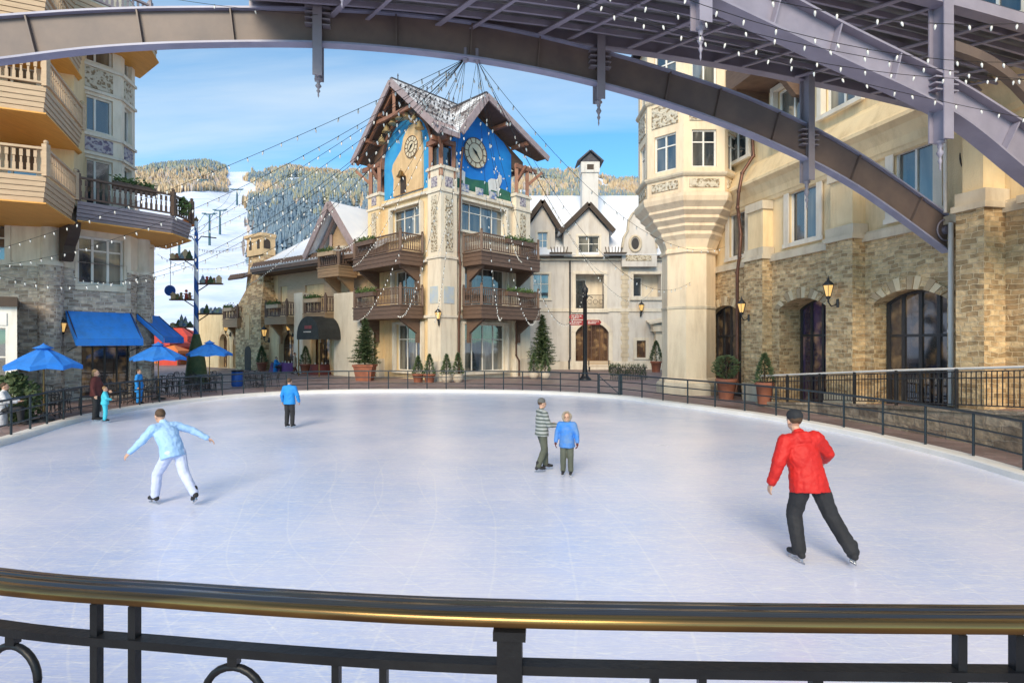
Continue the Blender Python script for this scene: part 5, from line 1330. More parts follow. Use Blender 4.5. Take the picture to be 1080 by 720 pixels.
# roof and dormers
zr0=10.35; 
m=MB(); m.sheet([BF.p(-4,zr0,.5),BF.p(16,zr0,.5),BF.p(16,17.6,-7),BF.p(-4,17.6,-7)],.2); m.build('roof','snow',pb)
m=MB(); m.fbox(BF,-4,16,zr0-.12,zr0+.05,.3,.55)
for i in range(40): m.bar(BF.p(-4+i*.5,zr0+.1,.45),BF.p(-3.8+i*.5,zr0+.3,.35),.12,.05)
m.build('eave','wood_deep',pb)
def dormer(pk,l,rr,wr,frm):
    px,pz=frm.a(pk[0]),frm.z(*pk); lx,lz=frm.a(l[0]),frm.z(*l); rx,rz=frm.a(rr[0]),frm.z(*rr)
    m=MB(); wb=frm.box(*wr); wall(m,frm,lx+.4,rx-.4,10.3,min(lz,rz)+.2,[(wb[0],wb[1],wb[2],min(wb[3],min(lz,rz)+.15))]); 
    top=min(lz,rz)+.2; m.poly([frm.p(lx+.4,top,0),frm.p(rx-.4,top,0),frm.p(px,pz-.25,0)])
    for a in (lx+.4,rx-.4): m.poly([frm.p(a,10.3,0),frm.p(a,top,0),frm.p(a,top,-6),frm.p(a,10.3,-6)])
    m.build('dormer','stucco_pale',pb)
    window(pb,frm,wb[0],wb[1],wb[2],min(wb[3],min(lz,rz)+.15),cols=2,tr=.6,sur=.18)
    m=MB()
    for x,z in ((lx,lz),(rx,rz)): m.sheet([frm.p(px,pz,.35),frm.p(x,z,.35),frm.p(x,z,-6),frm.p(px,pz,-6)],.18)
    m.build('dormer_roof','snow',pb)
    m=MB()
    for x,z in ((lx,lz),(rx,rz)): m.bar(frm.p(px,pz+.1,.42),frm.p(x,z+.1,.42),.12,.42)
    m.build('bargeboard','wood_deep',pb)
F3=Fr(0,BY-.6,1,0,0,-1); F4=Fr(0,BY-.02,1,0,0,-1)
dormer((620.6,217),(590,247),(647,246),(610,632,249,269),F3)
dormer((572,214),(552,240),(590,243),(567,577.5,245,266),F4)
# curved gable on the right with oval opening
g=[(656,281),(656,262),(658,250),(662,243),(663,232),(667,225),(673,221),(680,226),(683,236),(686,243),(691,250),(693,262),(693,281)]
m=MB(); m.ext(F3,[(F3.a(x),F3.z(x,y)) for x,y in g][::-1],-.4,0); m.build('curved_gable','stucco_pale',pb)
m=MB(); pp=[(F3.a(x),F3.z(x,y)) for x,y in g]
for p,q in zip(pp[1:],pp[2:-1]): m.bar(F3.p(*p,-.1),F3.p(*q,-.1),.5,.14)
m.build('gable_coping','trim_stone',pb)
m=MB(); c=(F3.a(670),F3.z(670,257)); m.ext(F3,[(c[0]+.34*math.cos(k),c[1]+.52*math.sin(k)) for k in [2*math.pi*j/20 for j in range(20)]],0,.02); m.build('oval_window','frame_dark',pb)
m=MB(); m.tube([F3.p(c[0]+.5*math.cos(k),c[1]+.7*math.sin(k),.03) for k in [2*math.pi*j/20 for j in range(21)]],.12,6,False); m.build('oval_surround','trim_stone',pb)
m=MB(); m.fbox(F3,F3.a(660),F3.a(687),F3.z(670,275),F3.z(670,269),0,.04); m.build('relief_panel','relief_cream',pb)
# tall chimney
CF=Fr(0,BY-.3+3,1,0,0,-1); x0,x1=CF.a(614),CF.a(631); z0,z1=13,CF.z(622,182)
m=MB(); m.fbox(CF,x0-.25,x1+.25,12,z1-4.4,-1.6,.1); m.fbox(CF,x0,x1,z1-4.4,z1,-1.5,0); m.fbox(CF,x0-.12,x1+.12,z1,z1+1.0,-1.62,.12); m.build('chimney','stucco_pale',pb)
m=MB(); xc=(x0+x1)/2; m.ext(CF,[(xc-.32,z1+.25),(xc+.32,z1+.25),(xc+.32,z1+.75),(xc-.32,z1+.75)],.12,.14); m.build('chimney_vent','wood_deep',pb)
m=MB()
for s_ in (-1,1): m.sheet([CF.p(xc,z1+2.0,.35),CF.p(xc+s_*1.2,z1+.95,.35),CF.p(xc+s_*1.2,z1+.95,-1.85),CF.p(xc,z1+2.0,-1.85)],.12)
m.ext(CF,[(xc-.9,z1+1.0),(xc+.9,z1+1.0),(xc,z1+1.85)],-.1,.1); m.build('chimney_roof','roof_slate',pb)
for x in (591,648):
    m=MB(); 
    for k in range(6): m.bar(F3.p(F3.a(x)+.25*(k-3),10.6,.3),F3.p(F3.a(x)+.3*(k-3),11.1,.5),.06,.06)
    m.fbox(F3,F3.a(x)-1,F3.a(x)+1,10.5,10.62,.2,.6); m.build('snow_guard','wood_deep',pb)
# entry canopy at right edge
E=BF; m=MB(); a0=BF.a(686); m.fbox(BF,a0,a0+4,3.6,4.2,0,1.0); m.sheet([BF.p(a0-.4,4.2,1.3),BF.p(a0+4,4.9,1.3),BF.p(a0+4,5.2,0),BF.p(a0-.4,4.5,0)],.12); m.build('porch','stucco_cream',pb)
m=MB(); m.fbox(BF,a0+.3,a0+4,.1,3.6,.0,.7); m.build('porch_pier','stucco_cream',pb)
pipe(BF,[(BF.a(601),10.0,.1),(BF.a(601),8.9,.12),(BF.a(601),1.2,.12),(BF.a(600),.9,.2),(BF.a(600),.2,.2)],.08,'frame_dark','dark downpipe on the pale building left of its arched window')
lantern(BF.p(BF.a(675.5),5.2,.05),0,-1,1.1,'small dark lantern over the little window of the pale building',.3)
# body back
m=MB(); m.slab([(-3,50.9+.35),(16,50.9+.35),(16,62),(-3,62)],-.1,10.2); m.build('body','stucco_pale',pb)
# ================================================================ MOUNTAIN
def fbm(x,y,o=4): 
    return noise.fractal(Vector((x,y,0)),1.0,2.0,o)
def ridge(px):   # skyline height (photo y) for the mountain by direction
    return interp([(-900,190),(-300,205),(60,185),(145,180),(175,176),(215,174),(245,184),(262,183),(275,184),(300,178),(350,178),(400,180),(480,178),(570,182),(620,188),(660,194),(760,210),(1200,235),(2200,280)],px)
def hill_z(x,y):
    px=540+F*x/max(y,1)
    t=min(1,max(0,(y-72)/620)); Zr=H+(360-ridge(px)-0)/F*690
    base=(t**1.25)*Zr
    n=fbm(x*.006+3,y*.006)*26*t+fbm(x*.02,y*.02)*6*t
    if y>692: base=Zr-(y-692)*.35; n*=1
    return PZ-.3+base+n*(.55 if t<1 else .5)
def forest(px,x,y,z):
    """0 snow .. 1 trees ; ski run opens between photo columns 150 and 262"""
    e=fbm(x*.012,y*.012)*14
    run=(px>140+e*.5 and px<264+e)
    yy=360-(z-H)/y*F
    if run and yy>222-(px-200)*.1+e: return 0
    if run:
        if px<238+e*.4 and yy<205+e*.7+max(0,(px-190))*-.25: return 1
        return 0
    if px<=140: return 1
    if yy>292+e: return 0
    return 1 if fbm(x*.03+9,y*.03)>-.38 else 0
GX,GY=150,90
def hp(i,j):
    y=72+ (980-72)*(j/GY)**1.15; px=-700+(2300+700)*i/GX; x=(px-540)/F*y; return x,y,px
mb=MB(); rows=[]
for j in range(GY+1):
    r=[]
    for i in range(GX+1):
        x,y,px=hp(i,j); r.append((x,y,hill_z(x,y)))
    rows.append(r)
mb.grid(rows,False,True); 
def hillmat():
    m,nt,b=newmat('mountain_snow'); L=nt.links.new
    tc=N(nt,'ShaderNodeTexCoord'); n=N(nt,'ShaderNodeTexNoise',Scale=.05,Detail=8,Roughness=.7); L(tc.outputs['Object'],n.inputs['Vector'])
    mp=N(nt,'ShaderNodeMapping'); mp.inputs['Scale'].default_value=(.2,1,1); L(tc.outputs['Object'],mp.inputs[0])
    n2=N(nt,'ShaderNodeTexNoise',Scale=.12,Detail=5); L(mp.outputs[0],n2.inputs['Vector'])
    a=N(nt,'ShaderNodeMath',operation='MULTIPLY_ADD'); L(n2.outputs['Fac'],a.inputs[0]); a.inputs[1].default_value=.5; L(n.outputs['Fac'],a.inputs[2])
    L(ramp(nt,a.outputs[0],[(.55,(.55,.66,.90)),(.95,(.86,.89,.97))]),b.inputs['Base Color']); b.inputs['Roughness'].default_value=.8
    bp=N(nt,'ShaderNodeBump',Strength=.35,Distance=1.2); L(n.outputs['Fac'],bp.inputs['Height']); L(bp.outputs[0],b.inputs['Normal'])
hillmat()
struct('mountain_slope',mb,'mountain_snow')
# trees on the mountain : far-off woods as masses (aspen and spruce)
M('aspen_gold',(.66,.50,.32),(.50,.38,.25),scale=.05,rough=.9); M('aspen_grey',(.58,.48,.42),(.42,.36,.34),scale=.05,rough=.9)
M('spruce_far',(.15,.22,.30),(.20,.26,.30),scale=.05,rough=.9); M('spruce_lit',(.40,.37,.25),(.26,.28,.22),scale=.05,rough=.9)  # blue haze put into the far colour, warm sunlight into the lit one
rnd=random.Random(5)
masses={k:MB() for k in ('aspen_gold','aspen_grey','spruce_far','spruce_lit')}
def farcone(mb_,x,y,z,h_,w_,layers=3):
    ph=rnd.random()*6
    lean=(rnd.uniform(-.03,.03)*h_,0)
    for l in range(layers):
        zb=z+h_*(.08+.28*l); zt_=z+h_*min(1,.5+.27*l); rr=w_*(1-.28*l); i=len(mb_.v)
        k=5
        for q in range(k): mb_.v.append(Vector((x+rr*math.cos(ph+q*6.283/k)*rnd.uniform(.75,1.15),y+rr*math.sin(ph+q*6.283/k),zb+rnd.uniform(-.04,.04)*h_)))
        mb_.v.append(Vector((x+lean[0],y,zt_)))
        for q in range(k): mb_.f.append((i+q,i+(q+1)%k,i+k)); mb_.uv.append(None); mb_.smooth.append(False)
def farball(mb_,x,y,z,h_,w_):
    # bare aspen: several thin upright slivers
    for q in range(5):
        dx,dy=rnd.uniform(-.5,.5)*w_,rnd.uniform(-.5,.5)*w_; hh=h_*rnd.uniform(.7,1); a=rnd.uniform(0,3.14); ww=w_*.30
        i=len(mb_.v); ca,sa=math.cos(a)*ww,math.sin(a)*ww
        mb_.v+= [Vector((x+dx-ca*.3,y+dy-sa*.3,z)),Vector((x+dx+ca*.3,y+dy+sa*.3,z)),Vector((x+dx+ca,y+dy+sa,z+hh*.55)),Vector((x+dx,y+dy,z+hh)),Vector((x+dx-ca,y+dy-sa,z+hh*.5))]
        mb_.f.append((i,i+1,i+2,i+3,i+4)); mb_.uv.append(None); mb_.smooth.append(False)
cnt=0
for _ in range(90000):
    px=rnd.uniform(120,700) if rnd.random()<.93 else rnd.uniform(-600,2000)
    y=110+ (760-110)*math.sqrt(rnd.random())
    x=(px-540)/F*y; z=hill_z(x,y)
    if forest(px,x,y,z)<.5: continue
    yy=360-(z-H)/y*F
    sp=fbm(x*.009+20,y*.009)+ (.25 if px>262 else -.05)+rnd.uniform(-.35,.35)
    if px<262: sp=(-.6 if yy>184+rnd.uniform(-4,6) else .5)+rnd.uniform(-.35,.65)
    if px>500: sp-=.25
    if rnd.random()<.15 or fbm(x*.05+40,y*.02)<-.22: continue
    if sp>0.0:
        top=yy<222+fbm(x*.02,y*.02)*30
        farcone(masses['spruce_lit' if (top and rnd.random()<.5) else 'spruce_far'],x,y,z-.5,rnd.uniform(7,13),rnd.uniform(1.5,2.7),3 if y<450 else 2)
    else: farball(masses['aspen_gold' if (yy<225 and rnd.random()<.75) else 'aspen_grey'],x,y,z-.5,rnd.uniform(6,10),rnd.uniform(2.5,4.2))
    cnt+=1
    if cnt>36000: break
print('far trees',cnt)
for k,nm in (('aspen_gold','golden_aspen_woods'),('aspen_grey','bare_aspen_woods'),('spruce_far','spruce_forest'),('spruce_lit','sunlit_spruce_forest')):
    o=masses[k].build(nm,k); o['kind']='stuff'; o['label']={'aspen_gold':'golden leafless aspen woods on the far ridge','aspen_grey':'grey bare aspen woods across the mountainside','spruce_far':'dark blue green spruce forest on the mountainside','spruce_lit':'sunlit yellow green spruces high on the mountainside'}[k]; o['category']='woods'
# ski lift pylons
lifts=[(232,222,266,300,'tall dark lift pylon on the snowy slope above the striped pole'),(189,262,300,200,'lift pylon low on the slope near the lodge corner'),(250,200,222,430,'lift pylon high on the ski run, right of the tallest one'),(213,192,204,520,'small far lift pylon near the top of the ski run'),(221,226,256,250,'thin lift pylon just left of the tallest one')]
PY=[]
for px,y0,y1,Y,lb in lifts:
    x=(px-540)/F*Y; gz=hill_z(x,Y); hh=(y1-y0)/F*Y; zt_=max(H-(y0-360)/F*Y,gz+8)
    t=thing('lift_pylon',lb,'lift pylon',(x,Y,gz-1),'ski lift pylons'); m=MB(); m.tube([(x,Y,gz-1),(x,Y,zt_)],[.5*Y/300+.15,.3*Y/300+.12],8); m.build('mast','pylon_teal',t) if 'pylon_teal' in MATS else (M('pylon_teal',(.05,.13,.17),(.04,.1,.13)),m.build('mast','pylon_teal',t))
    m=MB(); m.bar((x-3*Y/300,Y,zt_),(x+3*Y/300,Y,zt_),.5*Y/300+.1,.5*Y/300+.1); 
    for s_ in (-1,1): m.bar((x+s_*3*Y/300-1.0,Y,zt_+.4),(x+s_*3*Y/300+1.0,Y,zt_+.4),.3,.5)
    m.build('crossarm','pylon_teal',t); PY.append((x,Y,zt_))
PY=sorted(PY,key=lambda p:p[1])
m=MB()
for s_ in (-2.5,2.5):
    for p,q in zip(PY,PY[1:]):
        P_=[Vector(p).lerp(Vector(q),i/8)+Vector((s_*(p[1]+(q[1]-p[1])*i/8)/300,0,.5-3*math.sin(math.pi*i/8))) for i in range(9)]; m.tube(P_,.09,4,False)
tag(m.build('lift_cable','pylon_teal'),'thin ski lift cables strung between the pylons up the slope','lift cable')
# distant dark spruces on the slope are part of the woods; small lodge buildings at the foot of the run
for px,w_,h_,Y,lb in ((176,9,6.5,92,'low snow roofed lift station at the foot of the ski run'),):
    x=(px-540)/F*Y; z=PZ; t=thing('lift_station',lb,'building',(x,Y,z)); m=MB(); m.box((x,Y,z+h_*.25),w_,6,h_*.5); m.build('wall','wood_tan',t)
    m=MB(); fr=Fr(x,Y,1,0,0,-1); m.sheet([fr.p(-w_*.6,z+h_*.48,3.6),fr.p(w_*.6,z+h_*.48,3.6),fr.p(w_*.6,z+h_*.75,0),fr.p(-w_*.6,z+h_*.75,0)],.3); m.sheet([fr.p(-w_*.6,z+h_*.48,-3.6),fr.p(w_*.6,z+h_*.48,-3.6),fr.p(w_*.6,z+h_*.75,0),fr.p(-w_*.6,z+h_*.75,0)],.3); m.build('roof','snow',t)
    window(t,Fr(x,Y-3.02,1,0,0,-1),-3,3,z+.8,z+2.4,cols=5,d=0.08,fmat='frame_brown',pmat='pane_warm')

# ================================================================ PLANTS
def conifer(name,label,loc,h_,r_,par_cat='potted tree',pot=None,group=None,dense=1.0,seed=1,lights=False):
    rn=random.Random(seed); t=thing(name,label,par_cat,loc,group); x,y,z=loc; pz=0
    if pot:
        kind,pr,ph=pot; m=MB()
        if kind=='square': m.grid([[(x+sx*pr*k,y+sy*pr*k,z+zz) for sx,sy in ((-1,-1),(1,-1),(1,1),(-1,1))] for k,zz in ((.75,0),(.98,ph*.86),(1.08,ph*.88),(1.08,ph),(.9,ph),(.9,ph-.06),(.01,ph-.06))],True,False); mt='terracotta'
        elif kind=='round': m.lathe((x,y,z),[(pr*.6,0),(pr*.95,ph*.4),(pr*1.0,ph*.7),(pr*.8,ph*.9),(pr*.95,ph),(pr*.8,ph),(pr*.78,ph-.06),(.001,ph-.06)],14); mt='pot_cream'
        else: m.lathe((x,y,z),[(pr*.7,0),(pr,ph*.85),(pr*1.1,ph*.87),(pr*1.1,ph),(pr*.9,ph),(pr*.9,ph-.06),(.001,ph-.06)],14); mt='terracotta'
        m.build('pot',mt,t); pz=ph-.08
    z0=z+pz; m=MB(); m.tube([(x,y,z0),(x,y,z0+h_*.95)],[max(.03,h_*.02),.008],6); m.build('trunk','bark',t)
    m=MB()
    nb=int(70*dense*max(.6,h_/2))
    for i in range(nb):
        f_=(i+rn.random())/nb; zc=z0+h_*(.06+.9*f_); rad=r_*(1-f_)**.8*rn.uniform(.6,1.12)+.03; an=i*2.4+rn.uniform(-.4,.4)
        dx,dy=math.cos(an),math.sin(an); droop=-.18*rad+rn.uniform(-.03,.05)*h_*.3
        ns=max(3,int(rad/.07*dense))
        for k in range(ns):
            u=(k+.6)/ns; p=Vector((x+dx*rad*u,y+dy*rad*u,zc+droop*u+.12*rad*u*u))
            s_=.10+.05*(1-u)*min(1,h_/3)
            for q in range(3):
                d_=Vector((dx*.8+rn.uniform(-.9,.9),dy*.8+rn.uniform(-.9,.9),rn.uniform(-.25,.6))).normalized(); sd=d_.cross(Vector((rn.uniform(-1,1),rn.uniform(-1,1),1))).normalized()*s_*.28
                m.poly([p-sd,p+d_*s_*1.5,p+sd])
    m.build('crown','needles',t)
    return t
def dense_cone(name,label,loc,h_,r_,pot,group,seed,ball=False):
    rn=random.Random(seed); t=thing(name,label,'potted shrub',loc,group); x,y,z=loc; kind,pr,ph=pot; m=MB()
    if kind=='round': m.lathe((x,y,z),[(pr*.55,0),(pr*.95,ph*.35),(pr*1.0,ph*.65),(pr*.75,ph*.88),(pr*.95,ph),(pr*.75,ph),(.001,ph-.06)],14); mt='pot_cream'
    else: m.lathe((x,y,z),[(pr*.72,0),(pr*.95,ph*.82),(pr*1.1,ph*.84),(pr*1.1,ph),(pr*.9,ph),(.001,ph-.06)],14); mt='terracotta'
    m.build('pot',mt,t); m=MB(); z0=z+ph-.05
    m2=MB(); m2.tube([(x,y,z0),(x,y,z0+h_*.6)],.03,6); m2.build('trunk','bark',t)
    for i in range(int(520*max(1,h_*r_*2))):
        f_=rn.random()**.9; R_=r_*((1-f_)**.75) if not ball else r_*math.sqrt(max(0,1-(2*f_-1)**2)); R_*=rn.uniform(.75,1.08); an=rn.uniform(0,6.283); R_*=1+.28*noise.noise(Vector((math.cos(an)*1.5,math.sin(an)*1.5+seed,f_*5)))
        p=Vector((x+R_*math.cos(an),y+R_*math.sin(an),z0+h_*(.05+.93*f_))); d_=Vector((math.cos(an)+rn.uniform(-.5,.5),math.sin(an)+rn.uniform(-.5,.5),rn.uniform(-.2,1))).normalized(); sd=d_.orthogonal().normalized()*.035
        m.poly([p-sd-d_*.04,p+d_*.11,p+sd-d_*.04])
    m.build('foliage','needles',t); return t
def G(px,py=None,Y=None): return ((px-540)/F*Y,Y,PZ)
conifer('potted_spruce','spruce tree in a square terracotta planter left of the clock tower',G(385,0,36.0),3.2,1.15,pot=('square',.62,1.05),seed=3,dense=1.5)
conifer('potted_spruce','spruce tree in a cream pot right of the clock tower doors',G(572,0,40.0),3.9,1.2,pot=('round',.5,.8),seed=4,dense=1.5)
for i,(px,Y,h_,lb) in enumerate([(441,34.6,1.35,'small cone shrub in terracotta pot, left one before the corner pillar'),(453,34.3,1.5,'small cone shrub in terracotta pot touching the corner pillar'),(471,34.2,1.5,'cone shrub in a cream pot just right of the corner pillar'),(483,34.4,1.6,'taller cone shrub in a cream pot beside the copper downpipe'),(563,37.5,1.5,'cone shrub in cream pot right of the tower, left of a pair'),(575,37.2,1.4,'cone shrub in cream pot right of the tower, right of a pair')]):
    dense_cone('potted_conifer',lb,G(px,0,Y),h_*.88,.36,('tc' if i<2 else 'round',.36,.52),'potted cone shrubs around the clock tower',20+i)
dense_cone('potted_conifer','cone shrub in a terracotta pot below the middle stone arch',(11.4*.87,21.6,PZ+.1),1.2,.4,('tc',.33,.85),'potted shrubs by the hotel',31)
a=FRr.a(766,1.0); p=FRr.p(a,PZ,1.0); dense_cone('potted_shrub','round leafy shrub in a terracotta pot by the first shop arch',(p.x,p.y,PZ),1.1,.52,('tc',.42,.9),'potted shrubs by the hotel',32,True)
dense_cone('potted_conifer','cone shrub beside the entrance of the pale building',G(692,0,46),1.8,.6,('tc',.45,.9),'potted shrubs by the hotel',33)
for i,(px,Y,lb) in enumerate([(276,47.5,'cone shrub in terracotta pot before the stone chimney'),(322,44,'cone shrub in terracotta pot left of the black canopy'),(226,58,'cone shrub by the farthest arched door')]):
    dense_cone('potted_conifer',lb,G(px,0,Y),1.5,.45,('tc',.42,.75),'potted shrubs by the restaurant',41+i)
# dark hedge plant by the left tables
def bush(name,label,loc,sx,sy,h_,n,cat='bush',mt='leaves',seed=1):
    rn=random.Random(seed); t=thing(name,label,cat,loc); x,y,z=loc; m=MB(); m2=MB()
    for k in range(7):
        a_=rn.uniform(0,6.28); m2.tube([(x,y,z),(x+sx*.7*math.cos(a_),y+sy*.7*math.sin(a_),z+h_*.8)],[.02,.008],5)
    m2.build('stem','bark',t)
    for i in range(n):
        u=rn.random()**.5; a_=rn.uniform(0,6.283); f_=rn.random(); rr=math.sin(math.pi*(.15+.8*f_))
        p=Vector((x+sx*u*rr*math.cos(a_),y+sy*u*rr*math.sin(a_),z+h_*f_)); d_=Vector((rn.uniform(-1,1),rn.uniform(-1,1),rn.uniform(-.3,1))).normalized(); sd=d_.orthogonal().normalized()*.05
        m.poly([p,p+d_*.07+sd,p+d_*.16,p+d_*.07-sd])
    m.build('foliage',mt,t); return t
bush('hedge_bush','dark bush behind the fence under the far left umbrella',(at(14,400,17.5).x,17.5,PZ),.9,.7,1.5,1500,mt='needles',seed=7)
# flower boxes on balconies
def flowerbox(fr,a0,a1,z,d,label,group,seed,bx='wood_brown'):
    rn=random.Random(seed); c=fr.p((a0+a1)/2,z,d); t=thing('flower_box',label,'flower box',c,group)
    m=MB(); m.fbox(fr,a0,a1,z,z+.3,d,d+.28); m.build('box',bx,t); m=MB()
    for i in range(int(170*(a1-a0))):
        p=fr.p(rn.uniform(a0,a1),z+.28+abs(rn.gauss(0,.13)),d+.14+rn.gauss(0,.1)); d_=Vector((rn.uniform(-1,1),rn.uniform(-1,1),rn.uniform(-.4,1))).normalized(); sd=d_.orthogonal().normalized()*.04
        m.poly([p,p+d_*.06+sd,p+d_*.15,p+d_*.06-sd])
    m.build('greenery','leaves',t); return t
gb='flower boxes on the balconies'
flowerbox(TL,4.6,6.8,9.25,1.8,'greenery box on the upper left balcony of the clock tower',gb,1)
flowerbox(TL,4.6,6.8,5.75,1.8,'greenery box on the lower left balcony of the clock tower',gb,2)
flowerbox(TR,4.0,6.6,9.25,1.8,'greenery box on the upper right balcony of the clock tower',gb,3)
flowerbox(TR,4.0,6.6,5.75,1.8,'greenery box on the lower right balcony of the clock tower',gb,4)
LB=Fr(-17.6,22.2,2.2,2.8,.811,-.584)
flowerbox(LB,1.3,2.9,9.2,-.32,'greenery trailing from the long dark balcony of the lodge',gb,5)
bush('hanging_plant','dry potted plant on the outer corner of the dark lodge balcony',(-15.35,25.7,8.6),.3,.3,.75,260,'hanging plant',seed=9)
bush('hanging_plant','green plant on the corner of the topmost lodge balcony',(-15.4,25.4,17.1),.35,.35,.6,240,'hanging plant',seed=10)
def rfb(px,py,dd,w_,lb,sd):
    a=QF.a(px,dd); flowerbox(QF,a-w_/2,a+w_/2,QF.z(px,py,dd),dd,lb,gb,sd,'wood_tan')
rfb(346,270,1.6,1.9,'greenery box on the timber gable balcony of the restaurant',6); rfb(290,325,1.3,1.8,'greenery box on the restaurant balcony right of the stone chimney',7); rfb(331,319,1.4,1.8,'greenery box on the restaurant balcony above the black canopy',8); rfb(243,328,1.1,1.5,'greenery box on the balcony left of the stone chimney',9)
# ornamental low grasses with fence right of the pale building
t=thing('planter_railing','low black planter railing filled with dark plants before the column','planter',(7.6,36.5,PZ))
m=MB()
for i in range(22):
    x=6.55+i*.11; m.bar((x,36.5,PZ),(x,36.5,PZ+.9),.03)
m.bar((6.5,36.5,PZ+.8),(9,36.5,PZ+.8),.04); m.bar((6.5,36.5,PZ+.15),(9,36.5,PZ+.15),.04); m.build('railing','black_iron',t)
m=MB(); rn=random.Random(3)
for i in range(600):
    p=Vector((rn.uniform(6.5,9),36.75+rn.uniform(-.2,.2),PZ+rn.uniform(.2,.95))); d_=Vector((rn.uniform(-.6,.6),rn.uniform(-.6,.6),1)).normalized(); sd=d_.orthogonal().normalized()*.03; m.poly([p-sd,p+d_*.25,p+sd])
m.build('plants','needles',t)

# ================================================================ STREET FURNITURE
def umbrella(px,Y,r_,ztop,label):
    x=(px-540)/F*Y; t=thing('patio_umbrella',label,'umbrella',(x,Y,PZ),'blue cafe umbrellas'); m=MB(); n=8; rim_=[];top=Vector((x,Y,ztop))
    zr_=ztop-.62
    for k in range(n): a_=2*math.pi*(k+.5)/n; rim_.append(Vector((x+r_*math.cos(a_),Y+r_*math.sin(a_),zr_)))
    for k in range(n):
        p,q=rim_[k],rim_[(k+1)%n]; mid=(p+q)/2*.5+top*.5-Vector((0,0,.03)); a=p.lerp(top,.5)+Vector((0,0,.02)); b=q.lerp(top,.5)+Vector((0,0,.02)); e=(p+q)/2+(top-(p+q)/2)*.05+Vector((0,0,.03))
        m.poly([p,e,mid,a]); m.poly([e,q,b,mid]); m.poly([a,mid,top]); m.poly([mid,b,top]); m.poly([p,p-Vector((0,0,.13)),e-Vector((0,0,.13)),e]); m.poly([e,e-Vector((0,0,.13)),q-Vector((0,0,.13)),q])
    m.build('canopy','awning_blue',t)
    m=MB(); m.lathe((x,Y,ztop),[(.16,-.1),(.28,-.06),(.1,.02),(.04,.06),(.001,.1)],8); m.build('cap','awning_blue',t)
    m=MB(); m.tube([(x,Y,PZ),(x,Y,ztop)],.025,8); m.build('pole','bronze',t)
    m=MB()
    for p in rim_: m.bar(top-Vector((0,0,.05)),p-Vector((0,0,.02)),.014); m.bar((x,Y,ztop-.75),Vector((x,Y,ztop-.05)).lerp(p,.5),.012)
    m.build('ribs','black_iron',t)
    m=MB(); m.lathe((x,Y,PZ),[(.28,0),(.28,.06),(.06,.1),(.05,.3)],12); m.build('base','black_iron',t)
umbrella(46,17.6,1.03,2.55,'largest blue cafe umbrella, nearest at the far left')
umbrella(167,24.2,1.08,2.6,'blue cafe umbrella in the middle, in front of the lodge corner')
umbrella(221,28.6,1.08,2.68,'blue cafe umbrella right of the striped pole')
# cafe chair and table prototypes (metal)
def chairproto():
    t=thing('cafe_chair','black metal cafe chair','chair',(0,0,0)); 
    for sx in (-.19,.19):
        m=MB(); m.tube([(sx,-.2,0),(sx*.95,-.18,.44)],.014,6); m.build('leg','black_iron',t)
        m=MB(); m.tube([(sx*1.05,.24,0),(sx*.98,.19,.44)],.014,6); m.build('leg','black_iron',t)
    m=MB(); m.lathe((0,0,.44),[(.001,0),(.215,0),(.22,.015),(.21,.03),(.001,.03)],14); m.build('seat','black_iron',t)
    m=MB(); m.tube([(-.19,.19,.44),(-.21,.25,.7),(-.15,.28,.88),(0,.29,.93),(.15,.28,.88),(.21,.25,.7),(.19,.19,.44)],.014,6)
    for sx in (-.1,0,.1): m.tube([(sx,.2,.46),(sx,.27,.9)],.009,5)
    m.build('backrest','black_iron',t)
    m=MB()
    for s_ in (-1,1): m.tube([(s_*.2,.23,.66),(s_*.25,.05,.67),(s_*.24,-.14,.64),(s_*.2,-.16,.45)],.011,6)
    m.build('armrest','black_iron',t); return t
def tableproto():
    t=thing('cafe_table','round black metal cafe table','table',(0,0,0)); m=MB(); m.lathe((0,0,.72),[(.001,0),(.4,0),(.42,.012),(.4,.025),(.001,.025)],18); m.build('tabletop','black_iron',t)
    m=MB(); m.tube([(0,0,.1),(0,0,.72)],.025,8); m.build('pedestal','black_iron',t)
    m=MB()
    for k in range(4): a_=k*math.pi/2+.4; m.tube([(0,0,.14),(.2*math.cos(a_),.2*math.sin(a_),.1),(.3*math.cos(a_),.3*math.sin(a_),.0)],.016,6)
    m.build('base','black_iron',t); return t
tabs=[(-15.9,18.7),(-17.3,18.0),(-16.6,20.4),(-15.7,22.9),(-16.8,24.4),(-15.5,25.6),(-17.3,27.0),(-15.6,28.0),(-13.9,30.6),(-17.0,29.9),(-15.0,32.2),(-18.4,28.9)]
cp=chairproto(); tp=tableproto(); rn=random.Random(8); firstc=True; firstt=True
where=['nearest the far left','under the large umbrella','behind the largest umbrella','by the lodge shop window','under the middle umbrella','beside the fence below the awning','behind the middle umbrella','in front of the striped pole','nearest the blue bin','left of the striped pole','farthest by the plaza','against the lodge corner']
for i,(x,y) in enumerate(tabs):
    lb='round black metal cafe table '+where[i]
    if firstt: tp.location=(x,y,PZ); tp['label']=lb; tp['group']='cafe tables behind the fence'; firstt=False
    else: dup(tp,(x,y,PZ),rn.uniform(0,3),lb,'cafe tables behind the fence')
    n=4 if i%2 else 3
    base=rn.uniform(0,6)
    for k in range(n):
        a_=base+k*6.283/n+rn.uniform(-.2,.2); pos=(x+.62*math.cos(a_),y+.62*math.sin(a_),PZ); rz=a_-math.pi/2; lb='black metal cafe chair at the table '+where[i]
        if firstc: cp.location=pos; cp.rotation_euler=(0,0,rz); cp['label']=lb; cp['group']='cafe chairs behind the fence'; firstc=False
        else: dup(cp,pos,rz,lb,'cafe chairs behind the fence')
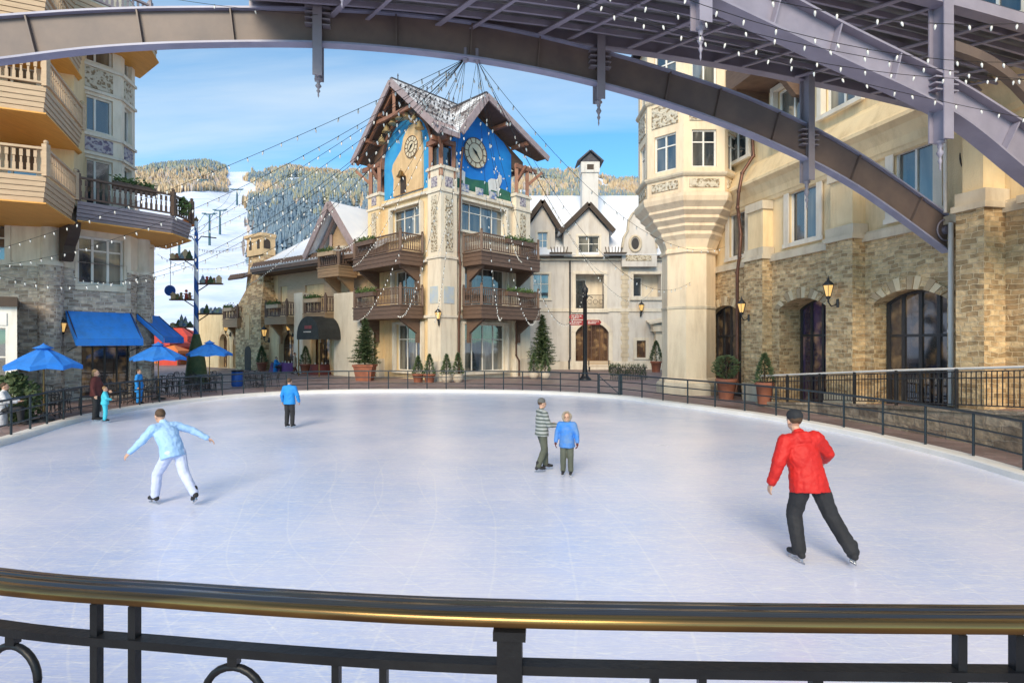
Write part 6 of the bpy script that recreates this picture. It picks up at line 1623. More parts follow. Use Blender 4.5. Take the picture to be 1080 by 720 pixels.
# striped pole with carved scenes
x,y=at(207,400,33).x,33.0
sp=thing('striped_pole','tall blue and white striped festival pole with carved scenes on its arms','pole',(x,y,PZ))
m=MB(); m.tube([(x,y,PZ),(x,y,9.9)],[.17,.10],12); 
def polemat():
    m_,nt,b=newmat('pole_stripe'); L=nt.links.new
    tc=N(nt,'ShaderNodeTexCoord'); sep=N(nt,'ShaderNodeSeparateXYZ'); L(tc.outputs['Object'],sep.inputs[0])
    at_=N(nt,'ShaderNodeMath',operation='ARCTAN2'); L(sep.outputs['Y'],at_.inputs[0]); L(sep.outputs['X'],at_.inputs[1])
    k=N(nt,'ShaderNodeMath',operation='MULTIPLY_ADD'); L(sep.outputs['Z'],k.inputs[0]); k.inputs[1].default_value=4.2; L(at_.outputs[0],k.inputs[2])
    s_=N(nt,'ShaderNodeMath',operation='SINE'); L(k.outputs[0],s_.inputs[0])
    L(ramp(nt,s_.outputs[0],[(.02,(.02,.12,.45)),(.06,(.75,.76,.8))]),b.inputs['Base Color'])
polemat(); m.build('shaft','pole_stripe',sp)
m=MB(); m.lathe((x,y,9.9),[(.1,0),(.14,.1),(.06,.2),(.001,.35)],8); m.build('cap','bronze',sp)
fl=MB(); fl.poly([(x,y,10.1),(x-.9,y,10.0),(x-.7,y,9.75),(x-.95,y,9.5),(x,y,9.6)]); fl.build('flag','orange_cloth',sp)
m=MB(); m.lathe((x,y,PZ),[(.62,0),(.60,.4),(.50,1.3),(.36,2.2),(.2,2.9),(.17,3.0)],12); m.build('greenery_wrap','needles',sp)
M('carve_red',(.55,.08,.04),(.4,.05,.03),rough=.5)
M('carve_mix',(.05,.28,.12),(.6,.15,.07),scale=4,rough=.6); M('carve_blue',(.02,.12,.55),(.5,.55,.3),scale=4,rough=.6)
arms=[(7.6,-1,'carve_blue'),(6.15,1,'carve_mix'),(5.2,-1,'carve_mix'),(4.35,1,'carve_mix'),(3.55,-1,'carve_mix')]
rn=random.Random(2)
for z,sd,mt in arms:
    m=MB(); m.box((x+sd*.85,y,z),1.4,.3,.08); m.bar((x,y,z-.5),(x+sd*.7,y,z-.04),.05); A=m.build('arm','wood_brown',sp)
    for k in range(5):
        m=MB(); u=.36+k*.25+rn.uniform(-.05,.05); hh=rn.uniform(.3,.7)*(1.15 if k in (1,2) else .8); kk=rn.random()
        if kk<.4: m.lathe((x+sd*u,y,z+.05),[(.17,0),(.2,hh*.2),(.08,hh*.6),(.11,hh*.62),(.001,hh)],7); c_='needles' if rn.random()<.6 else 'carve_blue'
        elif kk<.7:
            m.box((x+sd*u,y,z+.05+hh*.25),.26,.16,hh*.5); f_=Fr(x+sd*u,y-.08,1,0,0,-1); m.ext(f_,[(-.17,z+.05+hh*.5),(.17,z+.05+hh*.5),(0,z+.05+hh*.85)],-.17,.01); c_=rn.choice(['carve_red','stucco_gold','carve_blue'])
        else: m.tube([(x+sd*u,y,z+.05),(x+sd*u,y,z+.05+hh*.45)],[.11,.07],7); m.ball((x+sd*u,y,z+.05+hh*.6),.09,7,5); m.bar((x+sd*u-.16,y,z+.05+hh*.4),(x+sd*u+.16,y,z+.05+hh*.3),.05); c_=rn.choice(['carve_red','white_paint','carve_mix'])
        m.build('carved_figure',c_,A)
m=MB(); m.tube([(x-1.2,y,8.9),(x-.3,y,9.0),(x,y,8.6),(x+.3,y,9.0),(x+1.2,y,8.9)],.035,6); m.build('iron_bracket','black_iron',sp)
m=MB(); fr=Fr(x,y,1,0,0,-1); m.ext(fr,[(-1.55+.32*math.cos(k),5.75+.32*math.sin(k)) for k in [6.283*j/20 for j in range(20)]],0,.08); d_=m.build('round_sign','bin_blue',sp)
m=MB(); m.tube([(x-1.55,y,6.07),(x-1.55,y,8.9)],.015,5); m.build('hanging_rod','black_iron',d_)
# signpost with three red direction boards
x,y=at(617,401,36).x,36.0
st=thing('signpost','dark iron lamp post with three red direction boards in the plaza','signpost',(x,y,PZ))
m=MB(); m.lathe((x,y,PZ),[(.42,0),(.42,.12),(.3,.2),(.2,.35),(.17,.6),(.14,1.1),(.13,5.4),(.17,5.45),(.17,5.6),(.1,5.7)],12); m.build('post','steel_black',st)
m=MB()
for s_ in (-1,1): m.tube([(x,y,5.3),(x+s_*.25,y,5.7),(x+s_*.5,y,5.55)],.03,6)
m.lathe((x,y,5.7),[(.1,0),(.2,.25),(.22,.45),(.1,.6),(.001,.8)],8); m.build('lamp_head','black_iron',st)
fr=Fr(x,y,1,0,0,-1)
for a0,a1,z,tip in ((-.95,-.13,4.3,-1),(-.95,-.13,3.92,-1),(.13,.95,3.95,1)):
    m=MB(); e=.16
    m.ext(fr,[(a0,z-e),(a1,z-e),(a1,z+e),(a0,z+e),(a0-.12,z)] if tip<0 else [(a0,z-e),(a1,z-e),(a1+.12,z),(a1,z+e),(a0,z+e)],.0,.05); B=m.build('direction_board','sign_red',st)
    m=MB(); 
    for r_,zz in ((0,.05),(1,-.06)):
        u=a0+.06
        while u<a1-.1-.15*r_:
            w_=rn.uniform(.03,.055); m.fbox(fr,u,u+w_,z+zz-.028,z+zz+.028,.051,.056); u+=w_+rn.choice([.02,.02,.05])
    m.build('lettering','white_paint',B)
# bench
def bench(x,y,rz,label):
    t=thing('wooden_bench',label,'bench',(x,y,PZ)); fr=Fr(x,y,math.cos(rz),math.sin(rz),0,-1)
    m=MB(); [m.fbox(fr,-1,1,PZ+.43,PZ+.47,-.2+.11*k,-.11+.11*k) for k in range(5)]; m.build('seat','wood_tan',t)
    m=MB(); [m.fbox(fr,-1,1,PZ+.58+.12*k,PZ+.67+.12*k,-.28,-.25) for k in range(3)]; m.build('backrest','wood_tan',t)
    for a in (-.85,.85): m=MB(); m.fbox(fr,a-.04,a+.04,PZ,PZ+.43,-.2,-.12); m.fbox(fr,a-.04,a+.04,PZ,PZ+.43,.28,.35); m.fbox(fr,a-.04,a+.04,PZ+.38,PZ+.95,-.25,-.2); m.build('leg','black_iron',t)
bench(at(633,388,46).x,46.5,0,'wooden bench under the arched window of the pale building')
# bin
x,y=at(252,400,30.8).x-.3,31.2; t=thing('litter_bin','blue cylindrical litter bin behind the fence, right of the tables','bin',(x,y,PZ)); m=MB(); m.lathe((x,y,PZ),[(.26,0),(.3,.1),(.31,.8),(.28,.84),(.24,.84),(.22,.6),(.001,.6)],14); m.build('body','bin_blue',t); m=MB(); m.lathe((x,y,PZ+.84),[(.32,0),(.32,.06),(.24,.09)],14); m.build('rim','steel_black',t)
# red market tents far away
for i,(px,Y,w_,h_,mt,lb) in enumerate([(172,66,4.2,3.4,'tent_red','red market tent with orange front left of the striped pole'),(190,72,4.6,4.6,'tent_red','taller red market tent behind the striped pole'),(183,60,2.4,2.2,'orange_cloth','orange market stall in front of the red tents')]):
    x=(px-540)/F*Y; t=thing('market_tent',lb,'tent',(x,Y,PZ)); m=MB(); m.grid([[(x+sx*w_/2*k,Y+sy*w_/2*k,PZ+z) for sx,sy in ((-1,-1),(1,-1),(1,1),(-1,1))] for k,z in ((1,h_*.55),(1.02,h_*.7),(.4,h_*.88),(.02,h_))],True,False); m.build('roof',mt,t)
    m=MB(); [m.tube([(x+sx*w_*.48,Y+sy*w_*.48,PZ),(x+sx*w_*.48,Y+sy*w_*.48,PZ+h_*.6)],.05,6) for sx in (-1,1) for sy in (-1,1)]; m.build('pole','bronze',t)
    m=MB(); m.box((x,Y-w_*.3,PZ+.5),w_*.85,.5,1.0); m.build('counter','orange_cloth' if mt!='orange_cloth' else 'tent_red',t)
    m=MB(); m.grid([[(x-w_/2,Y+w_/2,PZ),(x+w_/2,Y+w_/2,PZ)],[(x-w_/2,Y+w_/2,PZ+h_*.55),(x+w_/2,Y+w_/2,PZ+h_*.55)]],False,False); m.build('back_panel',mt,t)
# purple-draped restaurant tables
for i,(px,Y,lb) in enumerate([(256,53,'purple draped table by the small fireplace arch'),(306,45.5,'purple draped table before the arched restaurant door'),(296,46.5,'purple draped table left of the arched restaurant door'),(338,42.8,'dark red draped table under the black entrance canopy')]):
    x=(px-540)/F*Y; t=thing('draped_table',lb,'table',(x,Y,PZ)); m=MB(); m.lathe((x,Y,PZ),[(.95,0),(.85,.2),(.75,.72),(.73,.76),(.001,.77)],14); m.build('cloth','cloth_violet' if i<3 else 'cloth_maroon',t)
    m=MB(); 
    for k in range(4): m.lathe((x+.4*math.cos(k*1.6),Y+.4*math.sin(k*1.6),PZ+.78),[(.04,0),(.05,.12),(.001,.13)],8)
    m.build('glasses','white_paint',t)
# ================================================================ STRING LIGHTS
M('bulb_socket',(.01,.01,.01),rough=.5)
bm_=MB(); bm_.lathe((0,0,0),[(.001,-.15),(.014,-.135),(.026,-.09),(.027,-.06),(.016,-.03)],7)
ref=bm_.build('bulb','bulb_white'); bulb_me=ref.data; bpy.data.objects.remove(ref)
# one mesh: white glass plus dark socket
me=bulb_me; bmx=bmesh.new(); bmx.from_mesh(me)
bmesh.ops.translate(bmx,verts=bmx.verts,vec=Vector((0,0,-.15))-Vector((0,0,min(v.co.z for v in bmx.verts))))
r=bmesh.ops.create_cone(bmx,cap_ends=True,segments=6,radius1=.018,radius2=.012,depth=.05,matrix=Matrix.Translation((0,0,-.012)))
for v in r['verts']:
    for f in v.link_faces: f.material_index=1
bmx.to_mesh(me); bmx.free(); me.materials.append(MATS['bulb_socket'])
def strand(p,q,sag,label,step=.62,sc=1.0,seed=1):
    p=Vector(p); q=Vector(q); L=(q-p).length; rn=random.Random(seed); n=max(12,int(L/1.0))
    t=thing('string_lights',label,'string lights',q if q.z<p.z else p,'strings of white bulbs over the rink')
    f=lambda u: p.lerp(q,u)-Vector((0,0,sag*4*u*(1-u)))
    m=MB(); m.tube([f(i/n) for i in range(n+1)],.0075*sc,4,False); m.build('cable','bulb_socket',t)
    k=max(3,int(L/step)); k=min(k,98); o0=t.location
    for i in range(1,k):
        u=(i+rn.uniform(-.2,.2))/k; b=bpy.data.objects.new('bulb',me); COL.objects.link(b); b.parent=t; b.location=f(u)-o0; b.scale=(sc,sc,sc*1.0); b.rotation_euler=(rn.uniform(-.3,.3),rn.uniform(-.3,.3),0)
HB1=P1.fr.p(P1.fr.a(491),P1.fr.z(491,62)); HB2=P1.fr.p(P1.fr.a(503),P1.fr.z(503,63))
m=MB(); 
for hb in (HB1,HB2): m.tube([hb+Vector((0,0,.25)),hb],.05,6); m.lathe(hb-Vector((0,0,.03)),[(.05,-.05),(.08,0),(.05,.08)],8)
m.build('hook','steel_mauve',arch1)
lf=[(at(-20,268,20.5),.35,'string of white bulbs ending on the lodge wall just under the tan balcony'),
(at(-20,282,20.5),1.0,'string of white bulbs ending low on the lodge wall under the dark balcony'),
(at(-20,284,19.5),2.4,'deeply sagging string of white bulbs crossing the lodge stone wall'),
(at(60,287,24.2),2.2,'string of white bulbs ending at the round lodge column'),
(at(158,262,25.5),.8,'string of white bulbs ending at the lodge balcony corner'),
(at(166,268,27),2.4,'sagging string of white bulbs ending behind the lodge corner'),
(at(196,247,26),.2,'taut string of white bulbs ending at the tip of the dark lodge balcony'),
(at(208,262,33),1.6,'string of white bulbs ending at the festival pole'),
(at(262,300,42),.6,'string of white bulbs ending at the stone chimney')]
for i,(q,s_,lb) in enumerate(lf): strand(HB1,q,s_,lb,seed=i,sc=.85)
tf=[(tpos(-1.2,-1.2,8.0),.6,'string of bulbs falling to the near tower corner under the upper balconies',HB2),
(TR.p(7.4,5.1,1.9),3.2,'string of bulbs looping to the right end of the lower right tower balcony',HB2),
(TR.p(3.6,4.4,1.9),2.2,'string of bulbs dropping to the middle of the lower right tower balcony',HB2),
(TR.p(5.6,8.2,1.9),1.2,'string of bulbs ending at the upper right tower balcony',HB2),
(TL.p(7.5,4.2,1.9),1.8,'string of bulbs ending at the left corner of the lower left tower balcony',HB1),
(TL.p(2.0,4.4,1.9),1.9,'string of bulbs ending by the lower left tower balcony near the pillar',HB1),
(TL.p(.2,3.9,.35),1.2,'string of bulbs running down to the lantern on the tower pillar',HB1),
(TL.p(7.5,8.0,1.9),.9,'string of bulbs ending at the left corner of the upper left tower balcony',HB1),
(at(350,262,39.0),1.4,'string of bulbs ending on the timber gable balcony of the restaurant',HB1),
(at(617,302,36),4.2,'string of bulbs ending at the lamp head of the signpost',HB2),
(at(690,302,49.3),3.2,'string of bulbs ending over the recessed window of the pale building',HB2),
(at(642,290,49.3),1.2,'string of bulbs ending at the middle balcony of the pale building',HB2),
(FRr.p(FRr.a(775),LED+.9,.5),1.6,'string of bulbs ending at the copper downpipe of the cream hotel',HB2),
(FRr.p(.4,6.0,.6),2.6,'string of bulbs ending on the corner column of the cream hotel',HB2)]
for i,(q,s_,lb,hb) in enumerate(tf): strand(hb,q,s_,lb,seed=30+i,sc=.8,step=.7)
nr=[(at(560,-30,7.2),at(1130,88,9.2),.25,'nearest string of big white bulbs crossing the top right, upper line'),(at(540,-18,7.4),at(1100,128,10),.15,'string of big white bulbs crossing the nearer arch diagonally'),(at(700,-30,6.6),at(1130,20,8.2),.3,'topmost string of big white bulbs in the upper right corner'),(at(600,-6,7.6),at(1090,84,9.6),.35,'string of big white bulbs just under the roof deck'),(at(640,-34,6.9),at(1140,62,8.8),.45,'string of big white bulbs passing the mauve hanger post')]
for i,(p,q,s_,lb) in enumerate(nr): strand(p,q,s_,lb,step=.5,sc=.6,seed=60+i)
strand(at(150,-6,11),at(335,16,12.2),.05,'thin string from the top left balcony to the brown arch',step=1.5,sc=.6,seed=70)

# ================================================================ PEOPLE
def capsule(m,p,q,r1,r2=None,n=10):
    r2=r2 or r1; p=Vector(p); q=Vector(q); d=q-p
    if d.length<1e-4: return m.ball(p,r1,n,6)
    t=d.normalized(); pts=[];rs=[]
    for k in (-1,-.8,-.45,0): pts.append(p+t*r1*k); rs.append(max(1e-3,r1*math.sqrt(max(0,1-k*k))))
    for k in (0,.45,.8,1): pts.append(q+t*r2*k); rs.append(max(1e-3,r2*math.sqrt(max(0,1-k*k))))
    return m.tube(pts,rs,n)
def chain(m,pts,rs):
    for i in range(len(pts)-1): capsule(m,pts[i],pts[i+1],rs[i],rs[i+1])
def ell(m,c,rx,ry,rz): m.lathe(c,[(max(1e-4,math.sin(math.pi*j/8)),-rz*math.cos(math.pi*j/8)) for j in range(9)],14,True,rx,ry)
def bake(m,name,mat,par,vox,smooth=3,disp=0):
    o=m.build(name,mat,par); 
    md=o.modifiers.new('r','REMESH'); md.mode='VOXEL'; md.voxel_size=vox; md.use_smooth_shade=True
    if smooth: s=o.modifiers.new('s','SMOOTH'); s.iterations=smooth; s.factor=.5
    if disp:
        tx=bpy.data.textures.new('folds','CLOUDS'); tx.noise_scale=.075; tx.noise_depth=3
        d=o.modifiers.new('d','DISPLACE'); d.texture=tx; d.strength=disp; d.mid_level=.5; d.texture_coords='LOCAL'
    dg=bpy.context.evaluated_depsgraph_get(); ne=bpy.data.meshes.new_from_object(o.evaluated_get(dg)); o.modifiers.clear(); o.data=ne
    for p in ne.polygons: p.use_smooth=True
    return o
def hand(m,w,dirv,side,s=1.0,curl=.5):
    """palm and five bent fingers; dirv = forearm direction, side = +1/-1"""
    w=Vector(w); d=Vector(dirv).normalized(); fwd=Vector((0,1,0)); acr=fwd-d*fwd.dot(d); acr.normalize(); inn=d.cross(acr)*(1 if side>0 else -1)
    if inn.x*side>0: inn=-inn
    palm=w+d*.05*s; 
    for k in range(4): capsule(m,w+acr*(.012-.008*k)*s,w+d*.085*s+acr*(.03-.02*k)*s,.014*s,.012*s,7)
    ln=[.072,.082,.076,.06]
    for k in range(4):
        b=w+d*.09*s+acr*(.033-.022*k)*s; L_=ln[k]*s; d1=(d+inn*curl*.5).normalized(); p1=b+d1*L_*.45; d2=(d+inn*curl*1.3).normalized(); p2=p1+d2*L_*.32; d3=(d*.6+inn*curl*1.8).normalized(); p3=p2+d3*L_*.25
        capsule(m,b,p1,.0085*s,.008*s,7); capsule(m,p1,p2,.008*s,.0072*s,7); capsule(m,p2,p3,.0072*s,.006*s,7)
    b=w+d*.03*s+acr*.025*s; p1=b+(acr*.8+d*.7+inn*.3).normalized()*.04*s; p2=p1+(d+acr*.25+inn*.4).normalized()*.032*s; capsule(m,b,p1,.012*s,.0095*s,7); capsule(m,p1,p2,.0095*s,.0075*s,7)
BASE=dict(pel=(0,0,.94),wai=(0,.01,1.08),che=(0,0,1.27),nek=(0,-.01,1.46),hed=(0,.01,1.62),
 shR=(.185,0,1.41),elR=(.25,-.02,1.13),wrR=(.27,.06,.89),shL=(-.185,0,1.41),elL=(-.25,-.02,1.13),wrL=(-.27,.06,.89),
 hiR=(.09,0,.9),knR=(.10,.03,.50),anR=(.11,0,.10),hiL=(-.09,0,.9),knL=(-.10,.03,.50),anL=(-.11,0,.10),toR=(0,.16,-.06),toL=(0,.16,-.06))
def person(label,loc,rz,h_,pose,top,bot,hair='hair_brown',hat=None,bulk=1.0,gloves=None,skates=True,lo=False,group=None,hood=None,hem=.84,hairlong=False,boot='cloth_black'):
    J={k:Vector(v) for k,v in BASE.items()}; 
    for k,v in pose.items(): J[k]=Vector(v)
    S_=h_/1.75; t=thing('person',label,'person',(0,0,0),group)
    K={k:v*S_ for k,v in J.items()}; vx=.011 if not lo else .022
    hd=K['hed']; fd=Vector(pose.get('look',(0,1,0))).normalized(); fd=Vector((fd.x,fd.y,fd.z)); rt=fd.cross(Vector((0,0,1))).normalized(); up=rt.cross(fd)
    hs=S_*(1.0+max(0,(1.5-h_))*.35)
    H_=lambda x,y,z: hd+(rt*x+fd*y+up*z)*hs
    m=MB()
    # head : skull, face, jaw, nose, ears, neck
    def ellh(x,y,z,rx,ry,rz_):
        c=H_(x,y,z); rows=[]
        for j in range(9):
            ph=math.pi*j/8; rr=max(1e-3,math.sin(ph)); rows.append([c+(rt*rx*rr*math.cos(2*math.pi*k/14)+fd*ry*rr*math.sin(2*math.pi*k/14)-up*rz_*math.cos(ph))*hs for k in range(14)])
        m.grid(rows,True,True)
    ellh(0,-.01,.03,.075,.092,.095); ellh(0,.02,-.035,.058,.068,.078); ellh(0,.05,-.075,.032,.035,.03)
    capsule(m,H_(0,.088,.01),H_(0,.104,-.022),.009*hs,.014*hs,8); capsule(m,H_(-.02,.078,-.055),H_(.02,.078,-.055),.011*hs,.011*hs,8)
    for s_ in (-1,1): ellh(s_*.076,-.008,-.005,.012,.02,.032); capsule(m,H_(s_*.018,.083,.026),H_(s_*.045,.074,.026),.01*hs,.008*hs,7)
    capsule(m,K['nek'],H_(0,-.02,-.06),.055*S_,.05*S_)
    chain(m,[K['pel'],K['wai'],K['che'],K['nek']],[.085*S_,.085*S_,.095*S_,.055*S_])
    for s_ in 'RL':
        chain(m,[K['sh'+s_],K['el'+s_],K['wr'+s_]],[.05*S_,.038*S_,.026*S_]); capsule(m,K['che'],K['sh'+s_],.09*S_,.05*S_)
        chain(m,[K['hi'+s_],K['kn'+s_],K['an'+s_]],[.085*S_,.055*S_,.038*S_]); capsule(m,K['pel'],K['hi'+s_],.1*S_,.085*S_)
        hand(m,K['wr'+s_],K['wr'+s_]-K['el'+s_],1 if s_=='R' else -1,S_*1.05)
    bake(m,'body','skin',t,(.0075 if not lo else .016),2 if not lo else 1)
    # eyes
    e=MB()
    for s_ in (-1,1): e.ball(H_(s_*.031,.078,.008),.011*hs,8,6)
    e.build('eyes','eye_dark',t)
    # jacket
    m=MB(); B=bulk
    w2=K['wai']; hemp=K['pel']*1.0+Vector((0,0,(hem-.94)*S_))
    top_=K['che'].lerp(K['nek'],.72); sx_=(K['shR']-K['shL']).normalized()
    prof_=[(hemp,.205,.155),(hemp.lerp(w2,.45),.195,.15),(w2,.178,.14),(w2.lerp(K['che'],.5),.185,.142),(K['che'],.195,.142),(K['che'].lerp(K['nek'],.45),.175,.118),(top_,.09,.08)]
    rows=[]
    for i_,(c_,ra_,rb2) in enumerate(prof_):
        a_v=Vector((1,0,0)).lerp(sx_,min(1,i_/4)); ax=(prof_[min(i_+1,6)][0]-prof_[max(i_-1,0)][0]).normalized(); b_v=ax.cross(a_v).normalized()
        rows.append([c_+(a_v*ra_*math.cos(2*math.pi*q/20)+b_v*rb2*math.sin(2*math.pi*q/20))*S_*(.55+.45*B) for q in range(20)])
    m.grid(rows,True,True); m.poly(rows[0][::-1]); m.poly(rows[-1])
    capsule(m,K['shL'].lerp(K['shR'],.1),K['shL'].lerp(K['shR'],.9),.07*S_*B); capsule(m,K['nek']-Vector((0,0,.04*S_)),K['nek']+Vector((0,0,.03*S_)),.068*S_)
    for s_ in 'RL':
        chain(m,[K['sh'+s_],K['el'+s_],K['wr'+s_]],[.073*S_*B,.06*S_*B,.045*S_*B]); capsule(m,K['che'],K['sh'+s_],.1*S_*B,.07*S_*B)
    if hood:
        capsule(m,K['nek']+Vector((-.07,-.07,.0))*S_,K['nek']+Vector((.07,-.07,.0))*S_,.055*S_); capsule(m,K['nek']+Vector((-.05,-.10,-.05))*S_,K['nek']+Vector((.05,-.10,-.05))*S_,.05*S_)
    bake(m,'jacket',top,t,vx,2,.03*S_)
    # trousers
    m=MB(); capsule(m,K['pel']+Vector((-.05,0,-.02))*S_,K['pel']+Vector((.05,0,-.02))*S_,.105*S_)
    for s_ in 'RL':
        a_,k_,n_=K['hi'+s_],K['kn'+s_],K['an'+s_]; end=n_.lerp(k_,.06)
        chain(m,[a_,k_,end],[.1*S_*B**.5,.08*S_*B**.5,.068*S_*B**.5]); capsule(m,K['pel']-Vector((0,0,.03*S_)),a_,.10*S_,.10*S_)
    bake(m,'trousers',bot,t,vx,2,.018*S_)
    # boots and blades
    for s_ in 'RL':
        n_=K['an'+s_]; td=Vector(pose.get('ft'+s_,(0,1,-.02))).normalized(); fu=(Vector((0,0,1))-td*td.z).normalized(); 
        m=MB(); heel=n_-td*.04*S_-fu*.035*S_; toe=n_+td*.17*S_-fu*.045*S_
        chain(m,[n_+fu*.10*S_,n_,heel],[.055*S_,.052*S_,.045*S_]); chain(m,[n_,n_+td*.08*S_-fu*.03*S_,toe],[.05*S_,.046*S_,.036*S_])
        b=bake(m,'skate_boot' if skates else 'boot',boot,t,vx,2)
        if skates:
            q=MB(); sw=td.cross(fu)*.003
            lo_=n_-fu*(.128*S_); A,Bb=lo_-td*.09*S_,lo_+td*.19*S_
            q.hexa([A-sw,Bb-sw,Bb+sw,A+sw,A-sw+fu*.022,Bb-sw+fu*.022+td*.01,Bb+sw+fu*.022+td*.01,A+sw+fu*.022])
            for u in (.2,.75): c=A.lerp(Bb,u)+fu*.018; q.bar(c,c+fu*.045*S_,.03*S_,.02)
            q.build('blade','blade_steel',b)
    # hair / hat
    m=MB()
    def hell(x,y,z,rx,ry,rz_):
        c=H_(x,y,z); rows=[]
        for j in range(9):
            ph=math.pi*j/8; rr=max(1e-3,math.sin(ph)); rows.append([c+(rt*rx*rr*math.cos(2*math.pi*k/14)+fd*ry*rr*math.sin(2*math.pi*k/14)-up*rz_*math.cos(ph))*hs for k in range(14)])
        m.grid(rows,True,True)
    hell(0,-.028,.05,.084,.092,.092)
    if hairlong: hell(0,-.07,-.03,.075,.05,.12)
    bake(m,'hair',hair,t,.012 if not lo else .02,2,.012)
    if hat:
        m=MB(); hell(0,-.02,.072,.094,.103,.085); 
        c=H_(0,-.015,.055); rows=[[c+(rt*.097*math.cos(a_)+fd*.106*math.sin(a_)+up*(z_))*hs*k_ if False else c+(rt*.097*k_*math.cos(a_)+fd*.106*k_*math.sin(a_)+up*z_)*hs for a_ in [6.283*q/18 for q in range(18)]] for k_,z_ in ((1,-.02),(1.05,-.015),(1.05,.025),(.98,.03))]; 
        bake(m,'hat',hat,t,.01 if not lo else .02,2)
    if hood=='fur':
        m=MB(); m.tube([H_(.10*math.cos(a_),.03-.02*math.sin(a_)*0,.02+.12*math.sin(a_)) for a_ in [6.283*q/20 for q in range(21)]],.032*hs,8,False); bake(m,'fur_hood','fur',t,.012,1,.03)
    if gloves:
        m=MB()
        for s_ in 'RL': hand(m,K['wr'+s_],K['wr'+s_]-K['el'+s_],1 if s_=='R' else -1,S_*1.2,.7); capsule(m,K['wr'+s_],K['wr'+s_]+(K['wr'+s_]-K['el'+s_]).normalized()*.08*S_,.035*S_,.034*S_)
        bake(m,'gloves',gloves,t,.009,2)
    t.location=loc; t.rotation_euler=(0,0,rz); return t
ZI=.04
# red jacket, seen from behind, weight on the left leg, right leg pushing out
person('skater in a red jacket and black trousers gliding away, seen from behind',(3.62,6.75,ZI),R(6),1.80,
 dict(pel=(.04,0,.93),wai=(.02,.05,1.07),che=(-.02,.10,1.26),nek=(-.03,.13,1.45),hed=(-.05,.18,1.61),shR=(.17,.09,1.41),shL=(-.21,.10,1.38),
 elL=(-.33,.04,1.14),wrL=(-.38,.10,.90),elR=(.36,.13,1.22),wrR=(.44,.32,1.10),
 hiR=(.13,0,.9),hiL=(-.06,0,.9),knL=(-.10,.10,.50),anL=(-.11,-.02,.10),knR=(.27,-.05,.52),anR=(.41,-.24,.14),ftR=(.45,1,-.25),ftL=(-.1,1,0)),
 'cloth_red','cloth_black',hair='hair_brown',hat='cloth_black',bulk=1.32,hood=True,hem=.80)
# pale blue skater leaning, arms spread
person('skater in a light blue jacket and pale trousers leaning with arms spread',(-5.62,9.1,ZI),R(62),1.66,
 dict(pel=(0,-.04,.90),wai=(0,.06,1.03),che=(0,.18,1.18),nek=(0,.28,1.34),hed=(0,.38,1.47),shR=(.18,.24,1.30),shL=(-.18,.24,1.30),
 elR=(.40,.10,1.20),wrR=(.58,-.08,1.04),elL=(-.34,.30,1.10),wrL=(-.46,.42,.92),
 hiR=(.09,-.04,.87),hiL=(-.09,-.04,.87),knL=(-.13,.22,.50),anL=(-.12,.30,.10),knR=(.10,-.18,.50),anR=(.14,-.42,.17),ftR=(.3,1,-.5),look=(0,1,-.25)),
 'cloth_lightblue','cloth_palelilac',hair='hair_brown',bulk=1.1,hem=.82)
person('child skater in an azure jacket standing far out with their back turned',(-6.92,17.1,ZI),R(-8),1.52,dict(elR=(.29,.02,1.14),wrR=(.30,.10,.92),elL=(-.29,.02,1.14),wrL=(-.31,.08,.92)),'cloth_azure','cloth_black',hair='hair_brown',bulk=1.18,hem=.82)
person('boy skater in a striped grey jacket and dark beanie turned towards the smaller child',(.62,11.45,ZI),R(-72),1.47,dict(elR=(.22,.10,1.13),wrR=(.20,.32,1.10),elL=(-.22,.10,1.13),wrL=(-.18,.32,1.08),knL=(-.10,.12,.50),anL=(-.10,.14,.10),anR=(.11,-.14,.10)),'cloth_striped','cloth_olive',hat='cloth_grey',bulk=1.15)
person('small child skater in a blue plaid coat with furry hood and dark red mittens',(1.10,11.0,ZI),R(168),1.24,dict(elR=(.28,.02,1.16),wrR=(.30,.10,.95),elL=(-.28,.02,1.16),wrL=(-.30,.12,.95)),'cloth_plaid','cloth_olive',bulk=1.3,hood='fur',gloves='cloth_maroon',hem=.78)
person('adult in a maroon jacket skating beside the small cyan child by the left fence',(-14.05,18.55,ZI),R(-70),1.72,dict(elL=(-.24,.12,1.12),wrL=(-.16,.32,1.0)),'cloth_maroon','cloth_black',hair='hair_blond',hairlong=True,bulk=1.15,lo=True)
person('small child in a cyan snowsuit held close at the left fence',(-13.55,18.3,ZI),R(-60),1.16,dict(elR=(.26,.1,1.16),wrR=(.2,.28,1.1)),'cloth_cyan','cloth_cyan',hair='hair_blond',bulk=1.3,lo=True)
person('person in a long azure coat standing outside the fence below the blue awning',(-15.2,22.4,PZ),R(-80),1.42,{},'cloth_azure','cloth_azure',hair='hair_brown',bulk=1.25,lo=True,skates=False,hem=.6)
SIT=dict(pel=(0,-.05,.50),wai=(0,-.03,.66),che=(0,.0,.86),nek=(0,.02,1.04),hed=(0,.05,1.20),shR=(.18,.0,1.0),shL=(-.18,0,1.0),elR=(.24,.12,.76),wrR=(.16,.34,.74),elL=(-.24,.12,.76),wrL=(-.16,.34,.74),hiR=(.09,0,.48),hiL=(-.09,0,.48),knR=(.12,.42,.50),knL=(-.12,.42,.50),anR=(.12,.44,.10),anL=(-.12,.40,.10))
def seat(px,Y,rz,lb,top,hair='hair_brown'):
    x=(px-540)/F*Y; person(lb,(x,Y,PZ),R(rz),1.72,SIT,top,'cloth_black',hair=hair,bulk=1.15,lo=True,skates=False,hem=.47)
    c=dup(cp,(x-.02,Y-.02,PZ),R(rz+180) ,'dark chair under the '+lb.split(' seated')[0],'chairs of the seated guests')
seat(3,16.6,-60,'person in a white jacket seated at the far left table','cloth_white')
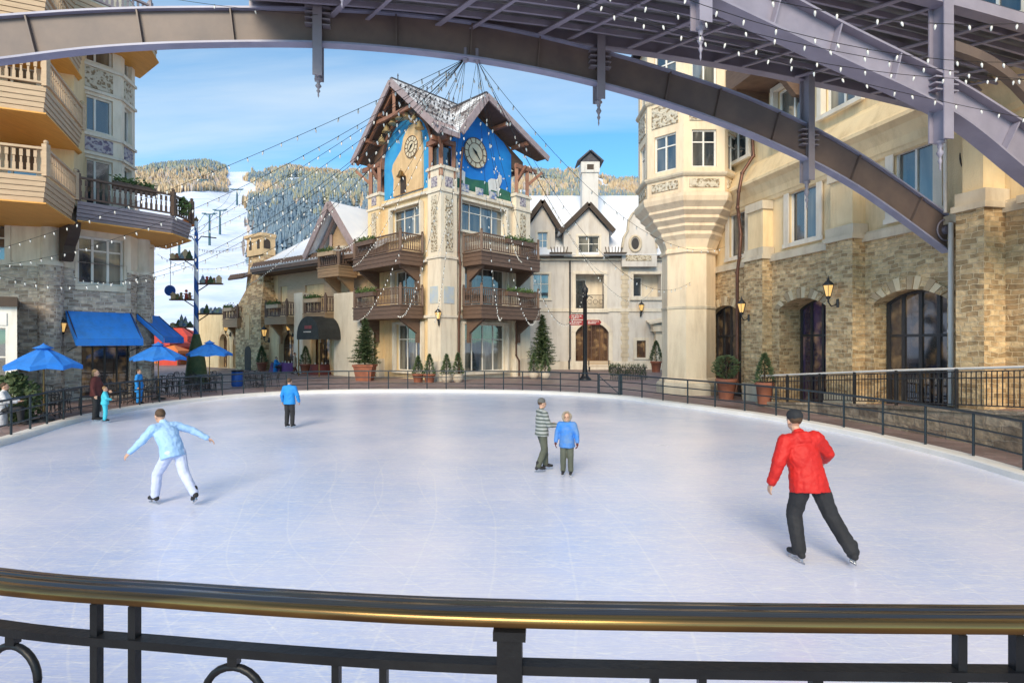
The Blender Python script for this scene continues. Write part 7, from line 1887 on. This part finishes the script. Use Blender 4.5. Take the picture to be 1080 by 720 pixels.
seat(291,44.8,-90,'person in a blue jacket seated outside the restaurant','cloth_azure')
seat(316,44.6,90,'person in a pale jacket seated opposite outside the restaurant','cloth_white','hair_blond')
seat(261,52.2,200,'person in a yellow jacket seated near the fireplace arch','cloth_yellow')
person('person in a grey coat walking past the arched restaurant door',((311-540)/F*42.5,42.5,PZ),R(-70),1.70,dict(anL=(-.1,.2,.1),anR=(.1,-.2,.12)),'fur','cloth_maroon',hair='hair_brown',lo=True,skates=False,hem=.6)

# ================================================================ SKY, SUN, CAMERA
w=bpy.data.worlds.new('World'); S.world=w; w.use_nodes=True; nt=w.node_tree; L=nt.links.new; bg=nt.nodes['Background']
SE,SR=32,191
sky=N(nt,'ShaderNodeTexSky'); sky.sky_type='NISHITA'; sky.sun_disc=False; sky.sun_elevation=R(SE); sky.sun_rotation=R(SR); sky.altitude=1800; sky.air_density=1.0; sky.dust_density=.6; sky.ozone_density=2.5
tc=N(nt,'ShaderNodeTexCoord'); sep=N(nt,'ShaderNodeSeparateXYZ'); L(tc.outputs['Generated'],sep.inputs[0])
zc=N(nt,'ShaderNodeMath',operation='ADD'); L(sep.outputs['Z'],zc.inputs[0]); zc.inputs[1].default_value=.12
dx=N(nt,'ShaderNodeMath',operation='DIVIDE'); L(sep.outputs['X'],dx.inputs[0]); L(zc.outputs[0],dx.inputs[1])
dy=N(nt,'ShaderNodeMath',operation='DIVIDE'); L(sep.outputs['Y'],dy.inputs[0]); L(zc.outputs[0],dy.inputs[1])
cb=N(nt,'ShaderNodeCombineXYZ'); L(dx.outputs[0],cb.inputs[0]); L(dy.outputs[0],cb.inputs[1])
mp=N(nt,'ShaderNodeMapping'); mp.inputs['Scale'].default_value=(.30,1.15,1); mp.inputs['Rotation'].default_value=(0,0,R(-7)); mp.inputs['Location'].default_value=(1.3,.4,0); L(cb.outputs[0],mp.inputs[0])
cn=N(nt,'ShaderNodeTexNoise',Scale=1.25,Detail=9,Roughness=.55,Distortion=.5); L(mp.outputs[0],cn.inputs['Vector'])
cf=ramp(nt,cn.outputs['Fac'],[(.42,(0,0,0)),(.78,(.8,.8,.8))])
hs_=N(nt,'ShaderNodeHueSaturation',Saturation=1.0,Value=1.0); L(sky.outputs[0],hs_.inputs['Color'])
tint=N(nt,'ShaderNodeMix',data_type='RGBA',blend_type='MULTIPLY'); tint.inputs[0].default_value=1; L(hs_.outputs[0],tint.inputs[6]); tint.inputs[7].default_value=(1.0,1.72,1.78,1)
mx=N(nt,'ShaderNodeMix',data_type='RGBA'); L(cf,mx.inputs[0]); L(tint.outputs[2],mx.inputs[6]); mx.inputs[7].default_value=(6.2,6.9,7.3,1)
L(mx.outputs[2],bg.inputs['Color']); bg.inputs['Strength'].default_value=.14
sl=bpy.data.lights.new('sun','SUN'); sl.energy=4.0; sl.angle=R(30); sl.color=(1,.82,.58); so=bpy.data.objects.new('sun',sl); COL.objects.link(so)
sd=Vector((math.sin(R(SR))*math.cos(R(SE)),math.cos(R(SR))*math.cos(R(SE)),math.sin(R(SE)))); so.rotation_euler=sd.to_track_quat('Z','Y').to_euler(); so.location=sd*60
cam=bpy.data.cameras.new('camera'); co=bpy.data.objects.new('camera',cam); COL.objects.link(co); co.location=(0,0,H); co.rotation_euler=(R(90),0,0); cam.sensor_width=36; cam.lens=36*F/1080; cam.clip_start=.05; cam.clip_end=8000; S.camera=co
S.view_settings.view_transform='Standard'; S.view_settings.look='None'; S.view_settings.exposure=0; S.view_settings.gamma=1
S.cycles.max_bounces=6; S.cycles.diffuse_bounces=3; S.cycles.glossy_bounces=3; S.cycles.use_denoising=True
